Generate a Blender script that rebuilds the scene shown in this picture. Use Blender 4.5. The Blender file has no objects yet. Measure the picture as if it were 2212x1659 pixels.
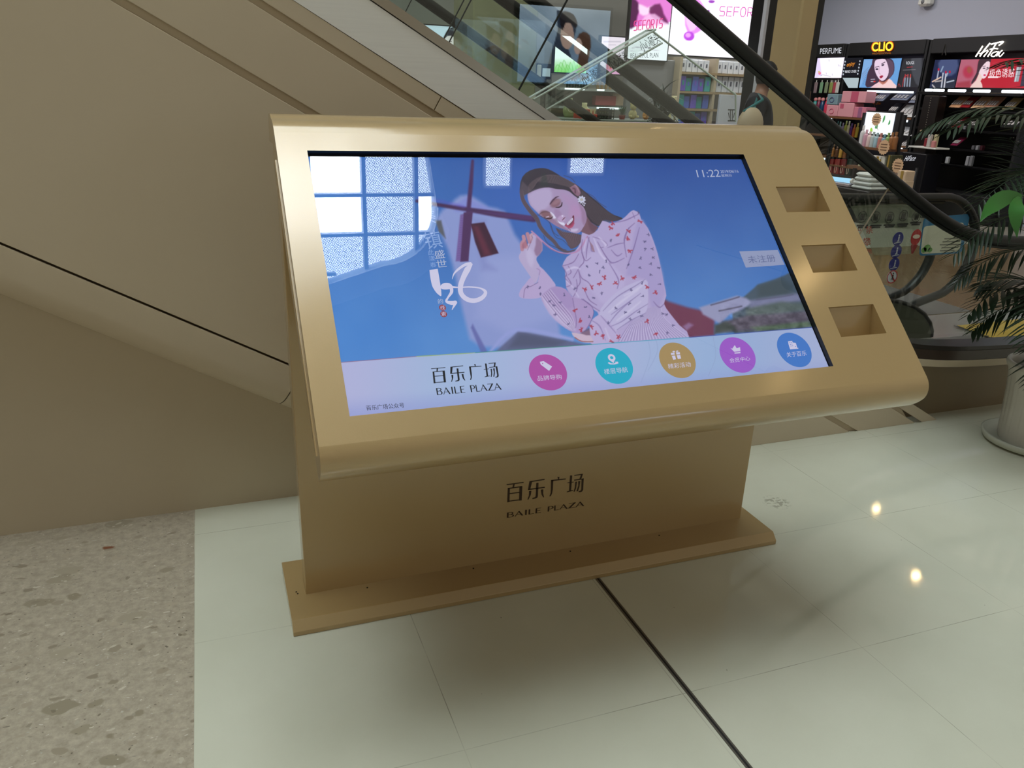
import bpy, math, random
import numpy as np
from mathutils import Vector, Matrix

C = bpy.context.scene.collection
random.seed(7)
rng = np.random.default_rng(5)
PI = math.pi

# ------------------------------------------------------------------ camera
F_PX = 1712.0963
RX, RY, RZ = 1.214466, -0.035374, -0.356217
CAM = np.array([-0.22838, -2.07841, 1.47997])
cam_d = bpy.data.cameras.new('camera')
cam = bpy.data.objects.new('camera', cam_d)
C.objects.link(cam)
cam_d.sensor_width = 36.0
cam_d.lens = F_PX / 2212 * 36
cam_d.clip_end = 200
cam.location = CAM.tolist()
cam.rotation_mode = 'XYZ'
cam.rotation_euler = (RX, RY, RZ)
bpy.context.scene.camera = cam
MR = np.array(cam.rotation_euler.to_matrix())

# ------------------------------------------------------------------ view and light
sc = bpy.context.scene
sc.view_settings.view_transform = 'Standard'
sc.view_settings.look = 'None'
sc.view_settings.gamma = 1
sc.view_settings.use_curve_mapping = False
sc.view_settings.exposure = 0.0
PANE_BRIGHT, PANE_SOFT = 15.0, 3.5
world = bpy.data.worlds.new('mall_air')
sc.world = world
world.use_nodes = True
bg = world.node_tree.nodes['Background']
bg.inputs[0].default_value = (1.0, 0.91, 0.74, 1)
bg.inputs[1].default_value = 0.37


def spot(name, loc, target, power, size, color, radius=0.06, blend=0.6):
    l = bpy.data.lights.new(name, 'SPOT')
    l.energy = power; l.spot_size = size; l.spot_blend = blend; l.color = color; l.shadow_soft_size = radius
    o = bpy.data.objects.new(name, l); C.objects.link(o)
    o.location = loc
    o.rotation_euler = (Vector(target) - Vector(loc)).to_track_quat('-Z', 'Y').to_euler()
    return o


def area(name, loc, target, power, sx, sy, color):
    l = bpy.data.lights.new(name, 'AREA')
    l.shape = 'RECTANGLE'; l.size = sx; l.size_y = sy; l.energy = power; l.color = color
    o = bpy.data.objects.new(name, l); C.objects.link(o)
    o.location = loc
    o.rotation_euler = (Vector(target) - Vector(loc)).to_track_quat('-Z', 'Y').to_euler()
    return o


WARM = (1.0, 0.72, 0.42)
for k, (x, y, p) in enumerate(((7.3, 6.6, 85), (7.6, 8.6, 85))):
    spot('shop_downlight', (x, y, 3.95), (x + .6, y, 0), p, math.radians(150), (1.0, 0.95, 0.9), 0.10)
for k, (x, y, p) in enumerate(((4.4, 7.4, 90), (6.4, 7.6, 90))):
    spot('gift_shop_downlight', (x, y, 3.95), (x, y + .8, 0), p, math.radians(150), (1.0, 0.97, 0.93), 0.10)


# ------------------------------------------------------------------ helpers: measuring
def ray(u, v):
    return MR @ np.array([(u - 1106) / F_PX, -(v - 829.5) / F_PX, -1.0])


def at(u, v, axis, c):
    """point of the plane x=c / y=c / z=c that the photograph shows at (u, v)"""
    i = 'xyz'.index(axis)
    r = ray(u, v)
    return CAM + (c - CAM[i]) / r[i] * r


def to_px(P):
    V = (np.asarray(P, float) - CAM) @ MR
    return 1106 + F_PX * V[..., 0] / -V[..., 2], 829.5 - F_PX * V[..., 1] / -V[..., 2]


# ------------------------------------------------------------------ helpers: materials
def lin(c):
    c = np.asarray(c, float) / 255.0
    return np.where(c <= 0.04045, c / 12.92, ((c + 0.055) / 1.055) ** 2.4)


def rgb(*c):
    return tuple(float(x) for x in lin(c)) + (1.0,)


def new_mat(name):
    m = bpy.data.materials.new(name); m.use_nodes = True
    return m, m.node_tree, m.node_tree.nodes['Principled BSDF']


MC = {}


def M(name, col=(128, 128, 128), rough=0.5, metal=0.0, emit=0.0, spec=0.5, noise=0.0, nscale=30, bump=0.0, coat=0.0, stretch=None):
    if name in MC: return MC[name]
    m, nt, b = new_mat(name)
    c = rgb(*col)
    b.inputs['Base Color'].default_value = c
    b.inputs['Roughness'].default_value = rough
    b.inputs['Metallic'].default_value = metal
    b.inputs['Specular IOR Level'].default_value = spec
    b.inputs['Coat Weight'].default_value = coat
    b.inputs['Coat Roughness'].default_value = 0.08
    if emit:
        b.inputs['Base Color'].default_value = tuple(0.04 * q for q in c[:3]) + (1,)
        b.inputs['Emission Color'].default_value = c
        b.inputs['Emission Strength'].default_value = emit
    if noise or bump:
        tc = nt.nodes.new('ShaderNodeTexCoord'); n = nt.nodes.new('ShaderNodeTexNoise')
        n.inputs['Scale'].default_value = nscale; n.inputs['Detail'].default_value = 4
        src = tc.outputs['Object']
        if stretch:
            mp = nt.nodes.new('ShaderNodeMapping'); mp.inputs['Scale'].default_value = stretch[:3]
            if len(stretch) > 3: mp.inputs['Rotation'].default_value = stretch[3:]
            nt.links.new(src, mp.inputs[0]); src = mp.outputs[0]
        nt.links.new(src, n.inputs['Vector'])
        if noise:
            r = nt.nodes.new('ShaderNodeMapRange')
            r.inputs['To Min'].default_value = 1 - noise; r.inputs['To Max'].default_value = 1 + noise
            nt.links.new(n.outputs['Fac'], r.inputs['Value'])
            mx = nt.nodes.new('ShaderNodeMix'); mx.data_type = 'RGBA'; mx.blend_type = 'MULTIPLY'
            mx.inputs[0].default_value = 1.0; mx.inputs[6].default_value = c
            nt.links.new(r.outputs[0], mx.inputs[7]); nt.links.new(mx.outputs[2], b.inputs['Base Color'])
        if bump:
            bp = nt.nodes.new('ShaderNodeBump'); bp.inputs['Strength'].default_value = bump
            bp.inputs['Distance'].default_value = 0.002
            nt.links.new(n.outputs['Fac'], bp.inputs['Height']); nt.links.new(bp.outputs[0], b.inputs['Normal'])
    MC[name] = m
    return m


def glass_mat(name, tint=(0.93, 0.97, 0.95), f0=0.04, rough=0.0):
    if name in MC: return MC[name]
    m = bpy.data.materials.new(name); m.use_nodes = True
    nt = m.node_tree; nt.nodes.clear()
    out = nt.nodes.new('ShaderNodeOutputMaterial'); mix = nt.nodes.new('ShaderNodeMixShader')
    tr = nt.nodes.new('ShaderNodeBsdfTransparent'); gl = nt.nodes.new('ShaderNodeBsdfGlossy')
    tr.inputs[0].default_value = tuple(tint) + (1,)
    gl.inputs['Roughness'].default_value = rough; gl.inputs['Color'].default_value = (1, 1, 1, 1)
    lw = nt.nodes.new('ShaderNodeLayerWeight'); lw.inputs[0].default_value = 0.5
    pw = nt.nodes.new('ShaderNodeMath'); pw.operation = 'POWER'; pw.inputs[1].default_value = 5
    ma = nt.nodes.new('ShaderNodeMath'); ma.operation = 'MULTIPLY_ADD'; ma.inputs[1].default_value = 1 - f0; ma.inputs[2].default_value = f0
    nt.links.new(lw.outputs['Facing'], pw.inputs[0]); nt.links.new(pw.outputs[0], ma.inputs[0])
    nt.links.new(ma.outputs[0], mix.inputs[0]); nt.links.new(tr.outputs[0], mix.inputs[1]); nt.links.new(gl.outputs[0], mix.inputs[2])
    nt.links.new(mix.outputs[0], out.inputs[0])
    MC[name] = m
    return m


def picture_mat(name, emit):
    """colours of a printed or shown picture, kept in the mesh's colour attribute"""
    m = bpy.data.materials.new(name); m.use_nodes = True
    nt = m.node_tree; b = nt.nodes['Principled BSDF']
    a = nt.nodes.new('ShaderNodeAttribute'); a.attribute_name = 'picture'
    if emit:
        b.inputs['Base Color'].default_value = (0.01, 0.01, 0.01, 1)
        nt.links.new(a.outputs['Color'], b.inputs['Emission Color'])
        b.inputs['Emission Strength'].default_value = emit
        b.inputs['Roughness'].default_value = 0.6; b.inputs['Specular IOR Level'].default_value = 0.1
    else:
        nt.links.new(a.outputs['Color'], b.inputs['Base Color'])
        b.inputs['Roughness'].default_value = 0.5
    return m


# ------------------------------------------------------------------ helpers: meshes
class MB:
    def __init__(s): s.v = []; s.f = []; s.mi = []

    def add(s, vs, fs, mi=0):
        o = len(s.v); s.v += [tuple(map(float, x)) for x in vs]
        s.f += [tuple(i + o for i in f) for f in fs]; s.mi += [mi] * len(fs)
        return s

    def box(s, x0, x1, y0, y1, z0, z1, mi=0, M4=None):
        vs = [(x, y, z) for x in (x0, x1) for y in (y0, y1) for z in (z0, z1)]
        if M4 is not None: vs = [M4 @ Vector(q) for q in vs]
        return s.add(vs, [(0, 1, 3, 2), (4, 6, 7, 5), (0, 4, 5, 1), (2, 3, 7, 6), (0, 2, 6, 4), (1, 5, 7, 3)], mi)

    def bbox(s, x0, x1, y0, y1, z0, z1, b=0.004, mi=0):
        """box with chamfered vertical and horizontal edges"""
        rings = []
        for z, k in ((z0, b), (z0 + b, 0), (z1 - b, 0), (z1, b)):
            c = b
            rings.append([(x0 + k + c, y0 + k, z), (x1 - k - c, y0 + k, z), (x1 - k, y0 + k + c, z), (x1 - k, y1 - k - c, z),
                          (x1 - k - c, y1 - k, z), (x0 + k + c, y1 - k, z), (x0 + k, y1 - k - c, z), (x0 + k, y0 + k + c, z)])
        return s.loft(rings, True, mi)

    def loft(s, rings, caps=True, mi=0, closed=True):
        n = len(rings[0]); vs = [q for r in rings for q in r]; fs = []
        for i in range(len(rings) - 1):
            for j in range(n if closed else n - 1):
                a, b = i * n + j, i * n + (j + 1) % n
                fs.append((a, b, b + n, a + n))
        if caps:
            fs.append(tuple(range(n))[::-1]); fs.append(tuple(range((len(rings) - 1) * n, len(rings) * n)))
        return s.add(vs, fs, mi)

    def prism(s, poly, d, mi=0):
        """polygon (3-D points) pushed along d"""
        d = np.array(d, float)
        n = len(poly); p0 = [np.array(q, float) for q in poly]
        vs = p0 + [q + d for q in p0]
        fs = [tuple(range(n))[::-1], tuple(range(n, 2 * n))] + [(i, (i + 1) % n, n + (i + 1) % n, n + i) for i in range(n)]
        return s.add(vs, fs, mi)

    def lathe(s, cx, cy, prof, n=32, mi=0, caps=True):
        rings = [[(cx + r * math.cos(2 * PI * j / n), cy + r * math.sin(2 * PI * j / n), z) for j in range(n)] for r, z in prof]
        return s.loft(rings, caps, mi)

    def tube(s, pts, r, n=8, mi=0, caps=True, prof=None):
        """swept along pts; r number or list; prof = list of (a,b) cross-section offsets (times r)"""
        P = [Vector(q) for q in pts]; m = len(P)
        rs = r if hasattr(r, '__len__') else [r] * m
        rings = []; up = None
        for i, q in enumerate(P):
            t = (P[min(i + 1, m - 1)] - P[max(i - 1, 0)]).normalized()
            if up is None:
                ref = Vector((0, 0, 1)) if abs(t.z) < 0.9 else Vector((0, 1, 0))
                a = t.cross(ref).normalized()
            else:
                a = (up - t * up.dot(t)).normalized()
            up = a; b = a.cross(t).normalized()
            if prof is None:
                rings.append([q + a * rs[i] * math.cos(2 * PI * j / n) + b * rs[i] * math.sin(2 * PI * j / n) for j in range(n)])
            else:
                rings.append([q + a * rs[i] * c + b * rs[i] * e for c, e in prof])
        return s.loft(rings, caps, mi)

    def ellipsoid(s, c, r, n=12, m=8, mi=0):
        rings = []
        for i in range(1, m):
            th = PI * i / m
            rings.append([(c[0] + r[0] * math.sin(th) * math.cos(2 * PI * j / n), c[1] + r[1] * math.sin(th) * math.sin(2 * PI * j / n), c[2] - r[2] * math.cos(th)) for j in range(n)])
        return s.loft(rings, True, mi)

    def build(s, name, mats, parent=None, smooth=False, bevel=0.0):
        me = bpy.data.meshes.new(name)
        me.from_pydata(s.v, [], s.f)
        if not isinstance(mats, (list, tuple)): mats = [mats]
        for m in mats: me.materials.append(m)
        me.polygons.foreach_set('material_index', s.mi)
        if smooth: me.polygons.foreach_set('use_smooth', [True] * len(me.polygons))
        me.update(); me.validate()
        o = bpy.data.objects.new(name, me); C.objects.link(o)
        if smooth and smooth != 'all':
            md = o.modifiers.new('edge_split', 'EDGE_SPLIT'); md.split_angle = math.radians(40)
        if bevel:
            md = o.modifiers.new('bevel', 'BEVEL'); md.width = bevel; md.segments = 2; md.limit_method = 'ANGLE'
        if parent is not None:
            o.parent = parent
            o.matrix_parent_inverse = Matrix.Translation(-Vector(parent.location)) if parent.type == 'EMPTY' else Matrix()
            if parent.type != 'EMPTY': pass
        return o


def tag(o, label=None, cat=None, group=None, kind=None):
    if label: o['label'] = label
    if cat: o['category'] = cat
    if group: o['group'] = group
    if kind: o['kind'] = kind
    return o


def thing(name, label, cat, loc=(0, 0, 0), group=None):
    o = bpy.data.objects.new(name, None); C.objects.link(o)
    o.location = [float(q) for q in loc]; o.empty_display_size = 0.1
    return tag(o, label, cat, group)


def struct(o): o['kind'] = 'structure'; return o


def dup(root, delta, label=None, group=None):
    """a copy of a thing with copies of its parts and sub-parts"""
    r = root.copy(); C.objects.link(r); r.location = Vector(root.location) + Vector([float(q) for q in delta])
    if label: r['label'] = label
    if group: r['group'] = group
    for ch in list(root.children):
        c = ch.copy(); C.objects.link(c); c.parent = r
        c.matrix_parent_inverse = ch.matrix_parent_inverse.copy()
        for g in list(ch.children):
            e = g.copy(); C.objects.link(e); e.parent = c
            e.matrix_parent_inverse = g.matrix_parent_inverse.copy()
    return r


# ------------------------------------------------------------------ helpers: lettering
def glyphs(body, offset=0.0):
    cu = bpy.data.curves.new('t', 'FONT'); cu.body = body; cu.size = 1.0; cu.offset = offset
    cu.fill_mode = 'FRONT'; cu.resolution_u = 4
    o = bpy.data.objects.new('t', cu); C.objects.link(o)
    dg = bpy.context.evaluated_depsgraph_get()
    me = bpy.data.meshes.new_from_object(o.evaluated_get(dg))
    v = np.array([q.co[:] for q in me.vertices]); f = [tuple(p.vertices) for p in me.polygons]
    bpy.data.objects.remove(o); bpy.data.curves.remove(cu); bpy.data.meshes.remove(me)
    if len(v) == 0: return np.zeros((1, 3)), []
    mn, mx = v.min(0), v.max(0)
    v = (v - mn) / np.maximum(mx - mn, 1e-6)
    return v, f


def lettering(mb, body, O, R, U, mi=0, offset=0.0, shear=0.0):
    offset *= 0.3
    """flat letters fitted between O (lower left), O+R (lower right) and O+U (upper left)"""
    v, f = glyphs(body, offset)
    O, R, U = (np.array(q, float) for q in (O, R, U))
    vs = [O + (a[0] + shear * a[1]) * R + a[1] * U for a in v]
    mb.add(vs, f, mi)


def quad_lettering(mb, body, axis, c, bl, br, tl, mi=0, offset=0.0, shear=0.0):
    A, B, D = at(*bl, axis, c), at(*br, axis, c), at(*tl, axis, c)
    lettering(mb, body, A, B - A, D - A, mi, offset, shear)


# ------------------------------------------------------------------ helpers: painting pictures
def smooth_poly(P, k=4, closed=True):
    P = np.asarray(P, float); n = len(P); out = []
    for i in range(n if closed else n - 1):
        if closed: a, b, c, d = P[i - 1], P[i], P[(i + 1) % n], P[(i + 2) % n]
        else: a, b, c, d = P[max(i - 1, 0)], P[i], P[i + 1], P[min(i + 2, n - 1)]
        for j in range(k):
            t = j / k
            out.append(0.5 * ((2 * b) + (c - a) * t + (2 * a - 5 * b + 4 * c - d) * t * t + (3 * b - a - 3 * c + d) * t ** 3))
    if not closed: out.append(P[-1])
    return np.array(out)


class Paint:
    def __init__(s, X, Y, col):
        s.X, s.Y = X, Y
        s.im = np.empty(X.shape + (3,)); s.im[:] = col

    def _blend(s, sel, a, col):
        if callable(col): col = col(s.X[sel], s.Y[sel])
        a = a[..., None]
        s.im[sel] = s.im[sel] * (1 - a) + np.asarray(col, float) * a

    def poly(s, P, col, soft=1.0, alpha=1.0, smooth=0):
        P = smooth_poly(P, smooth) if smooth else np.asarray(P, float)
        pad = soft + 1
        sel = (s.X > P[:, 0].min() - pad) & (s.X < P[:, 0].max() + pad) & (s.Y > P[:, 1].min() - pad) & (s.Y < P[:, 1].max() + pad)
        if not sel.any(): return
        x, y = s.X[sel], s.Y[sel]
        ins = np.zeros(x.shape, bool); dm = np.full(x.shape, 1e9)
        n = len(P)
        for i in range(n):
            x1, y1 = P[i]; x2, y2 = P[(i + 1) % n]
            if y1 != y2:
                cr = ((y1 > y) != (y2 > y)) & (x < (x2 - x1) * (y - y1) / (y2 - y1) + x1)
                ins ^= cr
            dx, dy = x2 - x1, y2 - y1; L = dx * dx + dy * dy + 1e-12
            t = np.clip(((x - x1) * dx + (y - y1) * dy) / L, 0, 1)
            dm = np.minimum(dm, (x - x1 - t * dx) ** 2 + (y - y1 - t * dy) ** 2)
        dm = np.sqrt(dm); sd = np.where(ins, dm, -dm)
        a = np.clip(sd / (2 * soft) + 0.5, 0, 1); a = a * a * (3 - 2 * a)
        s._blend(sel, a * alpha, col)

    def stroke(s, P, w, col, soft=0.7, alpha=1.0, smooth=4):
        P = np.asarray(P, float)
        if smooth and len(P) > 2: P = smooth_poly(P, smooth, False)
        m = len(P); ws = np.interp(np.linspace(0, 1, m), np.linspace(0, 1, len(w)), w) if hasattr(w, '__len__') else np.full(m, w)
        pad = ws.max() + soft
        sel = (s.X > P[:, 0].min() - pad) & (s.X < P[:, 0].max() + pad) & (s.Y > P[:, 1].min() - pad) & (s.Y < P[:, 1].max() + pad)
        if not sel.any(): return
        x, y = s.X[sel], s.Y[sel]; best = np.full(x.shape, -1e9)
        for i in range(m - 1):
            x1, y1 = P[i]; x2, y2 = P[i + 1]
            dx, dy = x2 - x1, y2 - y1; L = dx * dx + dy * dy + 1e-12
            t = np.clip(((x - x1) * dx + (y - y1) * dy) / L, 0, 1)
            dd = np.sqrt((x - x1 - t * dx) ** 2 + (y - y1 - t * dy) ** 2)
            best = np.maximum(best, (ws[i] * (1 - t) + ws[i + 1] * t) / 2 - dd)
        a = np.clip(best / (2 * soft) + 0.5, 0, 1)
        s._blend(sel, a * alpha, col)

    def disc(s, cx, cy, rx, ry, col, soft=1.0, alpha=1.0, rot=0.0):
        c, n = math.cos(rot), math.sin(rot)
        R = max(rx, ry) + soft + 1
        sel = (abs(s.X - cx) < R) & (abs(s.Y - cy) < R)
        if not sel.any(): return
        x, y = s.X[sel] - cx, s.Y[sel] - cy
        q = np.sqrt(((c * x + n * y) / rx) ** 2 + ((-n * x + c * y) / ry) ** 2)
        a = np.clip((1 - q) * min(rx, ry) / (2 * soft) + 0.5, 0, 1)
        s._blend(sel, a * a * (3 - 2 * a) * alpha, col)


def picture(name, O, R, U, nx, ny, fn, emit, parent=None):
    """a picture on the flat rectangle O, R (to the right), U (up); fn paints it in the photograph's pixels"""
    O, R, U = (np.array(q, float) for q in (O, R, U))
    a, b = np.meshgrid(np.linspace(0, 1, nx), np.linspace(0, 1, ny))
    P = O + a[..., None] * R + b[..., None] * U
    X, Y = to_px(P)
    col = fn(X, Y, a, b)
    col = lin(np.clip(col, 0, 255))
    me = bpy.data.meshes.new(name)
    n = nx * ny; nf = (nx - 1) * (ny - 1)
    me.vertices.add(n); me.vertices.foreach_set('co', P.reshape(-1).astype(np.float32))
    i = (np.arange(ny - 1)[:, None] * nx + np.arange(nx - 1)[None, :]).reshape(-1)
    q = np.stack([i, i + 1, i + nx + 1, i + nx], 1).reshape(-1)
    me.loops.add(nf * 4); me.loops.foreach_set('vertex_index', q.astype(np.int32))
    me.polygons.add(nf); me.polygons.foreach_set('loop_start', (np.arange(nf) * 4).astype(np.int32))
    me.update()
    at_ = me.color_attributes.new('picture', 'FLOAT_COLOR', 'POINT')
    at_.data.foreach_set('color', np.concatenate([col.reshape(-1, 3), np.ones((n, 1))], 1).reshape(-1).astype(np.float32))
    me.materials.append(picture_mat(name + '_print', emit))
    me.validate()
    o = bpy.data.objects.new(name, me); C.objects.link(o)
    if parent is not None:
        o.parent = parent
        if parent.type == 'EMPTY': o.matrix_parent_inverse = Matrix.Translation(-Vector(parent.location))
    return o


def vnoise(X, Y, scale, seed=0, octaves=3):
    """smooth value noise, 0..1"""
    r = np.random.default_rng(seed); T = r.random((64, 64)); out = 0; amp = 1; tot = 0
    for k in range(octaves):
        x, y = X / scale * 2 ** k, Y / scale * 2 ** k
        xi, yi = np.floor(x).astype(int), np.floor(y).astype(int); fx, fy = x - xi, y - yi
        fx, fy = fx * fx * (3 - 2 * fx), fy * fy * (3 - 2 * fy)
        g = lambda i, j: T[i % 64, j % 64]
        out = out + amp * ((g(xi, yi) * (1 - fx) + g(xi + 1, yi) * fx) * (1 - fy) + (g(xi, yi + 1) * (1 - fx) + g(xi + 1, yi + 1) * fx) * fy)
        tot += amp; amp *= 0.5
    return out / tot

# ================================================================== THE SETTING
ANG = math.radians(29.3); CA, SA = math.cos(ANG), math.sin(ANG)   # slope of the escalators
WALL_Y, CLAD_Y, NEAR_Y, FAR_Y = 0.70, 0.594, 0.70, 1.80


def se(s, e, y):
    """point from distance s down the slope and height e above the line through the origin"""
    return (s * CA + e * SA, y, -s * SA + e * CA)


# ---- floor
SCUFF = at(1677, 1085, 'z', 0)
def floor_material():
    m, nt, b = new_mat('white_tile')
    N, Lk = nt.nodes.new, nt.links.new
    tc = N('ShaderNodeTexCoord'); sx = N('ShaderNodeSeparateXYZ'); Lk(tc.outputs['Object'], sx.inputs[0])
    n1 = N('ShaderNodeTexNoise'); n1.inputs['Scale'].default_value = 2.2; n1.inputs['Detail'].default_value = 5; Lk(tc.outputs['Object'], n1.inputs['Vector'])
    rp = N('ShaderNodeValToRGB'); Lk(n1.outputs['Fac'], rp.inputs[0])
    rp.color_ramp.elements[0].position = 0.3; rp.color_ramp.elements[0].color = rgb(196, 196, 176)
    rp.color_ramp.elements[1].position = 0.7; rp.color_ramp.elements[1].color = rgb(206, 206, 187)

    def seam(axis, off, period, w):
        a = N('ShaderNodeMath'); a.operation = 'SUBTRACT'; a.inputs[1].default_value = off; Lk(sx.outputs[axis], a.inputs[0])
        p = N('ShaderNodeMath'); p.operation = 'PINGPONG'; p.inputs[1].default_value = period / 2; Lk(a.outputs[0], p.inputs[0])
        c = N('ShaderNodeMath'); c.operation = 'LESS_THAN'; c.inputs[1].default_value = w; Lk(p.outputs[0], c.inputs[0])
        return c.outputs[0]
    s1, s2 = seam(0, -0.376, 0.602, 0.0011), seam(1, -0.083, 0.600, 0.0011)
    mx = N('ShaderNodeMath'); mx.operation = 'MAXIMUM'; Lk(s1, mx.inputs[0]); Lk(s2, mx.inputs[1])
    n2 = N('ShaderNodeTexNoise'); n2.inputs['Scale'].default_value = 5; Lk(tc.outputs['Object'], n2.inputs['Vector'])
    mr = N('ShaderNodeMapRange'); mr.inputs['From Min'].default_value = 0.4; mr.inputs['From Max'].default_value = 0.65
    mr.inputs['To Min'].default_value = 0.12; mr.inputs['To Max'].default_value = 0.55; Lk(n2.outputs['Fac'], mr.inputs['Value'])
    ml = N('ShaderNodeMath'); ml.operation = 'MULTIPLY'; Lk(mx.outputs[0], ml.inputs[0]); Lk(mr.outputs[0], ml.inputs[1])
    # specks of dirt
    n3 = N('ShaderNodeTexVoronoi'); n3.inputs['Scale'].default_value = 9; Lk(tc.outputs['Object'], n3.inputs['Vector'])
    lt = N('ShaderNodeMath'); lt.operation = 'LESS_THAN'; lt.inputs[1].default_value = 0.022; Lk(n3.outputs['Distance'], lt.inputs[0])
    m3 = N('ShaderNodeMath'); m3.operation = 'MULTIPLY'; m3.inputs[1].default_value = 0.5; Lk(lt.outputs[0], m3.inputs[0])
    m4 = N('ShaderNodeMath'); m4.operation = 'MAXIMUM'; Lk(ml.outputs[0], m4.inputs[0]); Lk(m3.outputs[0], m4.inputs[1])
    # a dried scuff right of the kiosk
    vd = N('ShaderNodeVectorMath'); vd.operation = 'DISTANCE'; Lk(tc.outputs['Object'], vd.inputs[0]); vd.inputs[1].default_value = (SCUFF[0], SCUFF[1], 0)
    n5 = N('ShaderNodeTexNoise'); n5.inputs['Scale'].default_value = 60; n5.inputs['Detail'].default_value = 3; Lk(tc.outputs['Object'], n5.inputs['Vector'])
    s5 = N('ShaderNodeMapRange'); s5.inputs['From Min'].default_value = 0.06; s5.inputs['From Max'].default_value = 0.035; s5.inputs['To Max'].default_value = 1.0; Lk(vd.outputs['Value'], s5.inputs['Value'])
    g5 = N('ShaderNodeMath'); g5.operation = 'GREATER_THAN'; g5.inputs[1].default_value = 0.52; Lk(n5.outputs['Fac'], g5.inputs[0])
    p5 = N('ShaderNodeMath'); p5.operation = 'MULTIPLY'; Lk(s5.outputs[0], p5.inputs[0]); Lk(g5.outputs[0], p5.inputs[1])
    q5 = N('ShaderNodeMath'); q5.operation = 'MULTIPLY'; q5.inputs[1].default_value = 0.45; Lk(p5.outputs[0], q5.inputs[0])
    m6 = N('ShaderNodeMath'); m6.operation = 'MAXIMUM'; Lk(m4.outputs[0], m6.inputs[0]); Lk(q5.outputs[0], m6.inputs[1]); m4 = m6
    mix = N('ShaderNodeMix'); mix.data_type = 'RGBA'; Lk(m4.outputs[0], mix.inputs[0]); Lk(rp.outputs[0], mix.inputs[6]); mix.inputs[7].default_value = rgb(96, 88, 72)
    Lk(mix.outputs[2], b.inputs['Base Color'])
    b.inputs['Roughness'].default_value = 0.055; b.inputs['Specular IOR Level'].default_value = 0.5
    return m


def terrazzo_material():
    m, nt, b = new_mat('terrazzo')
    N, Lk = nt.nodes.new, nt.links.new
    tc = N('ShaderNodeTexCoord')
    wn = N('ShaderNodeTexNoise'); wn.inputs['Scale'].default_value = 18; wn.inputs['Detail'].default_value = 3; Lk(tc.outputs['Object'], wn.inputs['Vector'])
    ad = N('ShaderNodeMix'); ad.data_type = 'RGBA'; ad.blend_type = 'ADD'; ad.inputs[0].default_value = 0.045
    Lk(tc.outputs['Object'], ad.inputs[6]); Lk(wn.outputs['Color'], ad.inputs[7])
    cur = None

    def layer(prev, scale, size, c0, c1, seed, lo=0.0, hi=1.0, st=(1, 1.7, 1)):
        mp = N('ShaderNodeMapping'); mp.inputs['Location'].default_value = (seed, seed * 1.7, 0); mp.inputs['Scale'].default_value = st
        mp.inputs['Rotation'].default_value = (0, 0, 0.25)
        Lk(ad.outputs[2], mp.inputs[0])
        v = N('ShaderNodeTexVoronoi'); v.inputs['Scale'].default_value = scale; Lk(mp.outputs[0], v.inputs['Vector'])
        sp = N('ShaderNodeSeparateColor'); Lk(v.outputs['Color'], sp.inputs[0])
        # chip radius depends on the cell
        r = N('ShaderNodeMapRange'); r.inputs['From Min'].default_value = lo; r.inputs['From Max'].default_value = hi
        r.inputs['To Min'].default_value = 0.0; r.inputs['To Max'].default_value = size; Lk(sp.outputs[0], r.inputs['Value'])
        l = N('ShaderNodeMath'); l.operation = 'SUBTRACT'; Lk(r.outputs[0], l.inputs[0]); Lk(v.outputs['Distance'], l.inputs[1])
        k = N('ShaderNodeMath'); k.operation = 'MULTIPLY'; k.use_clamp = True; k.inputs[1].default_value = 22; Lk(l.outputs[0], k.inputs[0])
        cm = N('ShaderNodeMix'); cm.data_type = 'RGBA'; cm.inputs[6].default_value = rgb(*c0); cm.inputs[7].default_value = rgb(*c1); Lk(sp.outputs[1], cm.inputs[0])
        mx = N('ShaderNodeMix'); mx.data_type = 'RGBA'; Lk(k.outputs[0], mx.inputs[0]); Lk(prev, mx.inputs[6]); Lk(cm.outputs[2], mx.inputs[7])
        return mx.outputs[2]
    n1 = N('ShaderNodeTexNoise'); n1.inputs['Scale'].default_value = 40; n1.inputs['Detail'].default_value = 6; n1.inputs['Roughness'].default_value = 0.75
    Lk(tc.outputs['Object'], n1.inputs['Vector'])
    rp = N('ShaderNodeValToRGB'); Lk(n1.outputs['Fac'], rp.inputs[0])
    rp.color_ramp.elements[0].position = 0.35; rp.color_ramp.elements[0].color = rgb(150, 140, 122)
    rp.color_ramp.elements[1].position = 0.68; rp.color_ramp.elements[1].color = rgb(182, 171, 152)
    c = rp.outputs[0]
    c = layer(c, 9, 0.42, (160, 150, 130), (138, 128, 108), 3.1, 0.35, 1.0)
    c = layer(c, 17, 0.40, (172, 160, 140), (132, 122, 104), 7.7, 0.4, 1.0)
    c = layer(c, 38, 0.36, (196, 188, 170), (116, 106, 88), 1.3, 0.5, 1.0)
    c = layer(c, 90, 0.34, (208, 202, 188), (92, 82, 66), 5.9, 0.5, 1.0)
    c = layer(c, 7, 0.9, (150, 96, 56), (118, 70, 44), 9.4, 0.90, 1.35)
    Lk(c, b.inputs['Base Color'])
    b.inputs['Roughness'].default_value = 0.28; b.inputs['Specular IOR Level'].default_value = 0.35
    return m


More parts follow.
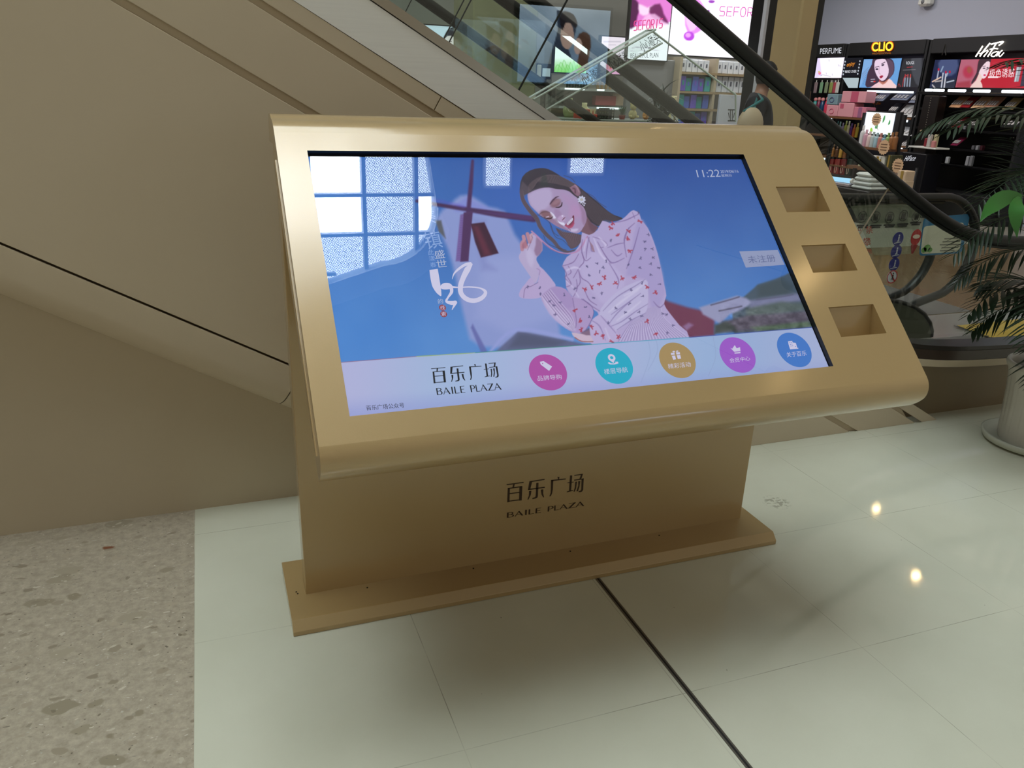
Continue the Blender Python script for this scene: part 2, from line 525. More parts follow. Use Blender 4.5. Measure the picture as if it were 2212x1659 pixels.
fl = MB()
def fquad(x0, x1, y0, y1, mi, z=0.0): fl.add([(x0, y0, z), (x1, y0, z), (x1, y1, z), (x0, y1, z)], [(0, 1, 2, 3)], mi)
fquad(-9, -0.376, -9, 0.70, 1); fquad(-0.376, 14, -9, 0.70, 0)
fquad(-9, 14, 0.70, 2.2, 4); fquad(-9, 14, 2.2, 4.6, 2); fquad(-9, 14, 4.6, 14, 3)
fl.prism([(-9, -9, -0.001), (14, -9, -0.001), (14, 14, -0.001), (-9, 14, -0.001)], (0, 0, -0.2), 3)
floor = struct(fl.build('floor', [floor_material(), terrazzo_material(),
                M('landing_marble', (122, 94, 66), 0.16, noise=0.12, nscale=3), M('shop_tile', (168, 162, 150), 0.14, noise=0.06, nscale=2), M('landing_grey', (132, 128, 120), 0.2, noise=0.08, nscale=4)]))
# metal-edged expansion joint in front of the kiosk
mb = MB(); mb.box(0.838, 0.843, -6, 0.70, 0.0, 0.0012, 0); mb.box(0.849, 0.854, -6, 0.70, 0.0, 0.0012, 0); mb.box(0.843, 0.849, -6, 0.70, 0.0, 0.0008, 1)
struct(mb.build('trim_1', [M('joint_metal', (110, 106, 98), 0.35, 0.6), M('joint_black', (16, 15, 14), 0.6)]))

# ---- low wall under the escalator truss
beige = M('beige_cladding', (196, 182, 156), 0.42, noise=0.02, nscale=6, spec=0.4)
# the wall stops under the slanting lower edge of the truss
zl = lambda x, e: (e - SA * x) / CA
mb = MB(); mb.prism([(-6, WALL_Y, 0), (0.9, WALL_Y, 0), (0.9, WALL_Y, zl(0.9, 0.5)), (-6, WALL_Y, zl(-6, 0.5))], (0, 0.12, 0))
struct(mb.build('wall_back', M('beige_wall', (186, 172, 146), 0.5, noise=0.03, nscale=4, spec=0.3)))

# ---- roof with a big gridded skylight
ZC = 12.0
roofm = M('roof_paint', (190, 196, 205), 0.6)
SKX0, SKX1, SKY0, SKY1 = -4.8, 3.25, -2.50, 4.5


def sky_outline():
    r = 0.9; P = [(SKX0, SKY0 - 2.1), (SKX1 - r, SKY0)]
    for k in range(1, 8): P.append((SKX1 - r + r * math.sin(PI / 2 * k / 8), SKY0 + r - r * math.cos(PI / 2 * k / 8)))
    return P + [(SKX1, SKY0 + r), (SKX1 - 1.0, SKY1), (SKX0, SKY1)]


mb = MB()
O_ = sky_outline(); outer = [(-14, -14), (14, -14), (18, -14), (18, 0), (18, 14), (-14, 14)]
# roof slab as a ring of quads round the opening
ring = O_; cx_, cy_ = (SKX0 + SKX1) / 2, (SKY0 + SKY1) / 2
far_ = []
for x, y in ring:
    dx, dy = x - cx_, y - cy_; k = 16 / max(abs(dx), abs(dy)); far_.append((cx_ + dx * k, cy_ + dy * k))
n = len(ring)
vs = [(x, y, ZC) for x, y in ring] + [(x, y, ZC) for x, y in far_] + [(x, y, ZC + 0.5) for x, y in ring] + [(x, y, ZC + 0.5) for x, y in far_]
fs = [(i, (i + 1) % n, n + (i + 1) % n, n + i) for i in range(n)] + [(i, (i + 1) % n, 2 * n + (i + 1) % n, 2 * n + i) for i in range(n)]
mb.add(vs, fs)
for (x0, x1, y0, y1) in ((4.05, 4.45, -1.25, -0.2), (5.55, 6.15, -1.05, 0.2)):
    mb.box(x0 - 0.06, x1 + 0.06, y0 - 0.06, y1 + 0.06, ZC - 0.06, ZC - 0.02)
struct(mb.build('ceiling', roofm))


def frit_material(name, strength, lo, hi):
    """daylight through perforated panes"""
    m = bpy.data.materials.new(name); m.use_nodes = True; nt = m.node_tree; nt.nodes.clear()
    N, Lk = nt.nodes.new, nt.links.new
    out = N('ShaderNodeOutputMaterial'); em = N('ShaderNodeEmission'); Lk(em.outputs[0], out.inputs[0])
    tc = N('ShaderNodeTexCoord'); acc = []
    for rot in (0.6, -0.9):
        mp = N('ShaderNodeMapping'); mp.inputs['Rotation'].default_value = (0, 0, rot); Lk(tc.outputs['Object'], mp.inputs[0])
        w = N('ShaderNodeTexWave'); w.inputs['Scale'].default_value = 10.5; w.inputs['Distortion'].default_value = 3.5
        w.inputs['Detail'].default_value = 1; w.inputs['Detail Scale'].default_value = 3; Lk(mp.outputs[0], w.inputs['Vector']); acc.append(w.outputs['Fac'])
    mn = N('ShaderNodeMath'); mn.operation = 'MINIMUM'; Lk(acc[0], mn.inputs[0]); Lk(acc[1], mn.inputs[1])
    mr = N('ShaderNodeMapRange'); mr.inputs['From Min'].default_value = 0.04; mr.inputs['From Max'].default_value = 0.20
    mr.inputs['To Min'].default_value = lo; mr.inputs['To Max'].default_value = hi; Lk(mn.outputs[0], mr.inputs['Value'])
    ml = N('ShaderNodeMath'); ml.operation = 'MULTIPLY'; ml.inputs[1].default_value = strength; Lk(mr.outputs[0], ml.inputs[0])
    em.inputs['Color'].default_value = (0.86, 0.97, 1.0, 1); Lk(ml.outputs[0], em.inputs['Strength'])
    return m


soft_pane = frit_material('perforated_pane_daylight', PANE_SOFT, 0.15, 3.0)
bright_pane = M('clear_pane_daylight', (245, 252, 255), emit=PANE_BRIGHT)
win = MB(); gx = [SKX1 + 0.0] + [2.93 - 0.84 * k for k in range(11) if 2.93 - 0.84 * k > SKX0]; gy = [-2.03 + 0.62 * k for k in range(-4, 12) if -2.03 + 0.62 * k < SKY1]
pn = MB()
inside = lambda x, y: SKX0 <= x <= SKX1 and SKY0 <= y <= SKY1 and not (x > SKX1 - 0.9 and y < SKY0 + 0.9 and math.hypot(x - SKX1 + 0.9, y - SKY0 - 0.9) > 0.9)
pn.prism([(x, y, ZC + 0.30) for x, y in O_], (0, 0, 0.03), 0)
BR = [(0.41, 2.09, -1.41, -0.79), (0.41, 2.09, -2.03, -1.41), (2.93, SKX1, -2.03, -1.41), (-2.95, -1.27, -0.79, 1.07)]
for x0, x1, y0, y1 in BR: pn.box(x0 + .03, x1 - .03, y0 + .03, y1 - .03, ZC + 0.27, ZC + 0.29, 1)
struct(pn.build('window_1', [soft_pane, bright_pane]))
mb = MB()
for x in gx[1:]: mb.box(x - 0.030, x + 0.030, SKY0 - 2.0, SKY1, ZC + 0.10, ZC + 0.24)
for y in gy: mb.box(SKX0, SKX1 if y > SKY0 + .3 else 1.6, y - 0.024, y + 0.024, ZC + 0.12, ZC + 0.25)
struct(mb.build('trim_2', roofm))
mb = MB(); rp_ = sky_outline()[:10]
mb.loft([[(x, y, ZC - 0.08), (x, y, ZC), (x + 0.02 * k, y - 0.36, ZC), (x + 0.02 * k, y - 0.36, ZC - 0.08)] for k, (x, y) in enumerate(rp_)], True)
struct(mb.build('trim_3', M('roof_edge_white', (232, 236, 240), 0.5)))
for k, (x0, x1, y0, y1) in enumerate(((4.05, 4.45, -1.25, -0.2), (5.55, 6.15, -1.05, 0.2))):
    mb = MB(); mb.box(x0, x1, y0, y1, ZC - 0.10, ZC - 0.06); struct(mb.build('window_%d' % (k + 2), soft_pane))

# ---- lamps in the roof: their mirror images show on the floor tiles and the gold paint
lamp_rim = M('lamp_rim', (60, 58, 55), 0.5)


def ceiling_lamp(loc, r, strength, label, group):
    x, y, z = loc
    t = thing('ceiling_lamp', label, 'lamp', loc, group)
    mb = MB(); mb.lathe(x, y, [(r * 1.25, z), (r * 1.25, z + 0.25), (r * 1.05, z + 0.25), (r * 1.05, z)], 20, caps=False)
    mb.lathe(x, y, [(0.008, z + 0.25), (0.008, 12 if z > 6 else z + 0.9)], 6); mb.build('housing', lamp_rim, t, True)
    mb = MB(); mb.lathe(x, y, [(r, z + 0.02), (r, z + 0.06)], 20)
    mb.build('bulb', M('lamp_glow_%g' % strength, (255, 214, 150), emit=strength), t)
    return t


def mirrored(u, v, z):
    """where a lamp at height z hangs whose mirror image the floor shows at (u, v)"""
    P = at(u, v, 'z', 0); r = ray(u, v); return tuple(P + np.array([r[0], r[1], -r[2]]) * (z / -r[2]))


ceiling_lamp(mirrored(1893, 1098, 4.0), 0.045, 230, 'round warm spotlight over the cosmetics shop, nearer the gift shop', 'warm spotlights above the shops')
ceiling_lamp(mirrored(1979, 1242, 4.0), 0.045, 230, 'round warm spotlight over the cosmetics shop, nearer the escalator', 'warm spotlights above the shops')
ceiling_lamp((8.25, -2.37, 9.0), 0.20, 26, 'round warm spotlight hanging under the roof, nearer the escalator', 'warm spotlights under the roof')
ceiling_lamp((8.10, -4.01, 9.0), 0.13, 30, 'round warm spotlight hanging under the roof, farther from the escalator', 'warm spotlights under the roof')
ceiling_lamp((8.98, 11.9, 9.0), 0.22, 45, 'round warm spotlight hanging under the roof above the gift shop', 'warm spotlights under the roof')

# ================================================================== THE KIOSK
def gold_material(name, base, metal=0.3, rough=0.42):
    if name in MC: return MC[name]
    m, nt, b = new_mat(name)
    b.inputs['Base Color'].default_value = rgb(*base); b.inputs['Metallic'].default_value = metal; b.inputs['Roughness'].default_value = rough
    b.inputs['Coat Weight'].default_value = 1.0; b.inputs['Coat Roughness'].default_value = 0.14; b.inputs['Coat IOR'].default_value = 1.56
    tc = nt.nodes.new('ShaderNodeTexCoord'); n = nt.nodes.new('ShaderNodeTexNoise'); n.inputs['Scale'].default_value = 420; n.inputs['Detail'].default_value = 2
    n2 = nt.nodes.new('ShaderNodeTexNoise'); n2.inputs['Scale'].default_value = 14; n2.inputs['Detail'].default_value = 3
    ad = nt.nodes.new('ShaderNodeMath'); ad.operation = 'MULTIPLY_ADD'; ad.inputs[1].default_value = 6
    bp = nt.nodes.new('ShaderNodeBump'); bp.inputs['Strength'].default_value = 0.25; bp.inputs['Distance'].default_value = 0.0004
    nt.links.new(tc.outputs['Object'], n.inputs['Vector']); nt.links.new(tc.outputs['Object'], n2.inputs['Vector'])
    nt.links.new(n2.outputs['Fac'], ad.inputs[0]); nt.links.new(n.outputs['Fac'], ad.inputs[2])
    nt.links.new(ad.outputs[0], bp.inputs['Height']); nt.links.new(bp.outputs[0], b.inputs['Normal'])
    MC[name] = m
    return m


gold = gold_material('gold_paint', (172, 144, 96), 0.24, 0.44)
black = M('black_surround', (6, 6, 8), 0.35)
etch = M('etched_brown', (58, 38, 16), 0.45, 0.3)
YB, ZB, YT, ZT = -0.58976, 0.85030, -0.10368, 1.32815      # lower and upper edge of the screen opening
UPV = np.array([0, YT - YB, ZT - ZB]); SH = float(np.linalg.norm(UPV)); UPV = UPV / SH
NRM = np.array([0, -UPV[2], UPV[1]])
SW = 1.22
def fp(u, v, n=0.0): return np.array([u, YB, ZB]) + UPV * v + NRM * n      # point on the sloping face
def face_uv(px, py, n=0.0):
    r = ray(px, py); O = fp(0, 0, n); t = ((O - CAM) @ NRM) / (r @ NRM); P = CAM + t * r
    return P[0], float((P - O) @ UPV)


kiosk = thing('information_kiosk', 'gold touchscreen information kiosk with a sloping head standing on the white floor', 'information kiosk', (0.7, 0, 0))
# pedestal
px0, px1, pd_, hp = -0.0604, 1.4918, 0.0845, 0.0394
mb = MB(); mb.bbox(px0, px1, 0, pd_ - 0.012, hp - 0.002, 1.345, 0.002); mb.bbox(px0 + 0.002, px1 - 0.002, pd_ - 0.010, pd_, hp, 1.34, 0.002)
pedestal = mb.build('pedestal', gold, kiosk)
# base plate: flat top, sloping front lip
q0, q1, qf1, qf2, hc, qb = -0.1128, 1.5482, -0.1158, -0.1381, 0.0151, 0.1949
prof = [(qf2, 0.0006), (qf2 - 0.0008, hc), (qf1, hp), (qb, hp), (qb, 0.0006)]
mb = MB(); mb.prism([(q0, y, z) for y, z in prof], (q1 - q0, 0, 0))
base = mb.build('base_plate', gold, kiosk, bevel=0.0012)
mb = MB()
for x, y in ((-0.086, 0.020), (-0.083, 0.010), (0.12, -0.022), (0.46, -0.02), (0.80, -0.02), (1.14, -0.02)):
    mb = MB(); mb.lathe(x, y, [(0.0026, hp), (0.0026, hp + 0.0015)], 10)
    mb.build('screw', M('screw_dark', (50, 40, 26), 0.4, 0.7), base)

# head: profile across the slope, pushed from left to right, with the screen opening and three pockets
hl, hr = -0.0690, 1.5000
def arc(cv, cn, r, a0, a1, k): return [(cv + r * math.cos(math.radians(a0 + (a1 - a0) * i / k)), cn + r * math.sin(math.radians(a0 + (a1 - a0) * i / k))) for i in range(k + 1)]
bot = arc(-0.058, -0.046, 0.046, 90, 180, 8)                     # rounded lower edge of the head
bot = [(v, n) for v, n in bot]
v2yz = lambda v, n: fp(0, v, n)[1:]
# back edge returns to the pedestal, top rolls over it
top = [(0.735, 0.0), (0.752, -0.0015), (0.769, -0.006), (0.788, -0.0155), (0.806, -0.029)]
prof = [tuple(v2yz(v, n)) for v, n in bot[::-1]][::-1]
# order: start at the back bottom, go round the front, over the top
P2 = [tuple(v2yz(-0.100, -0.088)), tuple(v2yz(-0.104, -0.062))] + [tuple(v2yz(v, n)) for v, n in bot[::-1]]
P2 += [tuple(v2yz(v, n)) for v, n in top]
P2 += [(0.012, 1.3985), (0.030, 1.4025), (0.055, 1.4030), (0.074, 1.4005), (0.086, 1.390), (0.088, 1.372), (0.088, 1.335), (-0.001, 1.335), (-0.001, float(v2yz(0.70, -0.088)[1]) - 0.01)]
face_i = (2 + 8, 2 + 9)                                          # the flat face lies between these two profile points
FV0, FV1 = bot[0][0], top[0][0]
holes = [(0.0, SW, 0.0, SH)] + [(1.2825, 1.4345, a, b) for a, b in ((0.477, 0.566), (0.277, 0.366), (0.079, 0.169))]
mb = MB()
ringL = [(hl, y, z) for y, z in P2]; ringR = [(hr, y, z) for y, z in P2]
n = len(P2)
mb.add(ringL, [tuple(range(n))]); mb.add(ringR, [tuple(range(n))[::-1]])
vs = ringL + ringR
mb.add(vs, [(i, n + i, n + (i + 1) % n, (i + 1) % n) for i in range(n) if (i, i + 1) != face_i])
xs = sorted({hl, hr, 0.0, SW, 1.2825, 1.4345}); vsn = sorted({FV0, FV1, 0.0, SH} | {h[2] for h in holes} | {h[3] for h in holes})
for i in range(len(xs) - 1):
    for j in range(len(vsn) - 1):
        cx, cy = (xs[i] + xs[i + 1]) / 2, (vsn[j] + vsn[j + 1]) / 2
        if any(h[0] < cx < h[1] and h[2] < cy < h[3] for h in holes): continue
        mb.add([fp(xs[i], vsn[j]), fp(xs[i + 1], vsn[j]), fp(xs[i + 1], vsn[j + 1]), fp(xs[i], vsn[j + 1])], [(0, 1, 2, 3)])
head = mb.build('head', gold, kiosk, True)
me = head.data
import bmesh
bm = bmesh.new(); bm.from_mesh(me); bmesh.ops.remove_doubles(bm, verts=bm.verts, dist=1e-5); bmesh.ops.recalc_face_normals(bm, faces=bm.faces); bm.to_mesh(me); bm.free()
# trim bead along the left side of the head
mb = MB()
mb.tube([fp(hl - 0.0012, v, -0.045) for v in (-0.06, 0.1, 0.3, 0.5, 0.69)], 0.0022, 6)
mb.build('side_bead', gold, head)
# pockets: leaflet boxes sunk into the face
pk = 0
for x0, x1, a, b in holes[1:]:
    mb = MB(); D = -0.075; s_ = 0.05
    A = [fp(x0, a), fp(x1, a), fp(x1, b), fp(x0, b)]; B = [fp(x0 + 0.0, a + 0.0, D), fp(x1, a, D), fp(x1, b, D), fp(x0, b, D)]
    # the inner back drops away from the upper edge into the head
    B[2] = fp(x1, b, -0.006); B[3] = fp(x0, b, -0.006)
    mb.add(A + B, [(0, 1, 5, 4), (1, 2, 6, 5), (2, 3, 7, 6), (3, 0, 4, 7), (4, 5, 6, 7)])
    mb.build('leaflet_pocket', gold, kiosk)
# opening walls
DEP = -0.016
mb = MB()
A = [fp(0, 0), fp(SW, 0), fp(SW, SH), fp(0, SH)]; B = [fp(0, 0, DEP), fp(SW, 0, DEP), fp(SW, SH, DEP), fp(0, SH, DEP)]
mb.add(A + B, [(0, 1, 5, 4), (1, 2, 6, 5), (2, 3, 7, 6), (3, 0, 4, 7)])
mb.add([fp(-0.03, -0.03, DEP - 0.004), fp(SW + 0.03, -0.03, DEP - 0.004), fp(SW + 0.03, SH + 0.03, DEP - 0.004), fp(-0.03, SH + 0.03, DEP - 0.004)], [(0, 1, 2, 3)])
mb.build('screen_surround', black, kiosk)
# lettering on the pedestal
def pc(x, y): q = at(1050 + x / 8.193, 1000 + y / 8.193, 'y', 0.0); return (q[0], q[2])
LOGO = [
 [(362,378),(662,336),(664,350),(366,392)], [(478,376),(508,372),(490,438),(466,441)], [(385,446),(420,443),(412,690),(374,695)], [(385,444),(636,410),(636,424),(385,460)],
 [(592,418),(640,412),(628,660),(584,664)], [(416,535),(592,512),(592,527),(416,549)], [(408,668),(588,645),(588,659),(408,682)],
 [(765,325),(1035,282),(1032,298),(812,334)], [(768,325),(814,326),(780,462),(742,476)], [(742,461),(1038,422),(1036,439),(745,478)],
 [(888,356),(926,350),(914,590),(900,616),(862,630),(818,638),(822,619),(866,606),(877,590)], [(760,496),(800,494),(790,560),(748,645),(732,645),(758,580)],
 [(970,472),(1010,468),(1008,540),(1024,603),(1010,607),(980,560)],
 [(1262,250),(1296,246),(1288,292),(1276,292)], [(1150,303),(1408,274),(1406,290),(1150,321)], [(1150,303),(1188,298),(1180,460),(1166,540),(1140,588),(1122,590),(1145,530)],
 [(1488,222),(1522,222),(1502,492),(1468,496)], [(1440,345),(1548,330),(1548,341),(1442,356)], [(1428,505),(1538,478),(1530,492),(1430,518)],
 [(1560,214),(1710,192),(1708,206),(1562,227)], [(1682,203),(1710,198),(1690,262),(1676,285),(1650,290)], [(1558,298),(1728,272),(1725,287),(1560,312)],
 [(1690,285),(1726,278),(1716,470),(1700,500),(1670,514),(1636,514),(1638,502),(1672,492),(1684,465)], [(1580,335),(1608,330),(1590,450),(1566,505),(1550,505),(1572,430)],
 [(1630,325),(1665,320),(1650,420),(1622,500),(1602,500),(1632,400)]]
LOGO_XZ = [[pc(*q) for q in g] for g in LOGO]
LX0 = min(q[0] for g in LOGO_XZ for q in g); LX1 = max(q[0] for g in LOGO_XZ for q in g)
LZ0 = min(q[1] for g in LOGO_XZ for q in g); LZ1 = max(q[1] for g in LOGO_XZ for q in g)
mb = MB()
for g in LOGO_XZ: mb.prism([(x, -0.0012, z) for x, z in g], (0, 0.0014, 0))
a = at(1094, 1118.5, 'y', 0); b = at(1262, 1092.7, 'y', 0)
def plaza(mb, O, R, U, mi=0):
    O, R, U = (np.array(q, float) for q in (O, R, U))
    # letters with thick and thin strokes, each in its own cell: (x0, x1, strokes)
    def bar(x0, x1, st):
        for P in st: mb.add([O + (x0 + (x1 - x0) * p[0]) * R + p[1] * U for p in P], [tuple(range(len(P)))], mi)
    def ringp(cx, cy, rx, ry, tx, ty, a0=-90, a1=90, k=10):
        out = []
        for i in range(k):
            t0, t1 = (math.radians(a0 + (a1 - a0) * (i + j) / k) for j in (0, 1))
            out.append([(cx + rx * math.cos(t0), cy + ry * math.sin(t0)), (cx + rx * math.cos(t1), cy + ry * math.sin(t1)),
                        (cx + (rx - tx) * math.cos(t1), cy + (ry - ty) * math.sin(t1)), (cx + (rx - tx) * math.cos(t0), cy + (ry - ty) * math.sin(t0))])
        return out
    st = [(0, 0), (0.2, 0), (0.2, 1), (0, 1)]
    Bl = [[(0.05, 0), (0.25, 0), (0.25, 1), (0.05, 1)], [(0.2, 0.93), (0.55, 0.93), (0.55, 1), (0.2, 1)], [(0.2, 0.5), (0.55, 0.5), (0.55, 0.57), (0.2, 0.57)], [(0.2, 0), (0.55, 0), (0.55, 0.07), (0.2, 0.07)]] + ringp(0.5, 0.765, 0.38, 0.235, 0.17, 0.07) + ringp(0.52, 0.285, 0.45, 0.285, 0.19, 0.07)
    Al = [[(0.0, 0), (0.09, 0), (0.52, 0.93), (0.47, 1)], [(0.46, 1), (0.52, 1), (1.0, 0), (0.80, 0), (0.42, 0.88)], [(0.16, 0.30), (0.76, 0.30), (0.72, 0.36), (0.19, 0.36)]]
    Il = [[(0.25, 0), (0.75, 0), (0.75, 1), (0.25, 1)]]
    Ll = [[(0.05, 0), (0.30, 0), (0.30, 1), (0.05, 1)], [(0.25, 0), (1, 0), (1, 0.08), (0.25, 0.07)]]
    El = [[(0.05, 0), (0.30, 0), (0.30, 1), (0.05, 1)]] + [[(0.25, h), (x, h), (x, h + 0.07), (0.25, h + 0.07)] for h, x in ((0, 0.98), (0.48, 0.85), (0.93, 0.98))]
    Pl = [[(0.05, 0), (0.28, 0), (0.28, 1), (0.05, 1)], [(0.2, 0.93), (0.5, 0.93), (0.5, 1), (0.2, 1)], [(0.2, 0.42), (0.5, 0.42), (0.5, 0.49), (0.2, 0.49)]] + ringp(0.48, 0.71, 0.46, 0.29, 0.2, 0.07)
    Zl = [[(0.05, 0.93), (0.98, 0.93), (0.98, 1), (0.05, 1)], [(0.0, 0), (0.27, 0.05), (0.98, 0.95), (0.72, 0.95)], [(0.0, 0), (1.0, 0), (1.0, 0.07), (0.0, 0.07)]]
    cells = [(0.0, .095, Bl), (.10, .21, Al), (.222, .262, Il), (.272, .345, Ll), (.36, .435, El), (.515, .60, Pl), (.60, .665, Ll), (.67, .78, Al), (.785, .885, Zl), (.885, 1.0, Al)]
    for c in cells: bar(*c)


plaza(mb, (a[0], -0.001, a[2]), (b[0] - a[0], 0, b[2] - a[2]), (0, 0, 0.0185))
mb.build('etched_lettering', etch, pedestal)

# ------------------------------------------------------------------ what the kiosk's screen shows
def crop(ox, oy, k): return lambda P: [(ox + x / k, oy + y / k) for x, y in P]
c7, c5, c3, c4, c6 = crop(1120, 350, 7.373), crop(1110, 480, 6.143), crop(1080, 340, 3.95), crop(660, 320, 4.096), crop(880, 420, 5.927)
c1, c2, c8 = crop(740, 700, 3.95), crop(1280, 680, 3.95), crop(1460, 340, 3.95)
rs = np.random.default_rng(11)
BAR = [(737, 783), (900, 770), (1027, 762), (1280, 744), (1490, 729), (1757, 707)]          # upper edge of the white bar
DISCS = []
for px, py, w, col in ((1184, 804, 84, (176, 84, 166)), (1327, 790, 82, (40, 172, 200)), (1463.5, 778, 79, (168, 142, 96)), (1593.5, 766.5, 77, (158, 92, 200)), (1716, 755.5, 73, (70, 122, 200))):
    DISCS.append((px, py, w, col))


def screen_art(X, Y, a, b):
    top = np.array([40, 80, 158.]); low = np.array([88, 140, 208.])
    t = np.clip((Y - 345) / 380, 0, 1)[..., None]
    base = top * (1 - t) + low * t
    lf = np.clip((1120 - X) / 420, 0, 1)[..., None]
    base = base * (1 - lf * 0.75) + np.array([72, 138, 216.]) * lf * 0.75
    p = Paint(X, Y, base)
    n = vnoise(X, Y, 120, 3)[..., None]
    p.im += (n - 0.5) * np.array([18, 14, 8])
    p.disc(1190, 430, 150, 90, (70, 112, 200), 60, 0.5)
    # ---- windmill, out of focus
    lav = (142, 156, 212)
    p.poly(c4([(1160, 620), (1280, 500), (1370, 420), (1480, 430), (1620, 520), (1760, 560), (1850, 760), (1990, 960), (2100, 1250), (2260, 1700), (1560, 1760), (1420, 1560), (1330, 1150), (1260, 900)]), lav, 7, 1, 2)
    p.poly(c4([(1330, 500), (1420, 430), (1500, 470), (1640, 540), (1660, 600), (1320, 560)]), (132, 142, 214), 6, 0.9)
    p.poly(c4([(1560, 960), (1980, 950), (2200, 1500), (1800, 1640), (1500, 1500)]), (158, 168, 220), 18, 0.6)
    p.poly(c4([(1200, 640), (1150, 640), (1180, 740), (1240, 800)]), (88, 92, 104), 3)
    p.poly(c4([(1480, 620), (1590, 640), (1600, 1000), (1690, 1080), (1560, 1080)]), (128, 136, 196), 10, 0.6)
    p.stroke(c4([(985, 468), (1200, 505), (1450, 545), (1700, 585), (2020, 630)]), [6, 8, 9, 13, 12], (70, 40, 84), 2.2)
    p.stroke(c4([(1000, 440), (1200, 470), (1400, 520)]), 4, (96, 80, 190), 4, 0.6)
    p.poly(c4([(1520, 560), (1760, 610), (2010, 640), (2010, 600), (1700, 570)]), (84, 52, 110), 3, 0.8)
    p.stroke(c4([(1478, 115), (1462, 330), (1440, 560)]), [6, 9, 9], (74, 42, 92), 2.2)
    p.poly(c4([(1370, 590), (1440, 570), (1440, 1000), (1330, 1000)]), (112, 84, 150), 2.5)
    for k in range(26):
        y = 600 + k * 15.5; p.stroke(c4([(1372 - k * 1.2, y), (1410 - k, y + 3)]), 1.1, (150, 140, 205), 0.8, 0.5)
    p.poly(c4([(1400, 570), (1480, 560), (1440, 1000), (1370, 1005)]), (78, 44, 92), 2)
    p.poly(c4([(1462, 670), (1582, 656), (1708, 930), (1552, 968), (1500, 830)]), (62, 26, 52), 2)
    p.poly(c4([(1480, 690), (1530, 690), (1640, 940), (1580, 950)]), (110, 44, 66), 6, 0.7)
    # roof line at the foot of the mill
    p.poly(c1([(1110, 0), (1240, 245), (1180, 240), (1095, 30)]), (96, 100, 168), 3, 0.8)
    p.poly(c1([(1300, 240), (1500, 60), (1950, 145), (2130, 190), (2130, 225)]), (98, 104, 142), 4)
    p.poly(c1([(1500, 80), (1560, 80), (1900, 150), (1820, 190), (1420, 200)]), (78, 84, 112), 8, 0.8)
    p.stroke(c1([(1260, 235), (1490, 45), (1960, 130)]), [5, 9, 7], (152, 162, 220), 3)
    # ---- hillside on the right
    p.poly(c8([(470, 1240), (580, 1190), (700, 1085), (850, 1040), (930, 1005), (985, 975), (1230, 1480), (500, 1500)]), (72, 88, 104), 3)
    p.poly(c8([(700, 1100), (900, 1030), (1000, 1100), (960, 1180), (700, 1190)]), (62, 76, 84), 8, 0.8)
    p.poly(c8([(-160, 1180), (-60, 1230), (100, 1280), (240, 1310), (330, 1370), (330, 1520), (-140, 1560)]), (112, 56, 84), 5)
    p.poly(c8([(60, 1440), (110, 1410), (150, 1430), (90, 1480)]), (150, 120, 165), 4, 0.8)
    p.poly(c8([(200, 1280), (330, 1240), (520, 1180), (600, 1200), (660, 1240), (560, 1300), (460, 1340), (380, 1420), (230, 1340)]), (152, 154, 190), 4)
    p.poly(c8([(640, 1220), (900, 1180), (1050, 1160), (1080, 1220), (800, 1270), (620, 1300)]), (120, 124, 158), 6)
    p.stroke(c8([(300, 1260), (460, 1215), (540, 1190)]), 2.5, (70, 66, 90), 1.5, 0.8)
    p.stroke(c8([(370, 1310), (470, 1290), (560, 1270)]), 3, (78, 74, 96), 1.5, 0.8)
    p.stroke(c8([(690, 1215), (900, 1190), (1000, 1170)]), 2, (80, 76, 104), 1.5, 0.6)
    p.poly(c8([(600, 1290), (900, 1230), (1090, 1250), (1110, 1300), (800, 1350), (600, 1370)]), (84, 98, 98), 6)
    p.poly(c8([(400, 1400), (600, 1350), (900, 1330), (1120, 1310), (1140, 1400), (700, 1470), (330, 1500)]), (88, 82, 98), 5)
    p.poly(c8([(330, 1430), (430, 1400), (500, 1440), (520, 1480), (330, 1500)]), (68, 76, 76), 5)
    p.poly(c8([(640, 1450), (1130, 1400), (1170, 1440), (700, 1480)]), (84, 104, 84), 5)
    sel = (X > 1535) & (Y > 600) & (Y < 730)
    nn = (vnoise(X, Y * 1.6, 13, 8, 3) - 0.5) * 60 * np.clip((Y - 645) / 30, 0, 1) * np.clip((X - 1545) / 30, 0, 1)
    p.im += np.where(sel, nn, 0)[..., None]
    # ---- hair behind the head
    hair = (58, 50, 62)
    p.poly(c7([(145, 500), (40, 560), (20, 420), (60, 240), (180, 135), (350, 95), (480, 115), (620, 190), (760, 285), (900, 345), (1010, 430), (1120, 520), (1250, 625), (1380, 745), (1480, 825), (1600, 870), (1660, 905), (1510, 945), (1380, 920), (1310, 965), (1310, 1010), (1240, 1015), (1150, 960), (1060, 980), (900, 800), (500, 600)]), hair, 0.8, 1, 2)
    p.poly(c7([(590, 1040), (700, 1110), (850, 1130), (1000, 1160), (1025, 1225), (960, 1320), (900, 1365), (830, 1380), (780, 1300), (740, 1230), (660, 1170)]), (92, 74, 86), 0.8, 1, 2)
    for k in range(26):
        t = k / 25
        p.stroke(c7([(620 + 330 * t, 1060 + 90 * t), (720 + 240 * t, 1180 + 60 * t), (800 + 110 * t, 1330 + 20 * t)]), 0.9, (120, 98, 108) if k % 3 else (60, 48, 62), 0.6, 0.6)
    # ---- neck, face
    p.poly(c7([(1050, 820), (1150, 960), (1262, 1035), (1240, 1080), (1180, 1165), (1110, 1168), (1020, 1120), (985, 1090), (1040, 1010)]), (122, 88, 104), 1, 1, 2)
    p.poly(c7([(1090, 900), (1170, 980), (1262, 1040), (1200, 1130), (1140, 1080)]), (98, 68, 84), 3, 0.7)
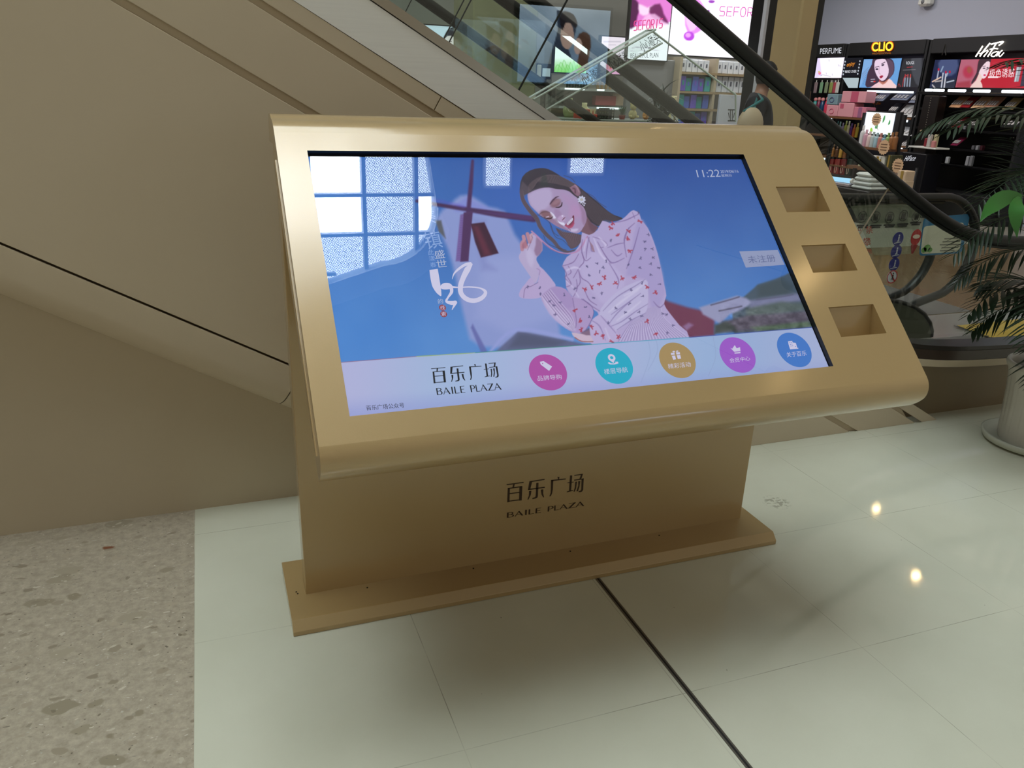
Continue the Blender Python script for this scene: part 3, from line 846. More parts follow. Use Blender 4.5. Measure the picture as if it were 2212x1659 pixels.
    face = [(145, 510), (200, 478), (330, 425), (480, 405), (600, 430), (720, 440), (810, 470), (880, 530), (940, 575), (962, 650), (1040, 720), (1070, 800), (1085, 900), (1062, 985), (1020, 1060), (985, 1110), (930, 1137), (850, 1120), (760, 1082), (650, 1042), (560, 992), (480, 930), (380, 870), (325, 830), (260, 762), (190, 690), (155, 600)]
    p.poly(c7(face), (172, 150, 190), 0.8, 1, 2)
    p.poly(c7([(160, 520), (330, 430), (500, 430), (540, 560), (480, 700), (330, 800), (200, 690)]), (190, 176, 214), 5, 0.75, 2)
    p.poly(c7([(680, 500), (860, 560), (960, 680), (1040, 780), (1050, 930), (960, 900), (880, 760), (740, 640)]), (178, 146, 190), 6, 0.8, 2)
    p.poly(c7([(960, 650), (1060, 780), (1085, 900), (1050, 1010), (1010, 940), (1000, 800)]), (150, 118, 152), 3, 0.7, 2)
    p.disc(*c7([(890, 800)])[0], 12, 14, (190, 142, 190), 7, 0.5)
    p.poly(c7([(570, 760), (640, 760), (700, 850), (700, 930), (640, 950), (580, 880)]), (160, 128, 170), 3, 0.7, 2)
    # nose, light along its ridge
    p.poly(c7([(500, 790), (560, 830), (600, 890), (650, 950), (725, 965), (735, 1015), (650, 985), (580, 935), (530, 870)]), (226, 224, 248), 1.2, 0.95, 2)
    p.poly(c7([(620, 900), (690, 840), (745, 870), (740, 930), (680, 955)]), (192, 164, 204), 2, 0.9, 2)
    p.disc(*c7([(700, 858)])[0], 1.8, 1.8, (222, 212, 240), 1)
    p.stroke(c7([(700, 925), (722, 900), (744, 880)]), [1.4, 2.2, 1.0], (112, 70, 92), 0.6)
    p.stroke(c7([(600, 900), (640, 975), (700, 1020)]), 1.6, (120, 88, 112), 1.0, 0.7)
    p.poly(c7([(480, 930), (560, 990), (650, 1042), (760, 1082), (800, 1085), (700, 1020), (620, 960), (590, 900)]), (150, 116, 148), 2, 0.8, 2)
    # eyes
    p.disc(*c7([(590, 655)])[0], 12, 9, (132, 92, 104), 3, 0.85, -0.5)
    p.disc(*c7([(600, 640)])[0], 10, 4, (160, 122, 136), 2, 0.7, -0.55)
    p.stroke(c7([(595, 722), (640, 722), (682, 696), (694, 645)]), [1.4, 2.6, 2.8, 1.6], (52, 30, 44), 0.6)
    p.stroke(c7([(506, 668), (545, 612), (600, 562), (640, 550)]), [2.2, 3.4, 2.8, 1.2], (84, 56, 80), 0.8)
    p.disc(*c7([(445, 845)])[0], 14, 8, (132, 92, 100), 3, 0.9, 0.55)
    p.stroke(c7([(335, 835), (380, 800), (450, 790), (500, 810)]), [2, 2.6, 2.2, 1.2], (100, 70, 80), 1, 0.8)
    p.stroke(c7([(415, 880), (470, 902), (520, 895), (542, 870)]), [1.4, 2.4, 2.4, 1.2], (56, 34, 44), 0.6)
    p.stroke(c7([(440, 880), (480, 868)]), 2.0, (206, 190, 214), 0.8)
    # mouth
    p.poly(c7([(880, 845), (890, 900), (882, 975), (850, 1025), (810, 1042), (765, 1028), (735, 1010), (770, 975), (820, 930), (855, 890)]), (152, 62, 96), 0.8, 1, 2)
    p.poly(c7([(868, 850), (882, 880), (872, 930), (835, 985), (800, 1005), (775, 1000), (800, 960), (845, 905)]), (88, 26, 50), 0.7, 1, 2)
    p.poly(c7([(768, 985), (800, 945), (840, 905), (862, 885), (870, 915), (850, 950), (815, 985), (785, 1008)]), (214, 208, 232), 0.6, 1, 2)
    for q in ((790, 960), (815, 935), (838, 912)): p.stroke(c7([q, (q[0] + 18, q[1] + 30)]), 0.6, (150, 130, 165), 0.4, 0.7, 0)
    p.stroke(c7([(745, 1010), (800, 1040), (850, 1026), (888, 970)]), [1.5, 4, 4, 1.5], (178, 76, 112), 0.8)
    p.poly(c7([(800, 1075), (870, 1065), (950, 1060), (930, 1100), (870, 1112), (820, 1095)]), (206, 196, 228), 2, 0.85, 2)
    p.stroke(c7([(790, 1050), (830, 1085)]), 1.6, (120, 88, 118), 0.8, 0.8)
    # ear and flower earring
    p.poly(c7([(800, 375), (850, 340), (920, 365), (975, 440), (992, 515), (945, 545), (890, 505), (840, 445)]), (140, 104, 126), 0.8, 1, 2)
    p.stroke(c7([(820, 375), (870, 355), (930, 400), (965, 480)]), 1.6, (176, 140, 160), 0.7)
    p.stroke(c7([(870, 420), (900, 430), (905, 490)]), 3, (96, 62, 82), 1.2)
    # hair strands
    for k in range(70):
        t = k / 69
        P = [(150 + 80 * t, 480 - 60 * t), (200 + 180 * t, 330 - 160 * t + 60 * t * t), (520 + 120 * t, 330 - 110 * t), (820 + 80 * t, 400 - 50 * t)]
        c = [(96, 82, 94), (42, 34, 44), (72, 60, 66), (130, 112, 118)][k * 7 % 4]
        p.stroke(c7(P), 0.8, c, 0.5, 0.6)
    p.poly(c7([(20, 430), (60, 300), (140, 380), (210, 460), (145, 505), (60, 580)]), (100, 88, 100), 2.5, 0.6)
    p.poly(c7([(380, 180), (430, 170), (480, 380), (340, 390)]), (52, 62, 60), 2.5, 0.5)
    for k in range(60):
        t = k / 59
        P = [(960 + 60 * t, 560 - 110 * t), (1060 + 90 * t, 760 - 190 * t), (1180 + 240 * t, 930 - 150 * t), (1280 + 350 * t, 1000 - 90 * t)]
        c = [(88, 76, 86), (38, 32, 42), (64, 54, 62), (118, 100, 108)][k * 7 % 4]
        p.stroke(c7(P), 0.8, c, 0.5, 0.6)
    for k in range(8):
        t = k * PI / 4 + 0.2; p.disc(*c7([(1006 + 42 * math.cos(t), 598 + 40 * math.sin(t))])[0], 3.2, 2.2, (206, 208, 232), 0.6, 1, t)
    p.disc(*c7([(1006, 598)])[0], 2.6, 2.6, (188, 182, 170), 0.7)
    for q in ((1025, 668), (1045, 690), (1040, 640), (1058, 660)): p.disc(*c7([q])[0], 1.6, 1.6, (196, 198, 222), 0.6)
    strand = [(45, 470), (75, 610), (180, 770), (290, 900), (345, 1030), (450, 1160), (560, 1260), (650, 1370), (770, 1430), (900, 1400)]
    p.stroke(c7(strand), [7, 8, 9, 9, 8, 8, 7, 5, 3, 1.5], (88, 74, 88), 0.8)
    for k in range(7): p.stroke(c7([(x + 8 * (k - 3), y - 5 * (k - 3)) for x, y in strand]), 0.9, [(124, 104, 116), (60, 50, 62)][k % 2], 0.6, 0.7)
    for P in ([(300, 840), (420, 900), (510, 990), (560, 1120), (640, 1180)], [(500, 960), (530, 1080), (600, 1200), (700, 1240), (800, 1340)], [(400, 1170), (460, 1290), (600, 1360), (760, 1400)],
              [(720, 215), (830, 250), (900, 320)], [(1060, 480), (1180, 540), (1290, 650), (1400, 720)], [(1290, 1000), (1400, 1030), (1500, 1010), (1560, 960)], [(1250, 1020), (1340, 1130), (1480, 1150), (1560, 1100)]):
        p.stroke(c7(P), 1.1, (66, 54, 74), 0.6, 0.8)
    # ---- blouse
    cloth = (182, 168, 212)
    p.poly(c3([(700, 640), (760, 662), (830, 620), (875, 540), (940, 560), (1040, 530), (1100, 475), (1140, 450), (1190, 480), (1205, 530), (1260, 600), (1305, 700), (1345, 820), (1375, 950), (1400, 1080), (1420, 1180), (1400, 1250), (1450, 1330), (1530, 1430), (1615, 1535), (1300, 1560), (790, 1600), (765, 1500), (780, 1400), (840, 1340), (800, 1300), (700, 1260), (620, 1190), (565, 1110), (555, 960), (530, 930), (570, 850), (640, 800), (690, 720)]), cloth, 0.9, 1, 2)
    p.poly(c3([(1180, 520), (1260, 610), (1340, 820), (1410, 1150), (1300, 1330), (1240, 1040), (1080, 1010), (1120, 800)]), (168, 156, 206), 5, 0.8, 2)
    p.poly(c3([(690, 900), (800, 800), (920, 880), (1040, 1000), (1060, 1090), (900, 1250), (820, 1180), (720, 1060)]), (190, 178, 220), 5, 0.8, 2)
    # skirt pleats
    for k in range(46):
        t = k / 45
        p.stroke(c3([(1230 + 140 * t, 1300 - 40 * t), (1110 + 300 * t, 1420 - 40 * t), (1010 + 590 * t, 1570 - 40 * t)]), 1.3, (208, 200, 232) if k % 2 else (140, 124, 176), 0.7, 0.75)
    # right sleeve across the waist
    p.poly(c3([(860, 1290), (950, 1190), (1070, 1100), (1240, 1040), (1262, 1110), (1262, 1250), (1230, 1340), (1100, 1405), (990, 1480), (900, 1430), (850, 1370)]), (192, 184, 222), 1.5, 1, 2)
    p.poly(c3([(780, 1390), (860, 1350), (950, 1420), (1000, 1500), (1010, 1560), (790, 1600), (765, 1500)]), (190, 176, 218), 1.5, 1, 2)
    for P in ([(1240, 1040), (1150, 1100), (1000, 1190), (880, 1310)], [(1262, 1250), (1150, 1320), (1040, 1400), (950, 1440)], [(1240, 1330), (1120, 1390), (1000, 1470)], [(1200, 1160), (1080, 1250), (950, 1340)], [(1120, 1220), (1000, 1330), (930, 1420)], [(860, 1350), (930, 1430), (990, 1500)], [(780, 1390), (850, 1440), (900, 1560)]):
        p.stroke(c3(P), [1, 2.2, 1], (132, 116, 170), 1.0, 0.8)
    for P in ([(1180, 1130), (1050, 1220), (930, 1320)], [(1200, 1230), (1080, 1330), (1000, 1390)], [(900, 1460), (940, 1560)], [(1230, 1080), (1160, 1130), (1060, 1180)]):
        p.stroke(c3(P), [2, 5, 2], (214, 208, 236), 2.0, 0.7)
    # left forearm, hand and cuff
    skin = (186, 172, 210)
    p.poly(c5([(65, 450), (92, 400), (100, 350), (170, 320), (240, 170), (300, 185), (365, 240), (380, 375), (302, 470), (312, 530), (350, 595), (320, 640), (335, 700), (300, 800), (265, 800), (225, 730), (150, 620), (85, 520)]), skin, 0.8, 1, 2)
    p.poly(c5([(300, 190), (365, 245), (378, 370), (310, 455), (270, 380), (290, 300)]), (142, 110, 144), 2.5, 0.8, 2)
    for P, w, c in (([(110, 360), (105, 290), (125, 255)], 8, (186, 136, 156)), ([(165, 330), (140, 240), (128, 190)], 8, (190, 140, 158)), ([(210, 260), (190, 190), (180, 155)], 8, (184, 134, 152)), ([(235, 230), (222, 180), (240, 160)], 6, (196, 160, 180))):
        p.stroke(c5(P), w, c, 0.8); p.stroke(c5([(P[0][0] + 14, P[0][1] - 20), (P[1][0] + 16, P[1][1])]), 1.2, (104, 66, 90), 0.7, 0.7)
    p.poly(c5([(105, 300), (150, 250), (170, 310), (150, 345), (110, 350)]), (170, 108, 128), 2, 0.7, 2)
    p.poly(c5([(160, 370), (200, 330), (250, 400), (270, 480), (240, 600), (180, 520)]), (200, 190, 224), 4, 0.7, 2)
    p.stroke(c5([(180, 370), (215, 290), (240, 220)]), 1.2, (120, 92, 130), 0.8, 0.7)
    p.stroke(c5([(235, 120), (300, 180), (380, 255), (490, 345), (600, 398), (720, 415), (840, 385), (900, 320), (975, 190)]), [3, 4, 4, 4, 3, 3, 4, 4, 3], (186, 140, 184), 0.7)
    p.stroke(c5([(380, 262), (490, 352), (600, 405), (700, 424)]), 0.9, (96, 70, 110), 0.6, 0.8)
    p.poly(c5([(230, 730), (275, 815), (310, 805), (335, 700), (310, 640), (300, 612), (350, 592), (440, 680), (535, 800), (552, 850), (470, 890), (400, 975), (300, 1012), (150, 1015), (70, 985), (85, 905), (150, 820)]), (186, 168, 212), 0.8, 1, 2)
    p.stroke(c5([(130, 1000), (150, 880), (230, 850), (320, 800)]), 1.2, (116, 92, 140), 0.6, 0.8)
    p.stroke(c5([(335, 700), (345, 640), (305, 615)]), 1.2, (140, 116, 164), 0.6, 0.8)
    p.poly(c5([(550, 850), (690, 890), (770, 985), (900, 1020), (1000, 1080), (1062, 1190), (1025, 1310), (980, 1400), (880, 1475), (760, 1450), (620, 1360), (480, 1220), (395, 1080), (362, 990), (440, 905)]), (176, 154, 202), 0.8, 1, 2)
    p.poly(c5([(470, 900), (560, 860), (700, 900), (780, 1010), (780, 1130), (660, 1140), (560, 1030)]), (166, 144, 196), 4, 0.7, 2)
    p.poly(c5([(370, 1000), (500, 1100), (640, 1180), (780, 1300), (820, 1440), (640, 1370), (470, 1210)]), (196, 184, 222), 4, 0.8, 2)
    for k in range(11):
        t = k / 10; p.stroke(c5([(375 + 110 * t, 985 - 90 * t), (480 + 120 * t, 1130 - 90 * t), (640 + 130 * t, 1320 - 70 * t), (780 + 30 * t, 1430 - 30 * t)]), [1.6, 1.4, 0.8], (132, 108, 158) if k % 2 else (214, 204, 234), 0.7, 0.7)
    p.stroke(c5([(780, 1010), (800, 1130), (830, 1300), (820, 1400)]), 1.4, (122, 98, 150), 0.8, 0.8)
    p.stroke(c5([(900, 1020), (1010, 1090), (1060, 1190), (1020, 1320), (960, 1420)]), 1.4, (110, 90, 150), 0.8, 0.8)
    p.poly(c5([(765, 1462), (880, 1478), (1000, 1430), (1010, 1500), (1058, 1580), (1000, 1600), (900, 1590), (820, 1545)]), (206, 184, 206), 0.9, 1, 2)
    p.stroke(c5([(810, 1530), (900, 1580), (1050, 1585)]), 1.8, (140, 76, 80), 0.8)
    p.poly(c5([(880, 1475), (1000, 1400), (1015, 1500), (960, 1500)]), (112, 84, 112), 1.5, 0.8)
    # ruffles, bow, folds
    for P in ([(640, 580), (720, 560), (800, 520), (860, 420)], [(690, 700), (760, 820), (690, 860)], [(650, 590), (700, 690), (680, 740), (760, 830)], [(720, 580), (760, 660), (720, 700)], [(790, 740), (870, 600), (930, 520), (900, 400)], [(800, 900), (880, 800), (860, 650)],
              [(790, 990), (840, 880), (830, 760)], [(860, 640), (900, 740), (990, 800), (1050, 900)], [(1110, 260), (1200, 420), (1290, 550)], [(1000, 200), (970, 350), (960, 480)], [(980, 190), (1020, 300), (1030, 380), (1070, 390)], [(910, 230), (900, 380), (950, 510), (1020, 470)],
              [(1050, 195), (1180, 240), (1240, 310), (1150, 340)], [(920, 1020), (1000, 1090), (1140, 1180)], [(940, 900), (1000, 1030), (1100, 1100)]):
        p.stroke(c5(P), [1.2, 2.0, 1.2], (126, 100, 154), 0.8, 0.85)
    for P in ([(940, 560), (1060, 540), (1150, 500), (1190, 480)], [(1060, 720), (1090, 620), (1150, 560)], [(1080, 850), (1060, 700), (1100, 600)], [(920, 770), (1000, 740), (1060, 730)], [(900, 840), (960, 900), (1060, 860)], [(950, 790), (1000, 840), (1040, 820)], [(1190, 600), (1140, 780), (1080, 950)], [(930, 900), (1010, 1040), (1000, 1120)], [(1130, 470), (1150, 520)], [(1310, 1230), (1360, 1280), (1400, 1250)]):
        p.stroke(c3(P), [1.2, 2.4, 1.2], (126, 104, 160), 0.9, 0.8)
    for P in ([(700, 640), (800, 600), (880, 620)], [(1200, 470), (1240, 520)], [(1130, 200), (1220, 300), (1200, 330)], [(700, 780), (780, 860)], [(820, 930), (860, 990)], [(960, 220), (930, 380)], [(1060, 210), (1140, 400), (1230, 520)]):
        p.stroke(c5(P), [2, 5, 2], (212, 202, 236), 1.6, 0.8)
    p.poly(c5([(1005, 250), (1050, 310), (1075, 395), (1040, 380)]), (150, 112, 130), 1, 0.8)
    # printed sprigs on the cloth
    def sprig(x, y, c, s):
        for k in range(5 if s > 1 else 3):
            t = rs.random() * 6.28; p.stroke([(x + s * math.cos(t) * 0.5, y + s * math.sin(t) * 0.5), (x + s * 1.8 * math.cos(t), y + s * 1.8 * math.sin(t))], s * 0.9, c, 0.5, 0.9)
    for q in ((1195, 545), (1095, 630), (1095, 690), (1010, 670), (1110, 795), (890, 1025), (850, 1075), (780, 1105), (1145, 1020), (1040, 1030), (985, 1075), (1255, 1100), (1325, 1155), (720, 1125), (680, 1390), (695, 1470), (640, 1300), (820, 1500), (880, 1530), (780, 1450), (1255, 1400), (1325, 1500), (1010, 1530), (955, 1570), (945, 600), (965, 560)):
        sprig(*c3([q])[0], (170, 60, 86), 2.6)
    for q in ((825, 905), (740, 935), (880, 940), (850, 975), (765, 1003), (910, 885), (950, 710), (1235, 715), (1265, 660), (1240, 785), (1200, 860), (1100, 920), (1195, 945), (1285, 910), (1290, 1000), (1310, 855), (1300, 780), (1360, 1080), (1355, 940), (870, 1160), (640, 1120), (800, 1195), (1120, 1130), (1215, 1185), (1105, 1250), (990, 1285), (1185, 1320), (1070, 1325), (550, 1170), (515, 1235), (425, 1225), (460, 1260), (730, 1280), (590, 1420), (470, 1340), (765, 1360), (1210, 1355), (1110, 1380), (1390, 1330), (1420, 1340), (1480, 1430), (1430, 1500), (235, 1105), (340, 1165), (345, 1115), (1180, 470), (1215, 1070), (920, 1410)):
        sprig(*c3([q])[0], (96, 88, 134), 1.7)
    # ---- the white bar with its round buttons
    p.poly(BAR + [(1900, 900), (700, 960)], lambda x, y: np.stack([176 + 8 * np.sin(x / 90) + (x < 1000) * 0 - 12 * np.clip((x - 1000) / 500, 0, 1), 188 + 2 * np.sin(x / 70) - 6 * np.clip((x - 1000) / 500, 0, 1), 226 - 6 * np.clip((x - 1200) / 500, 0, 1)], -1), 0.7)
    p.poly([(700, 880), (1800, 790), (1800, 900), (700, 960)], (150, 160, 218), 26, 0.65)
    rb = [(150, 100, 130), (170, 190, 60), (40, 140, 110), (30, 160, 190), (50, 70, 170), (90, 50, 130)]
    for k in range(len(BAR) - 1): p.stroke([BAR[k], BAR[k + 1]], 1.3, rb[k], 0.5, 0.9, 0)
    for P in ([(1400, 800), (1420, 760), (1416, 730)], [(1385, 826), (1404, 770), (1400, 735)], [(1530, 812), (1546, 770), (1540, 726)]): p.stroke(P, 1.1, (142, 154, 200), 0.7, 0.5)
    return p.im


SD = DEP + 0.002
pic = picture('display_picture', fp(0.002, -0.002, SD), (SW - 0.004 + 0.0, 0, 0), (fp(0, 1, SD) - fp(0, 0, SD)) * (SH - 0.0155 + 0.011), 860, 470, screen_art, 0.92, kiosk)
mb = MB()
gS = M('screen_glyph_light', (196, 206, 236), emit=0.7); gD = M('screen_glyph_dark', (24, 28, 44), emit=0.25, rough=0.9)
gW = M('screen_glyph_white', (214, 210, 238), emit=0.85); gF = M('screen_glyph_faint', (132, 166, 224), emit=0.85); gR = M('screen_glyph_red', (150, 30, 50), emit=0.8); gG = M('screen_tag_grey', (150, 160, 196), emit=0.85); gT = M('screen_tag_text', (98, 110, 158), emit=0.8)
disc_m = [M('screen_button_%d' % k, d[3], emit=0.95, spec=0.0, rough=1) for k, d in enumerate(DISCS)]
ML = [gS, gD, gW, gF, gR, gG, gT] + disc_m
SN = SD + 0.0006
def q3(px, py, n=SN):
    u, v = face_uv(px, py, n); return fp(u, v, n)
def slet(body, bl, br, tl, mi, offset=0.0, n=SN):
    A, B, D = q3(*bl, n), q3(*br, n), q3(*tl, n); lettering(mb, body, A, B - A, D - A, mi, offset)
def spoly(P, mi, n=SN): mb.add([q3(x, y, n) for x, y in P], [tuple(range(len(P)))], mi)
def sdisc(px, py, r, mi, n=SN, k=40, r0=0):
    u, v = face_uv(px, py, n)
    ring = [fp(u + r * math.cos(2 * PI * i / k), v + r * math.sin(2 * PI * i / k), n) for i in range(k)]
    if not r0: mb.add(ring, [tuple(range(k))], mi)
    else:
        ri = [fp(u + r0 * math.cos(2 * PI * i / k), v + r0 * math.sin(2 * PI * i / k), n) for i in range(k)]
        mb.add(ring + ri, [(i, (i + 1) % k, k + (i + 1) % k, k + i) for i in range(k)], mi)
# logo: four characters over the latin name
tlx, tly = 931, 792
A, B_, D_ = q3(934.5, 830), q3(1078, 815), q3(931, 796)
for g in LOGO_XZ:
    mb.add([A + (B_ - A) * ((x - LX0) / (LX1 - LX0)) + (D_ - A) * ((z - LZ0) / (LZ1 - LZ0)) for x, z in g], [tuple(range(len(g)))], 1)
A, B_, D_ = q3(943.5, 853.5), q3(1084, 841.5), q3(941, 838.5)
plaza(mb, A, B_ - A, D_ - A, 1)
slet('百乐广场公众号', (792, 887), (874, 880.5), (790, 876), 1)
for k, (px, py, w, col) in enumerate(DISCS):
    u0, _ = face_uv(px - w / 2, py); u1, _ = face_uv(px + w / 2, py); r = (u1 - u0) / 2 * 0.985
    sdisc(px, py, r, 7 + k, SN - 0.0002, 64)
N2 = SN + 0.0004
for (t, bl, br, tl) in (('品牌导购', (1162, 823), (1214, 819), (1160, 812)), ('楼层导航', (1306, 809), (1357, 804), (1304, 797)), ('精彩活动', (1444, 797), (1493, 792), (1442, 786)), ('会员中心', (1577, 784), (1621, 779), (1575, 774)), ('关于百乐', (1700, 772), (1743, 768), (1698, 761))):
    slet(t, bl, br, tl, 2, 0.0, N2)
# icons
def icon(P, crop_, mi=2): spoly(crop_(P), mi, N2)
icon([(1683, 322), (1715, 316), (1788, 362), (1762, 400), (1690, 345)], c1); spoly([(1170.8, 784.2), (1173, 784), (1173.4, 786), (1171.2, 786.4)], 7, N2 + 0.0002)
u, v = face_uv(*c2([(163, 368)])[0]); sdisc(*c2([(163, 366)])[0], 0.0095, 2, N2, 24, 0.0042); icon([(140, 385), (158, 395), (190, 380), (180, 412)], c2)
P = [(140, 402), (130, 412), (150, 424), (190, 424), (222, 414), (216, 400), (190, 400), (198, 408), (180, 415), (155, 413)]; icon(P, c2)
for q in ([(668, 325), (698, 322), (702, 340), (670, 343)], [(712, 320), (744, 318), (747, 336), (716, 339)], [(676, 350), (704, 347), (712, 380), (688, 384)], [(718, 345), (748, 342), (756, 374), (728, 378)], [(678, 312), (696, 306), (708, 318), (690, 320)], [(712, 318), (716, 306), (730, 304), (732, 314)]): icon(q, c2)
icon([(1176, 282), (1192, 290), (1213, 258), (1230, 286), (1258, 276), (1262, 310), (1208, 316)], c2); icon([(1210, 322), (1262, 317), (1262, 328), (1212, 332)], c2)
icon([(1668, 226), (1704, 222), (1706, 236), (1734, 240), (1748, 284), (1684, 290), (1672, 250)], c2); icon([(1684, 288), (1756, 282), (1756, 289), (1686, 295)], c2)
for q in ((1680, 236), (1692, 234), (1684, 250), (1698, 248), (1690, 264), (1704, 262), (1728, 268)): spoly(c2([q, (q[0] + 6, q[1] - 1), (q[0] + 7, q[1] + 5), (q[0] + 1, q[1] + 6)]), 11, N2 + 0.0002)
# clock and date
slet('11:22', (1507, 383), (1557, 382), (1503, 367), 0)
slet('2019/06/16', (1557, 374), (1596, 373), (1555, 367.5), 0)
slet('星期日', (1559, 382), (1581, 381.5), (1557, 376.5), 0)
# small tag at the right edge
spoly([(1597, 543), (1680, 540), (1695, 572), (1611, 578)], 5, SN)
slet('未注册', (1618, 569), (1677, 565), (1613, 553), 6, 0, N2)
# vertical poem and brush characters
slet('美', (905, 472), (942, 482), (903, 443), 3)
slet('镇', (922, 540), (958, 534), (912, 502), 3)
slet('盛', (940, 559), (962, 557), (937, 541), 0); slet('世', (944, 578), (966, 576), (941, 562), 0)
for t, y in (('此', 540), ('漾', 553), ('春', 567)): slet(t, (925 + (y - 540) * .2, y + 11), (938 + (y - 540) * .2, y + 10), (923 + (y - 540) * .2, y), 3)
slet('的', (947, 656), (958, 655), (945, 646), 0)
def brush(P, mi=2, crop_=c6): spoly([tuple(q) for q in smooth_poly(crop_(P), 4)], mi)
def bstroke(P, w, mi=2, crop_=c6):
    P = smooth_poly(crop_(P), 6, False); m = len(P); ws = np.interp(np.linspace(0, 1, m), np.linspace(0, 1, len(w)), w) / 2
    T = np.gradient(P, axis=0); T /= np.linalg.norm(T, axis=1)[:, None]; Nn = np.stack([-T[:, 1], T[:, 0]], 1)
    L_, R_ = P + Nn * ws[:, None], P - Nn * ws[:, None]
    vs = [q3(*q) for q in L_] + [q3(*q) for q in R_]
    mb.add(vs, [(i, i + 1, m + i + 1, m + i) for i in range(m - 1)], mi)
bstroke([(335, 960), (350, 1060), (370, 1160), (400, 1240), (430, 1300)], [18, 19, 18, 12, 1.5])
brush([(430, 1160), (470, 1135), (530, 1135), (570, 1160), (575, 1195), (530, 1215), (450, 1215), (425, 1190)])
bstroke([(560, 1185), (660, 1190), (800, 1185), (930, 1200), (1000, 1250), (960, 1320), (860, 1360), (760, 1340), (690, 1270), (680, 1180), (710, 1080), (770, 960), (830, 885)], [5, 2.5, 3, 3, 7, 9, 10, 10, 10, 11, 11, 13, 3])
bstroke([(820, 885), (740, 900), (650, 960), (595, 1020), (575, 1085)], [7, 6, 5, 3, 0.8])
bstroke([(560, 1190), (565, 1250), (520, 1320), (500, 1370), (570, 1390), (620, 1380), (600, 1420), (570, 1480)], [8, 7, 4, 5, 9, 6, 5, 0.8])
for y_, t in ((1450, '线'), (1532, '索')):
    q = c6([(450 + (y_ - 1450) * .18, y_)])[0]; sdisc(*q, 0.0079, 4); slet(t, (q[0] - 4.5, q[1] + 4.5), (q[0] + 5, q[1] + 4), (q[0] - 5, q[1] - 4.5), 2, 0, N2)
mb.build('display_lettering', ML, pic)
gp = MB(); gp.add([fp(0, -0.001, SD + 0.004), fp(SW, -0.001, SD + 0.004), fp(SW, SH, SD + 0.004), fp(0, SH, SD + 0.004)], [(0, 1, 2, 3)])
gp.build('screen_glass', glass_mat('screen_cover_glass', (0.97, 0.98, 1.0), 0.072), kiosk)

# ================================================================== THE ESCALATORS
steel = M('brushed_steel', (230, 230, 224), 0.42, 0.12, noise=0.06, nscale=3, stretch=(1.2, 40, 60, 0, ANG, 0))
steel2 = M('steel_trim', (156, 146, 128), 0.28, 0.5)
rubber = M('black_rubber', (15, 15, 14), 0.42, spec=0.4)
dark_metal = M('dark_metal', (44, 46, 44), 0.4, 0.6)
pane = glass_mat('balustrade_glass', (0.90, 0.96, 0.93), 0.045)
pane2 = glass_mat('balustrade_glass_inner', (0.90, 0.95, 0.92), 0.012)
groove_m = M('groove_back', (190, 174, 146), 0.6)
SPL = lambda d, k: k * math.log1p(math.exp(min(d / k, 40))) if d / k < 40 else d


def zpath(x, e, zh, k):
    return zh + SPL((e - SA * x) / CA - zh, k)


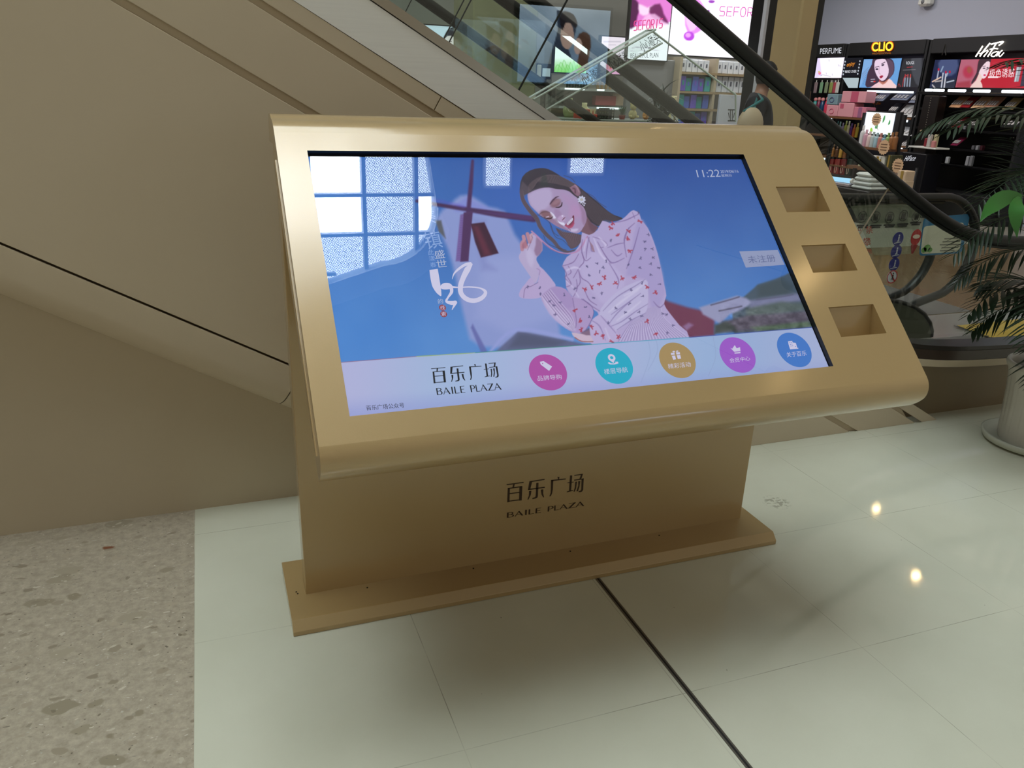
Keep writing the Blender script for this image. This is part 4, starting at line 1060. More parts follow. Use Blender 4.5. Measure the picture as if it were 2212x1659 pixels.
def make_escalator(y0, label, XE=5.2):
    """near glass at y0, far glass at y0+1.10; it comes down towards +x and lands there"""
    t = thing('escalator', label, 'escalator', (3.4, y0 + 0.55, 0))
    XS = -3.6
    # --- cladding on the near side: three sheets with recessed grooves, ending at the floor
    yc = y0 - 0.106
    segs = [(0.487, 1.246, 0.0), (1.270, 1.446, 0.0), (1.468, 1.517, 0.0)]
    for e0, e1, _ in segs:
        cuts = [-6.0, 0.0] if e0 < 1.2 else ([-6.0, -0.25, 9] if e0 < 1.4 else [-6, -0.255, 9])
        cuts = [-6.0, 9.0] if e0 < 1.4 else [-6.0, -0.2555, 9.0]
        for a, b in zip(cuts[:-1], cuts[1:]):
            g = 0.0015
            # polygon clipped by the floor (z=0): the sheet ends where each edge meets the floor
            def clip_x(e, s): return se(s, e, 0)
            pts = []
            def xz(s, e): q = se(s, e, 0); return (q[0], q[2])
            sA, sB = a + g, b - g
            P = [xz(sA, e0), xz(sA, e1), xz(sB, e1), xz(sB, e0)]
            out = []
            for i in range(4):
                p, q = P[i], P[(i + 1) % 4]
                if p[1] >= 0: out.append(p)
                if (p[1] >= 0) != (q[1] >= 0):
                    k = p[1] / (p[1] - q[1]); out.append((p[0] + (q[0] - p[0]) * k, 0.0))
            mb = MB(); mb.prism([(x, yc, z) for x, z in out], (0, 0.012, 0))
            mb.build('cladding_sheet', beige, t, bevel=0.0015)
    # backing behind the grooves
    P = [(XS, zl(XS, 0.51)), (XS, zl(XS, 1.60)), (2.6, zl(2.6, 1.60)), (2.93, 0.0), (0.51 / SA, 0.0)]
    mb = MB(); mb.prism([(x, yc + 0.0125, z) for x, z in P], (0, 0.01, 0)); mb.build('backing_sheet', groove_m, t)
    # rounded lower band of the truss cladding
    for s0, s1 in ((-6.0, -0.246), (-0.243, 9.0)):
        pr = [(0.480, yc + 0.004), (0.478, yc), (0.40, yc + 0.0)] + [(0.40 - 0.085 * math.sin(PI / 2 * k / 8), yc + 0.105 - 0.105 * math.cos(PI / 2 * k / 8)) for k in range(1, 9)]
        sE = 0.478 / SA * CA if s1 > 1 else s1
        rings = []
        for s in (s0, s1):
            r = []
            for e, y in pr:
                ss = min(s, e * CA / SA)       # stop at the floor
                r.append(se(ss, e, y))
            rings.append(r)
        mb = MB(); mb.loft(rings, False, closed=False)
        mb.build('lower_band', beige, t, True)
    # --- recessed plate under the landing
    xs = np.linspace(2.75, XE, 30)
    mb = MB(); mb.prism([(2.75, yc + 0.075, 0), (XE, yc + 0.075, 0)] + [(x, yc + 0.075, zpath(x, 1.517, 0.265, 0.17) - 0.03) for x in xs[::-1]], (0, 0.02, 0))
    mb.build('landing_plate_side', M('brown_cladding', (128, 112, 86), 0.4, noise=0.06, nscale=5), t)
    # --- steel fascia (leans back), rim below it and ledge above it
    xs = list(np.linspace(XS, 1.8, 4)) + list(np.linspace(2.0, min(XE, 4.2), 32)) + ([5.0, 5.2] if XE > 5 else [])
    lo = [(x, zpath(x, 1.517, 0.288, 0.17)) for x in xs]
    def width(x): w = 0.146; return w + (0.056 - w) * min(max((x - 1.6) / 1.2, 0), 1)
    hi = [(x, max(zpath(x, 1.643, 0.335, 0.06), z + width(x) * 0.9) if x > 2.2 else zpath(x, 1.643, 0.335, 0.06)) for x, z in lo]
    XD = 2.35
    fas = [[(x, yc - 0.001, z), (x2, yc - 0.001, z2 - 0.0015), (x2, yc + 0.02, z2 - 0.0015), (x, yc + 0.02, z)] for (x, z), (x2, z2) in zip(lo, hi)]
    mb = MB(); mb.loft([f for f in fas if f[0][0] <= XD], True); mb.build('steel_fascia', steel, t)
    mb = MB(); mb.loft([f for f in fas if f[0][0] >= XD - 0.08], True); mb.build('landing_fascia', M('fascia_brown', (58, 46, 40), 0.2, spec=.6), t)
    mb = MB(); mb.loft([[(x, yc - 0.006, z - 0.034), (x, yc - 0.006, z), (x, yc + 0.03, z), (x, yc + 0.03, z - 0.034)] for x, z in lo if x > 2.45], True)
    mb.build('rim', beige, t)
    hi2 = [(x, z + (0.036 if x < 2.2 else 0.02)) for x, z in hi]
    led = [[(x, yc - 0.004, z + 0.002), (x2, yc - 0.002, z2), (x2, y0 + (0.08 if x < XD else 0.015), z2), (x, y0 + (0.08 if x < XD else 0.015), z)] for (x, z), (x2, z2) in zip(hi, hi2)]
    mb = MB(); mb.loft([f for f in led if f[0][0] <= XD], True); mb.build('ledge', steel2, t)
    mb = MB(); mb.loft([f for f in led if f[0][0] >= XD - 0.08], True); mb.build('landing_ledge', M('ledge_dark', (34, 30, 28), 0.25), t)
    # --- far side skirt with its rounded nose
    up_ = [(x, z) for x, z in hi2 if x <= 3.0] + [(3.3, .315), (3.6, .30), (3.8, .285), (3.95, .26), (4.08, .22), (4.18, .165), (4.25, .10), (4.285, .04), (4.29, 0.0)]
    dn_ = [(x, max(0.0, z - 0.3)) for x, z in up_ if x <= 3.0][::-1]
    mb = MB(); mb.prism([(x, y0 + 1.04, z) for x, z in up_ + [(3.0, 0.0)] + dn_], (0, 0.13, 0)); mb.build('skirt', M('skirt_metal', (86, 88, 74), 0.35, 0.4), t)
    mb = MB(); mb.tube([(x, y0 + 1.045, z + 0.006) for x, z in up_ if x > 2.9], 0.014, 8); mb.build('skirt_edge', rubber, t, 'all')
    # --- steps and comb plate
    rise, run = 0.21, 0.374; mb = MB(); k = 0; x = 3.05; z = 0.0
    P = [(5.2, 0.003), (3.05, 0.003)]
    for k in range(16): P += [(3.05 - run * k, 0.003 + rise * (k + 1)), (3.05 - run * (k + 1), 0.003 + rise * (k + 1))]
    lowr = [(P[-1][0], P[-1][1] - 0.3), (2.4, 0.0015)]
    mb.prism([(x, y0 + 0.09, z) for x, z in P[1:] + lowr], (0, 0.92, 0)); mb.build('steps', M('step_metal', (96, 96, 94), 0.45, 0.6), t)
    mb = MB(); mb.box(3.05, 5.2, y0 + 0.09, y0 + 1.01, 0.0, 0.004); mb.build('comb_plate', M('comb_plate_metal', (120, 122, 116), 0.35, 0.7, noise=0.05, nscale=60), t)
    # --- balustrades: glass panels, joints, handrail with its newel loop
    XN, RN = 4.20, 0.34
    for yy, zh in ((y0, 0.86), (y0 + 1.10, 0.93)):
        railz = lambda x: zpath(x, 2.288, zh, 0.08)
        base = lambda x: zpath(x, 1.675, 0.355, 0.06)
        zc = zh - RN
        joints = [-5.2, -3.42, -1.711, 0.0016, 1.712] if yy == y0 else [-5.2, -3.46, -1.75, -0.04, 1.68]
        for a, b in zip(joints[:-1], joints[1:]):
            g = 0.003
            P = [se(a + g, 1.675, yy), se(a + g, 2.275, yy), se(b - g, 2.275, yy), se(b - g, 1.675, yy)]
            mb = MB(); mb.add(P, [(0, 1, 2, 3)]); mb.build('glass_panel', pane if yy < 1 else pane2, t)
            # dark gasket in the joint
            mb = MB(); A, B = Vector(se(b, 1.675, yy)), Vector(se(b, 2.275, yy))
            mb.tube([A, B], 0.0035, 6); mb.build('glass_joint', dark_metal if b < 1 else steel2, t)
        a = joints[-1]
        x0b, x0t = se(a, 1.675, 0)[0], se(a, 2.275, 0)[0]
        bot = [(x, yy, base(x)) for x in np.linspace(x0b, XN - 0.1, 20)]
        topp = [(x, yy, railz(x) - 0.012) for x in np.linspace(x0t, XN, 20)]
        arcp = [(XN + (RN - 0.01) * math.sin(PI * k / 14), yy, zc + (RN - 0.01) * math.cos(PI * k / 14)) for k in range(1, 13)]
        mb = MB(); poly = bot + [q for q in arcp[::-1]] + topp[::-1]
        mb.add(poly, [tuple(range(len(poly)))]); mb.build('glass_panel', pane if yy < 1 else pane2, t)
        # handrail: flattened oval section
        oval = [(0.034 * math.cos(2 * PI * j / 12), 0.026 * math.sin(2 * PI * j / 12)) for j in range(12)]
        pts = [(x, yy, railz(x)) for x in np.concatenate([np.linspace(XS, 2.2, 8), np.linspace(2.3, XN, 26)])]
        pts += [(XN + (RN + 0.012) * math.sin(PI * k / 20), yy, zc + RN * math.cos(PI * k / 20)) for k in range(1, 18)]
        pts += [(XN + 0.02 - 0.11 * k, yy, zc - RN * 0.99 - 0.035 * k) for k in (0.4, 1, 2)]
        mb = MB(); mb.tube(pts, 1.0, prof=oval); mb.build('handrail', rubber, t, 'all')
        ins = [(x, yy, z - 0.036) if i < 34 else (x - 0.03 * (x > XN), yy, z + 0.0) for i, (x, yy, z) in enumerate(pts)]
        mb = MB(); mb.tube([(x, q, railz(x) - 0.031) for x, q in [(p_[0], yy) for p_ in pts[:34]]], 0.011, 6); mb.build('handrail_track', dark_metal, t)
    return t


esc = make_escalator(0.70, 'beige clad escalator rising to the left behind the gold kiosk, nearest to it')
esc2 = make_escalator(2.12, 'second escalator with black handrails standing beyond the beige clad one', 3.55)

# signs stuck on the far glass of the first escalator
GY = 1.80 - 0.004
t = thing('safety_notice', 'blue headed notice with a green drawing on the escalator glass near the palm', 'sign', at(2035, 553, 'y', GY))
def rrect(P, r=0.03):
    """rounded corners for a 4-point polygon"""
    P = [np.array(q) for q in P]; out = []
    for i in range(4):
        a, b, c = P[i - 1], P[i], P[(i + 1) % 4]
        u = (a - b) / np.linalg.norm(a - b) * r; w = (c - b) / np.linalg.norm(c - b) * r
        for k in range(6): s = k / 5; out.append(b + u * (1 - s) ** 2 + w * s ** 2)
    return out
def gl(px, py, y=GY): return at(px, py, 'y', y)
Q = [gl(1985, 553), gl(2078, 547), gl(2096, 462), gl(1996, 470)]
mb = MB(); mb.prism(rrect(Q, 0.035), (0, 0.003, 0)); mb.build('board', M('notice_blue', (38, 110, 150), 0.5), t)
Q = [gl(1988, 549), gl(2072, 543), gl(2083, 480), gl(1995, 489)]
mb = MB(); mb.prism(rrect([q + np.array([0, -0.0015, 0]) for q in Q], 0.03), (0, 0.001, 0)); mb.build('sheet', M('notice_cream', (206, 204, 180), 0.6), t)
mb = MB(); tm = M('notice_text', (120, 118, 104), 0.6)
for k, (w0, w1) in enumerate(((2040, 2070), (2036, 2074), (2030, 2076), (2034, 2070), (2030, 2062))):
    y_ = 515 + k * 6.5; mb.add([gl(w0, y_ + 2, GY - .003), gl(w1, y_ + 1, GY - .003), gl(w1, y_ - 1.4, GY - .003), gl(w0, y_ - .4, GY - .003)], [(0, 1, 2, 3)])
mb.build('text_line', tm, t)
mb = MB()
for q, r in (((1996, 540), .022), ((2003, 536), .03), ((2009, 540), .02)):
    c = gl(*q, GY - .0035); mb.add([(c[0] + r * math.cos(a_), c[1], c[2] + r * .8 * math.sin(a_)) for a_ in np.linspace(0, 2 * PI, 13)[:-1]], [tuple(range(12))])
mb.build('drawing', M('notice_green', (96, 150, 70), 0.6), t)
# four round stickers
blue_s, white_s, red_s = M('sticker_blue', (42, 44, 120), 0.5), M('sticker_white', (196, 196, 200), 0.5), M('sticker_red', (180, 50, 50), 0.5)
for (px, py, lab, red) in ((1940, 516, 'round blue sticker of a person on the escalator glass, topmost of its column', 0), (1936, 543.5, 'round blue sticker, second from the top of the column on the glass', 0), (1931.5, 571, 'round blue sticker of a figure on a slope, third of the column on the glass', 0), (1927, 598, 'round white sticker with a red ring and slash, lowest on the escalator glass', 1)):
    c = gl(px, py); r = 0.044
    t = thing('safety_sticker', lab, 'sticker', c, 'round stickers on the escalator glass')
    circ = lambda rr, dy: [(c[0] + rr * math.cos(a_), c[1] + dy, c[2] + rr * math.sin(a_)) for a_ in np.linspace(0, 2 * PI, 33)[:-1]]
    mb = MB(); mb.prism(circ(r, 0), (0, 0.001, 0)); mb.build('disc', white_s if red else blue_s, t)
    mb = MB()
    if red:
        A, B = circ(r, -.001), circ(r * .84, -.001); mb.add(A + B, [(i, (i + 1) % 32, 32 + (i + 1) % 32, 32 + i) for i in range(32)])
        d = r * .62; mb.add([(c[0] - d, c[1] - .001, c[2] + d + .006), (c[0] - d + .006, c[1] - .001, c[2] + d + .01), (c[0] + d + .004, c[1] - .001, c[2] - d), (c[0] + d - .004, c[1] - .001, c[2] - d - .006)], [(0, 1, 2, 3)])
        mb.build('ring', red_s, t); mb = MB()
    # little figure
    m_ = dark_metal if red else white_s
    hx, hz = c[0] + .004, c[2] + .022
    mb.add([(hx + .006 * math.cos(a_), c[1] - .0015, hz + .006 * math.sin(a_)) for a_ in np.linspace(0, 2 * PI, 9)[:-1]], [tuple(range(8))])
    mb.add([(hx - .006, c[1] - .0015, hz - .008), (hx + .006, c[1] - .0015, hz - .008), (hx + .005, c[1] - .0015, hz - .028), (hx + .010, c[1] - .0015, hz - .044), (hx + .003, c[1] - .0015, hz - .044), (hx, c[1] - .0015, hz - .032), (hx - .008, c[1] - .0015, hz - .044), (hx - .013, c[1] - .0015, hz - .044), (hx - .004, c[1] - .0015, hz - .028)], [tuple(range(9))])
    if not red: mb.add([(c[0] - .028, c[1] - .0015, c[2] - .026), (c[0] + .028, c[1] - .0015, c[2] - .018), (c[0] + .028, c[1] - .0015, c[2] - .022), (c[0] - .028, c[1] - .0015, c[2] - .030)], [(0, 1, 2, 3)])
    mb.build('pictogram', m_, t)
# film notices with small icons and writing, greenish and pink sheets
t = thing('glass_notice_film', 'pale translucent notice film with a row of small black icons on the escalator glass', 'sign', gl(1900, 540))
Q = [gl(1838, 445), gl(1998, 436), gl(1975, 548), gl(1890, 552)]
def film(name, col, a):
    if name in MC: return MC[name]
    m, nt, b = new_mat(name); b.inputs['Base Color'].default_value = rgb(*col); b.inputs['Alpha'].default_value = a; b.inputs['Roughness'].default_value = 0.5; MC[name] = m; return m
mb = MB(); mb.add([q + np.array([0, .002, 0]) for q in Q], [(0, 1, 2, 3)]); mb.build('film', film('film_green', (150, 158, 130), 0.5), t)
ik = M('icon_black', (24, 24, 24), 0.6); mb = MB()
def ringpts(cx, cy, r, k=18):
    c = gl(cx, cy, GY - .002); A = [(c[0] + r * math.cos(a_), c[1], c[2] + r * math.sin(a_)) for a_ in np.linspace(0, 2 * PI, k + 1)[:-1]]
    B = [(c[0] + r * .88 * math.cos(a_), c[1], c[2] + r * .88 * math.sin(a_)) for a_ in np.linspace(0, 2 * PI, k + 1)[:-1]]
    mb.add(A + B, [(i, (i + 1) % k, k + (i + 1) % k, k + i) for i in range(k)])
    for dx in (-.012, .0, .012): mb.box(c[0] + dx - .004, c[0] + dx + .004, c[1] - .001, c[1], c[2] - .02, c[2] + .012); mb.box(c[0] + dx - .003, c[0] + dx + .003, c[1] - .001, c[1], c[2] + .014, c[2] + .020)
for q in ((1863, 469), (1892, 469), (1922, 470), (1952, 466), (1980, 468)): ringpts(*q, .036)
for q in ((1863, 487), (1892, 487), (1921, 486), (1950, 484), (1978, 481)):
    for k in range(2): c = gl(q[0], q[1] + k * 4, GY - .002); mb.box(c[0] - .045 + .01 * k, c[0] + .045 - .01 * k, c[1] - .001, c[1], c[2] - .005, c[2] + .005)
mb.build('pictogram', ik, t)
mb = MB(); rd = M('film_red', (176, 60, 44), 0.6)
quad_lettering(mb, '禁', 'y', GY - .002, (1871, 505), (1886, 504), (1869, 488)); quad_lettering(mb, '止', 'y', GY - .002, (1853, 499), (1864, 498), (1851, 488))
quad_lettering(mb, '攀', 'y', GY - .002, (1866, 532), (1882, 531), (1864, 514)); quad_lettering(mb, '爬', 'y', GY - .002, (1872, 548), (1884, 547), (1870, 538))
mb.build('red_lettering', rd, t)
c = gl(1979, 512)
t = thing('balloon_sticker', 'small red balloon sticker on the escalator glass left of the blue headed notice', 'sticker', c)
mb = MB(); mb.prism([(c[0] + .042 * math.cos(a_), c[1], c[2] + .05 * math.sin(a_) * (1 if math.sin(a_) > 0 else 1.1)) for a_ in np.linspace(0, 2 * PI, 25)[:-1]], (0, .001, 0)); mb.build('balloon', red_s, t)
mb = MB(); mb.prism([(c[0] - .03, c[1] - .001, c[2] - .05), (c[0] + .03, c[1] - .001, c[2] - .05), (c[0] + .002, c[1] - .001, c[2] - .11), (c[0] - .012, c[1] - .001, c[2] - .105)], (0, .001, 0)); mb.build('tail', M('sticker_red_dark', (140, 40, 40), 0.5), t)
mb = MB(); mb.prism([(c[0] + .03 * math.cos(a_), c[1] - .002, c[2] + .003 + .014 * math.sin(a_)) for a_ in np.linspace(0, 2 * PI, 15)[:-1]], (0, .001, 0)); mb.build('face', M('sticker_cream', (220, 200, 180), 0.5), t)

# yellow mat on the landing
c = [at(2065, 707, 'z', 0), at(2145, 690, 'z', 0), at(2235, 694, 'z', 0), at(2215, 755, 'z', 0), at(2165, 745, 'z', 0)]
t = thing('floor_mat', 'yellow mat with dark zigzag edge lying on the escalator landing', 'mat', (4.9, 1.75, 0.004))
A, B = np.array([4.70, 1.90, 0]), np.array([4.68, 1.44, 0])
mb = MB(); mb.prism([(4.70, 1.90, 0.0055), (5.6, 1.93, 0.0055), (5.6, 1.40, 0.0055), (4.66, 1.40, 0.0055)], (0, 0, 0.006)); mb.build('mat_field', M('mat_yellow', (170, 138, 44), 0.75, noise=0.1, nscale=20), t)
mb = MB()
for k in range(12): y_ = 1.42 + k * .04; mb.prism([(4.665, y_, .012), (4.70, y_ + .02, .012), (4.665, y_ + .04, .012)], (0, 0, .001))
mb.build('zigzag_edge', M('mat_black', (30, 28, 24), 0.8), t)

# clear acrylic guard: wedge-shaped box with warning words, standing up from the ledge
acr = glass_mat('acrylic', (0.93, 0.96, 0.95), 0.10)
t = thing('acrylic_guard', 'clear acrylic wedge guard with warning characters fixed above the escalator ledge', 'safety guard', at(1150, 205, 'y', .86))
G0, G1 = 0.84, 0.90
def gq(px, py, y): return at(px, py, 'y', y)
lo0, hi0, rt0 = gq(1152, 215, G0), gq(1416, 64, G0), gq(1600, 205, G0)
lo1, hi1, rt1 = lo0 + [0.0, .07, 0], hi0 + [0, .07, 0], rt0 + [0, .07, 0]
w = np.array([0.035, 0, -0.045])
mb = MB()
mb.add([lo0, hi0, hi0 + w, lo0 + w], [(0, 1, 2, 3)]); mb.add([lo0, hi0, hi1, lo1], [(0, 1, 2, 3)]); mb.add([lo1, hi1, hi1 + w, lo1 + w], [(0, 1, 2, 3)])
mb.build('front_box', acr, t)
mb = MB(); mb.add([hi0 + [0, .035, 0], rt0 + [0, .035, 0], gq(1600, 265, G0) + [0, .035, 0], lo0 + w + [0.02, .035, 0]], [(0, 1, 2, 3)]); mb.build('side_sheet', acr, t)
mb = MB(); bright = M('acrylic_edge', (206, 214, 206), 0.12, spec=0.9)
for P in ((lo0, hi0), (lo1, hi1), (lo0 + w, hi0 + w), (hi0 + [0, .035, 0], rt0 + [0, .035, 0]), (rt0 + [0, .035, 0], gq(1600, 265, G0) + [0, .035, 0]), (hi0, hi1)): mb.tube(P, 0.0040, 6)
mb.build('edge', bright, t)
mb = MB()
for k, s in enumerate((0.36, 0.58, 0.84)):
    c = lo0 * (1 - s) + hi0 * s; R = (hi0 - lo0) / np.linalg.norm(hi0 - lo0) * .085; U = w * -.75
    lettering(mb, '小心碰头', c + w * .9 - [0, .002, 0], R, U)
mb.build('warning_lettering', M('guard_text', (60, 64, 60), 0.6), t)

# ================================================================== THE SHOPS BEHIND
white_wall = M('shop_white_wall', (178, 180, 196), 0.6)
grey_wall = M('shop_grey_wall', (150, 146, 140), 0.6)
blackp = M('black_lacquer', (13, 13, 15), 0.25)
blackm = M('black_matt', (16, 16, 18), 0.6)
wood = M('shelf_wood', (112, 74, 46), 0.5, noise=0.1, nscale=20)
paper = M('white_paper', (226, 224, 218), 0.5)
def em(name, col, s): return M(name, col, emit=s, rough=0.6)
SX = 9.5                                                     # the cosmetics shop's wall
def W(u, v, x=SX): return at(u, v, 'x', x)
def panel(name, corners, mat, parent, dn=(0.02, 0, 0)):
    mb = MB(); mb.prism(corners, dn); return mb.build(name, mat, parent)


# ---- walls of the shop zone
mb = MB(); mb.box(9.95, 10.1, 2.0, 10.2, 0, 4.2); struct(mb.build('wall_right', white_wall))
mb = MB(); mb.box(0.5, 10.1, 10.2, 10.35, 0, 4.2); struct(mb.build('wall_far', M('gift_shop_wall', (128, 124, 118), 0.6)))
mb = MB(); mb.box(-7.0, 0.5, 9.0, 9.15, 0, 5.5); struct(mb.build('wall_left', M('gallery_wall', (150, 158, 150), 0.35)))

# ---- columns
mb = MB(); a, b = at(1712, 150, 'y', 5.2), at(1749, 150, 'y', 5.2)
mb.bbox(a[0], b[0], 5.2, 5.62, 0, 4.4, 0.02)
col1 = mb.build('stone_column', M('column_beige', (176, 152, 108), 0.35, noise=0.04, nscale=2), None)
tag(col1, 'square beige stone column at the mouth of the cosmetics shop', 'column')
mb = MB(); mb.box(b[0] + .002, b[0] + .075, 5.22, 5.27, 0, 4.4); tag(mb.build('door_frame', blackp, None), 'tall black frame strip right of the beige stone column', 'door frame')
mb = MB(); c0, c1_ = at(1655, 60, 'y', 6.0), at(1708, 60, 'y', 6.0)
mb.box(c0[0], c1_[0] + .1, 6.0, 6.3, 0, 4.4); fr = mb.build('shop_pier', blackp, None); tag(fr, 'glossy black pier beside the white poster wall of the gift shop', 'pier')
mb = MB(); mb.box(c0[0] - .035, c0[0] - .001, 5.99, 6.05, 0, 4.4); mb.build('edge_strip', M('pier_strip', (190, 190, 196), 0.4), fr)
a, b = at(1022, 60, 'y', 4.6), at(1163, 60, 'y', 4.6)
mb = MB(); mb.bbox(a[0], b[0], 4.6, 4.6 + b[0] - a[0], 0, 5.5, 0.015)
tag(mb.build('marble_column', M('marble_olive', (150, 146, 112), 0.2, noise=0.25, nscale=2.5, stretch=(1, 1, 0.6)), None), 'square olive marble column seen through the escalator glass', 'column')

# ---- gift shop posters
def poster(name, label, u0, v0, u1, v1, y, fn, emit, nx=90, ny=110, z1=None, frame=blackm, group=None, cat='poster'):
    A, B = at(u0, v1, 'y', y), at(u1, v1, 'y', y); T = at(u0, v0, 'y', y)
    z0 = (A[2] + B[2]) / 2; zt = z1 if z1 else T[2]
    t = thing(name, label, cat, (A[0], y, z0), group)
    mb = MB(); mb.box(A[0] - .015, B[0] + .015, y + .002, y + .08, z0 - .015, zt + .015); mb.build('light_box', frame, t)
    picture('picture', (A[0], y, z0), (B[0] - A[0], 0, 0), (0, 0, zt - z0), nx, ny, fn, emit, t)
    return t, A[0], B[0], z0, zt


def art_big(X, Y, a, b):
    p = Paint(X, Y, (246, 236, 248))
    cc = lambda P: [(1100 + x / 3.687, y / 3.687) for x, y in P]
    p.poly(cc([(1410, 40), (1480, -30), (1560, 60), (1590, 150), (1560, 210), (1500, 260), (1440, 270), (1400, 200)]), (214, 120, 226), 2, .9, 2)
    p.poly(cc([(1500, 90), (1560, 100), (1590, 160), (1540, 210), (1490, 170)]), (128, 30, 160), 1, .9, 2)
    p.poly(cc([(1400, 120), (1470, 100), (1500, 200), (1440, 250)]), (240, 190, 245), 2, .9, 2)
    p.disc(*cc([(1432, 288)])[0], 11.5, 10, (176, 60, 206), 1.2); p.disc(*cc([(1425, 280)])[0], 6, 5, (224, 150, 238), 1.5)
    p.disc(*cc([(1585, 90)])[0], 3, 3.4, (110, 40, 140), .8); p.disc(*cc([(1600, 185)])[0], 2, 2, (170, 80, 190), .6); p.disc(*cc([(1612, 12)])[0], 7, 3.5, (140, 60, 170), .8)
    for q in ((1815, 375), (1855, 215), (1965, 385)): p.stroke(cc([q, (q[0] + 4, q[1] + 30)]), 1, (190, 180, 200), .6)
    return p.im


def art_pink(X, Y, a, b):
    p = Paint(X, Y, (238, 242, 248))
    cc = lambda P: [(1100 + x / 3.687, y / 3.687) for x, y in P]
    p.poly([(1340, -40), (1470, -40), (1470, 44), (1400, 55), (1340, 60)], (224, 120, 206), 1)
    p.poly(cc([(940, 0), (1010, 0), (1040, 60), (1020, 130), (1000, 210), (940, 215)]), (70, 8, 62), 3, .95, 2)
    p.poly(cc([(1030, 30), (1100, 60), (1160, 40), (1100, 120), (1040, 110)]), (250, 216, 240), 3, .9, 2)
    p.poly(cc([(1120, 60), (1200, 30), (1230, 110), (1270, 190), (1200, 170), (1130, 130)]), (90, 14, 70), 3, .85, 2)
    p.poly(cc([(1080, 130), (1160, 110), (1230, 170), (1260, 200), (1060, 205)]), (244, 190, 232), 3, .8, 2)
    p.stroke(cc([(980, 380), (1060, 375), (1120, 385), (1180, 370)]), 1.2, (150, 140, 160), .8)
    p.stroke(cc([(970, 405), (1210, 400)]), .6, (190, 185, 200), .6)
    return p.im


yP = 8.8
t, x0, x1, z0, z1 = poster('wall_poster', 'big white lit poster with a purple perfume bottle left of the black pier', 1365, 0, 1652, 121, yP, art_big, 1.5, 150, 100, z1=3.3)
mb = MB(); quad_lettering(mb, 'SEFORIS', 'y', yP - .004, (1552, 35), (1654, 38), (1553, 14)); mb.build('poster_lettering', em('seforis_pink', (206, 90, 176), 1.2), t)
mb = MB()
def seforis(mb, y, u0, v0, u1, v1, dv, w):
    """thin rounded capitals"""
    A = at(u0, v0, 'y', y); B = at(u1, v1, 'y', y); H = at(u0, v0 - dv, 'y', y)[2] - A[2]; R = (B - A); n = 7; cw = 1 / n
    G = {'S': [[(.9, 1), (.2, 1), (.08, .85), (.08, .6), (.2, .5), (.8, .5), (.92, .38), (.92, .12), (.8, 0), (.1, 0)]], 'E': [[(.92, 1), (.1, 1), (.1, 0), (.92, 0)], [(.1, .5), (.85, .5)]],
         'F': [[(.95, 1), (.1, 1), (.1, 0)], [(.1, .5), (.85, .5)]], 'O': [[(.3, 1), (.7, 1), (.92, .75), (.92, .25), (.7, 0), (.3, 0), (.08, .25), (.08, .75), (.3, 1)]],
         'R': [[(.1, 0), (.1, 1), (.7, 1), (.9, .85), (.9, .6), (.7, .48), (.1, .48)], [(.55, .48), (.92, 0)]], 'I': [[(.5, 0), (.5, 1)]]}
    for i, ch in enumerate('SEFORIS'):
        for st in G[ch]:
            pts = [A + R * (i + .08 + .84 * x) * cw + np.array([0, -.006, H * z]) for x, z in st]
            mb.tube(pts, w * .6, 5)
for o_ in list(t.children):
    if o_.name.startswith('poster_lettering'): bpy.data.objects.remove(o_)
seforis(mb, yP, 1551, 34, 1655, 37.5, 20, .011); mb.build('poster_lettering', MC['seforis_pink'], t)
t, *_ = poster('wall_poster', 'narrow pink and white lit poster with dark haired model above grey partition', 1355, 0, 1440, 129, 8.4, art_pink, 1.3, 70, 110, z1=3.3)
mb = MB(); seforis(mb, 8.4, 1367, 66, 1431, 60, 20, .012); mb.build('brand_lettering', em('seforis_magenta', (226, 60, 140), 1.1), t)
mb = MB(); quad_lettering(mb, 'BEAUTIFUL PLAN', 'y', 8.4 - .004, (1362, 126), (1422, 124), (1362, 115.5)); mb.build('poster_lettering', em('poster_ink', (96, 110, 126), .6), t)


def art_green(X, Y, a, b):
    p = Paint(X, Y, (240, 250, 250)); t_ = np.clip((Y - 125) / 35, 0, 1)[..., None]
    p.im = p.im * (1 - t_) + np.array([110, 200, 80.]) * t_
    for k in range(10): p.stroke([(1196 + k * 8, 158), (1204 + k * 7, 140 - (k % 3) * 5), (1214 + k * 6, 150)], 1.2, (90, 180, 60), 1, .6)
    p.disc(1209, 100, 5, 2, (110, 180, 90), .8, .9, -.6)
    return p.im
def art_tubes(X, Y, a, b):
    p = Paint(X, Y, (240, 226, 240))
    for u, c in ((1312, (214, 120, 150)), (1328, (90, 190, 90)), (1337, (226, 130, 190)), (1319, (226, 100, 110))): p.stroke([(u, 152), (u, 122 + (u % 5))], 6, c, .8)
    p.stroke([(1305, 90), (1340, 90)], 3, (200, 190, 206), 1, .7); p.stroke([(1316, 97), (1330, 97)], 1, (170, 160, 180), 1, .7)
    p.poly([(1290, 150), (1352, 148), (1352, 165), (1290, 165)], (226, 150, 200), 2, .8)
    return p.im
poster('wall_poster', 'lit poster fading from white to leaf green behind the escalator glass', 1197, 76, 1266, 157, 8.6, art_green, 1.25)
poster('wall_poster', 'lit pink poster with standing tubes of colour between green and beautiful plan posters', 1295, 78, 1350, 160, 8.6, art_tubes, 1.1)
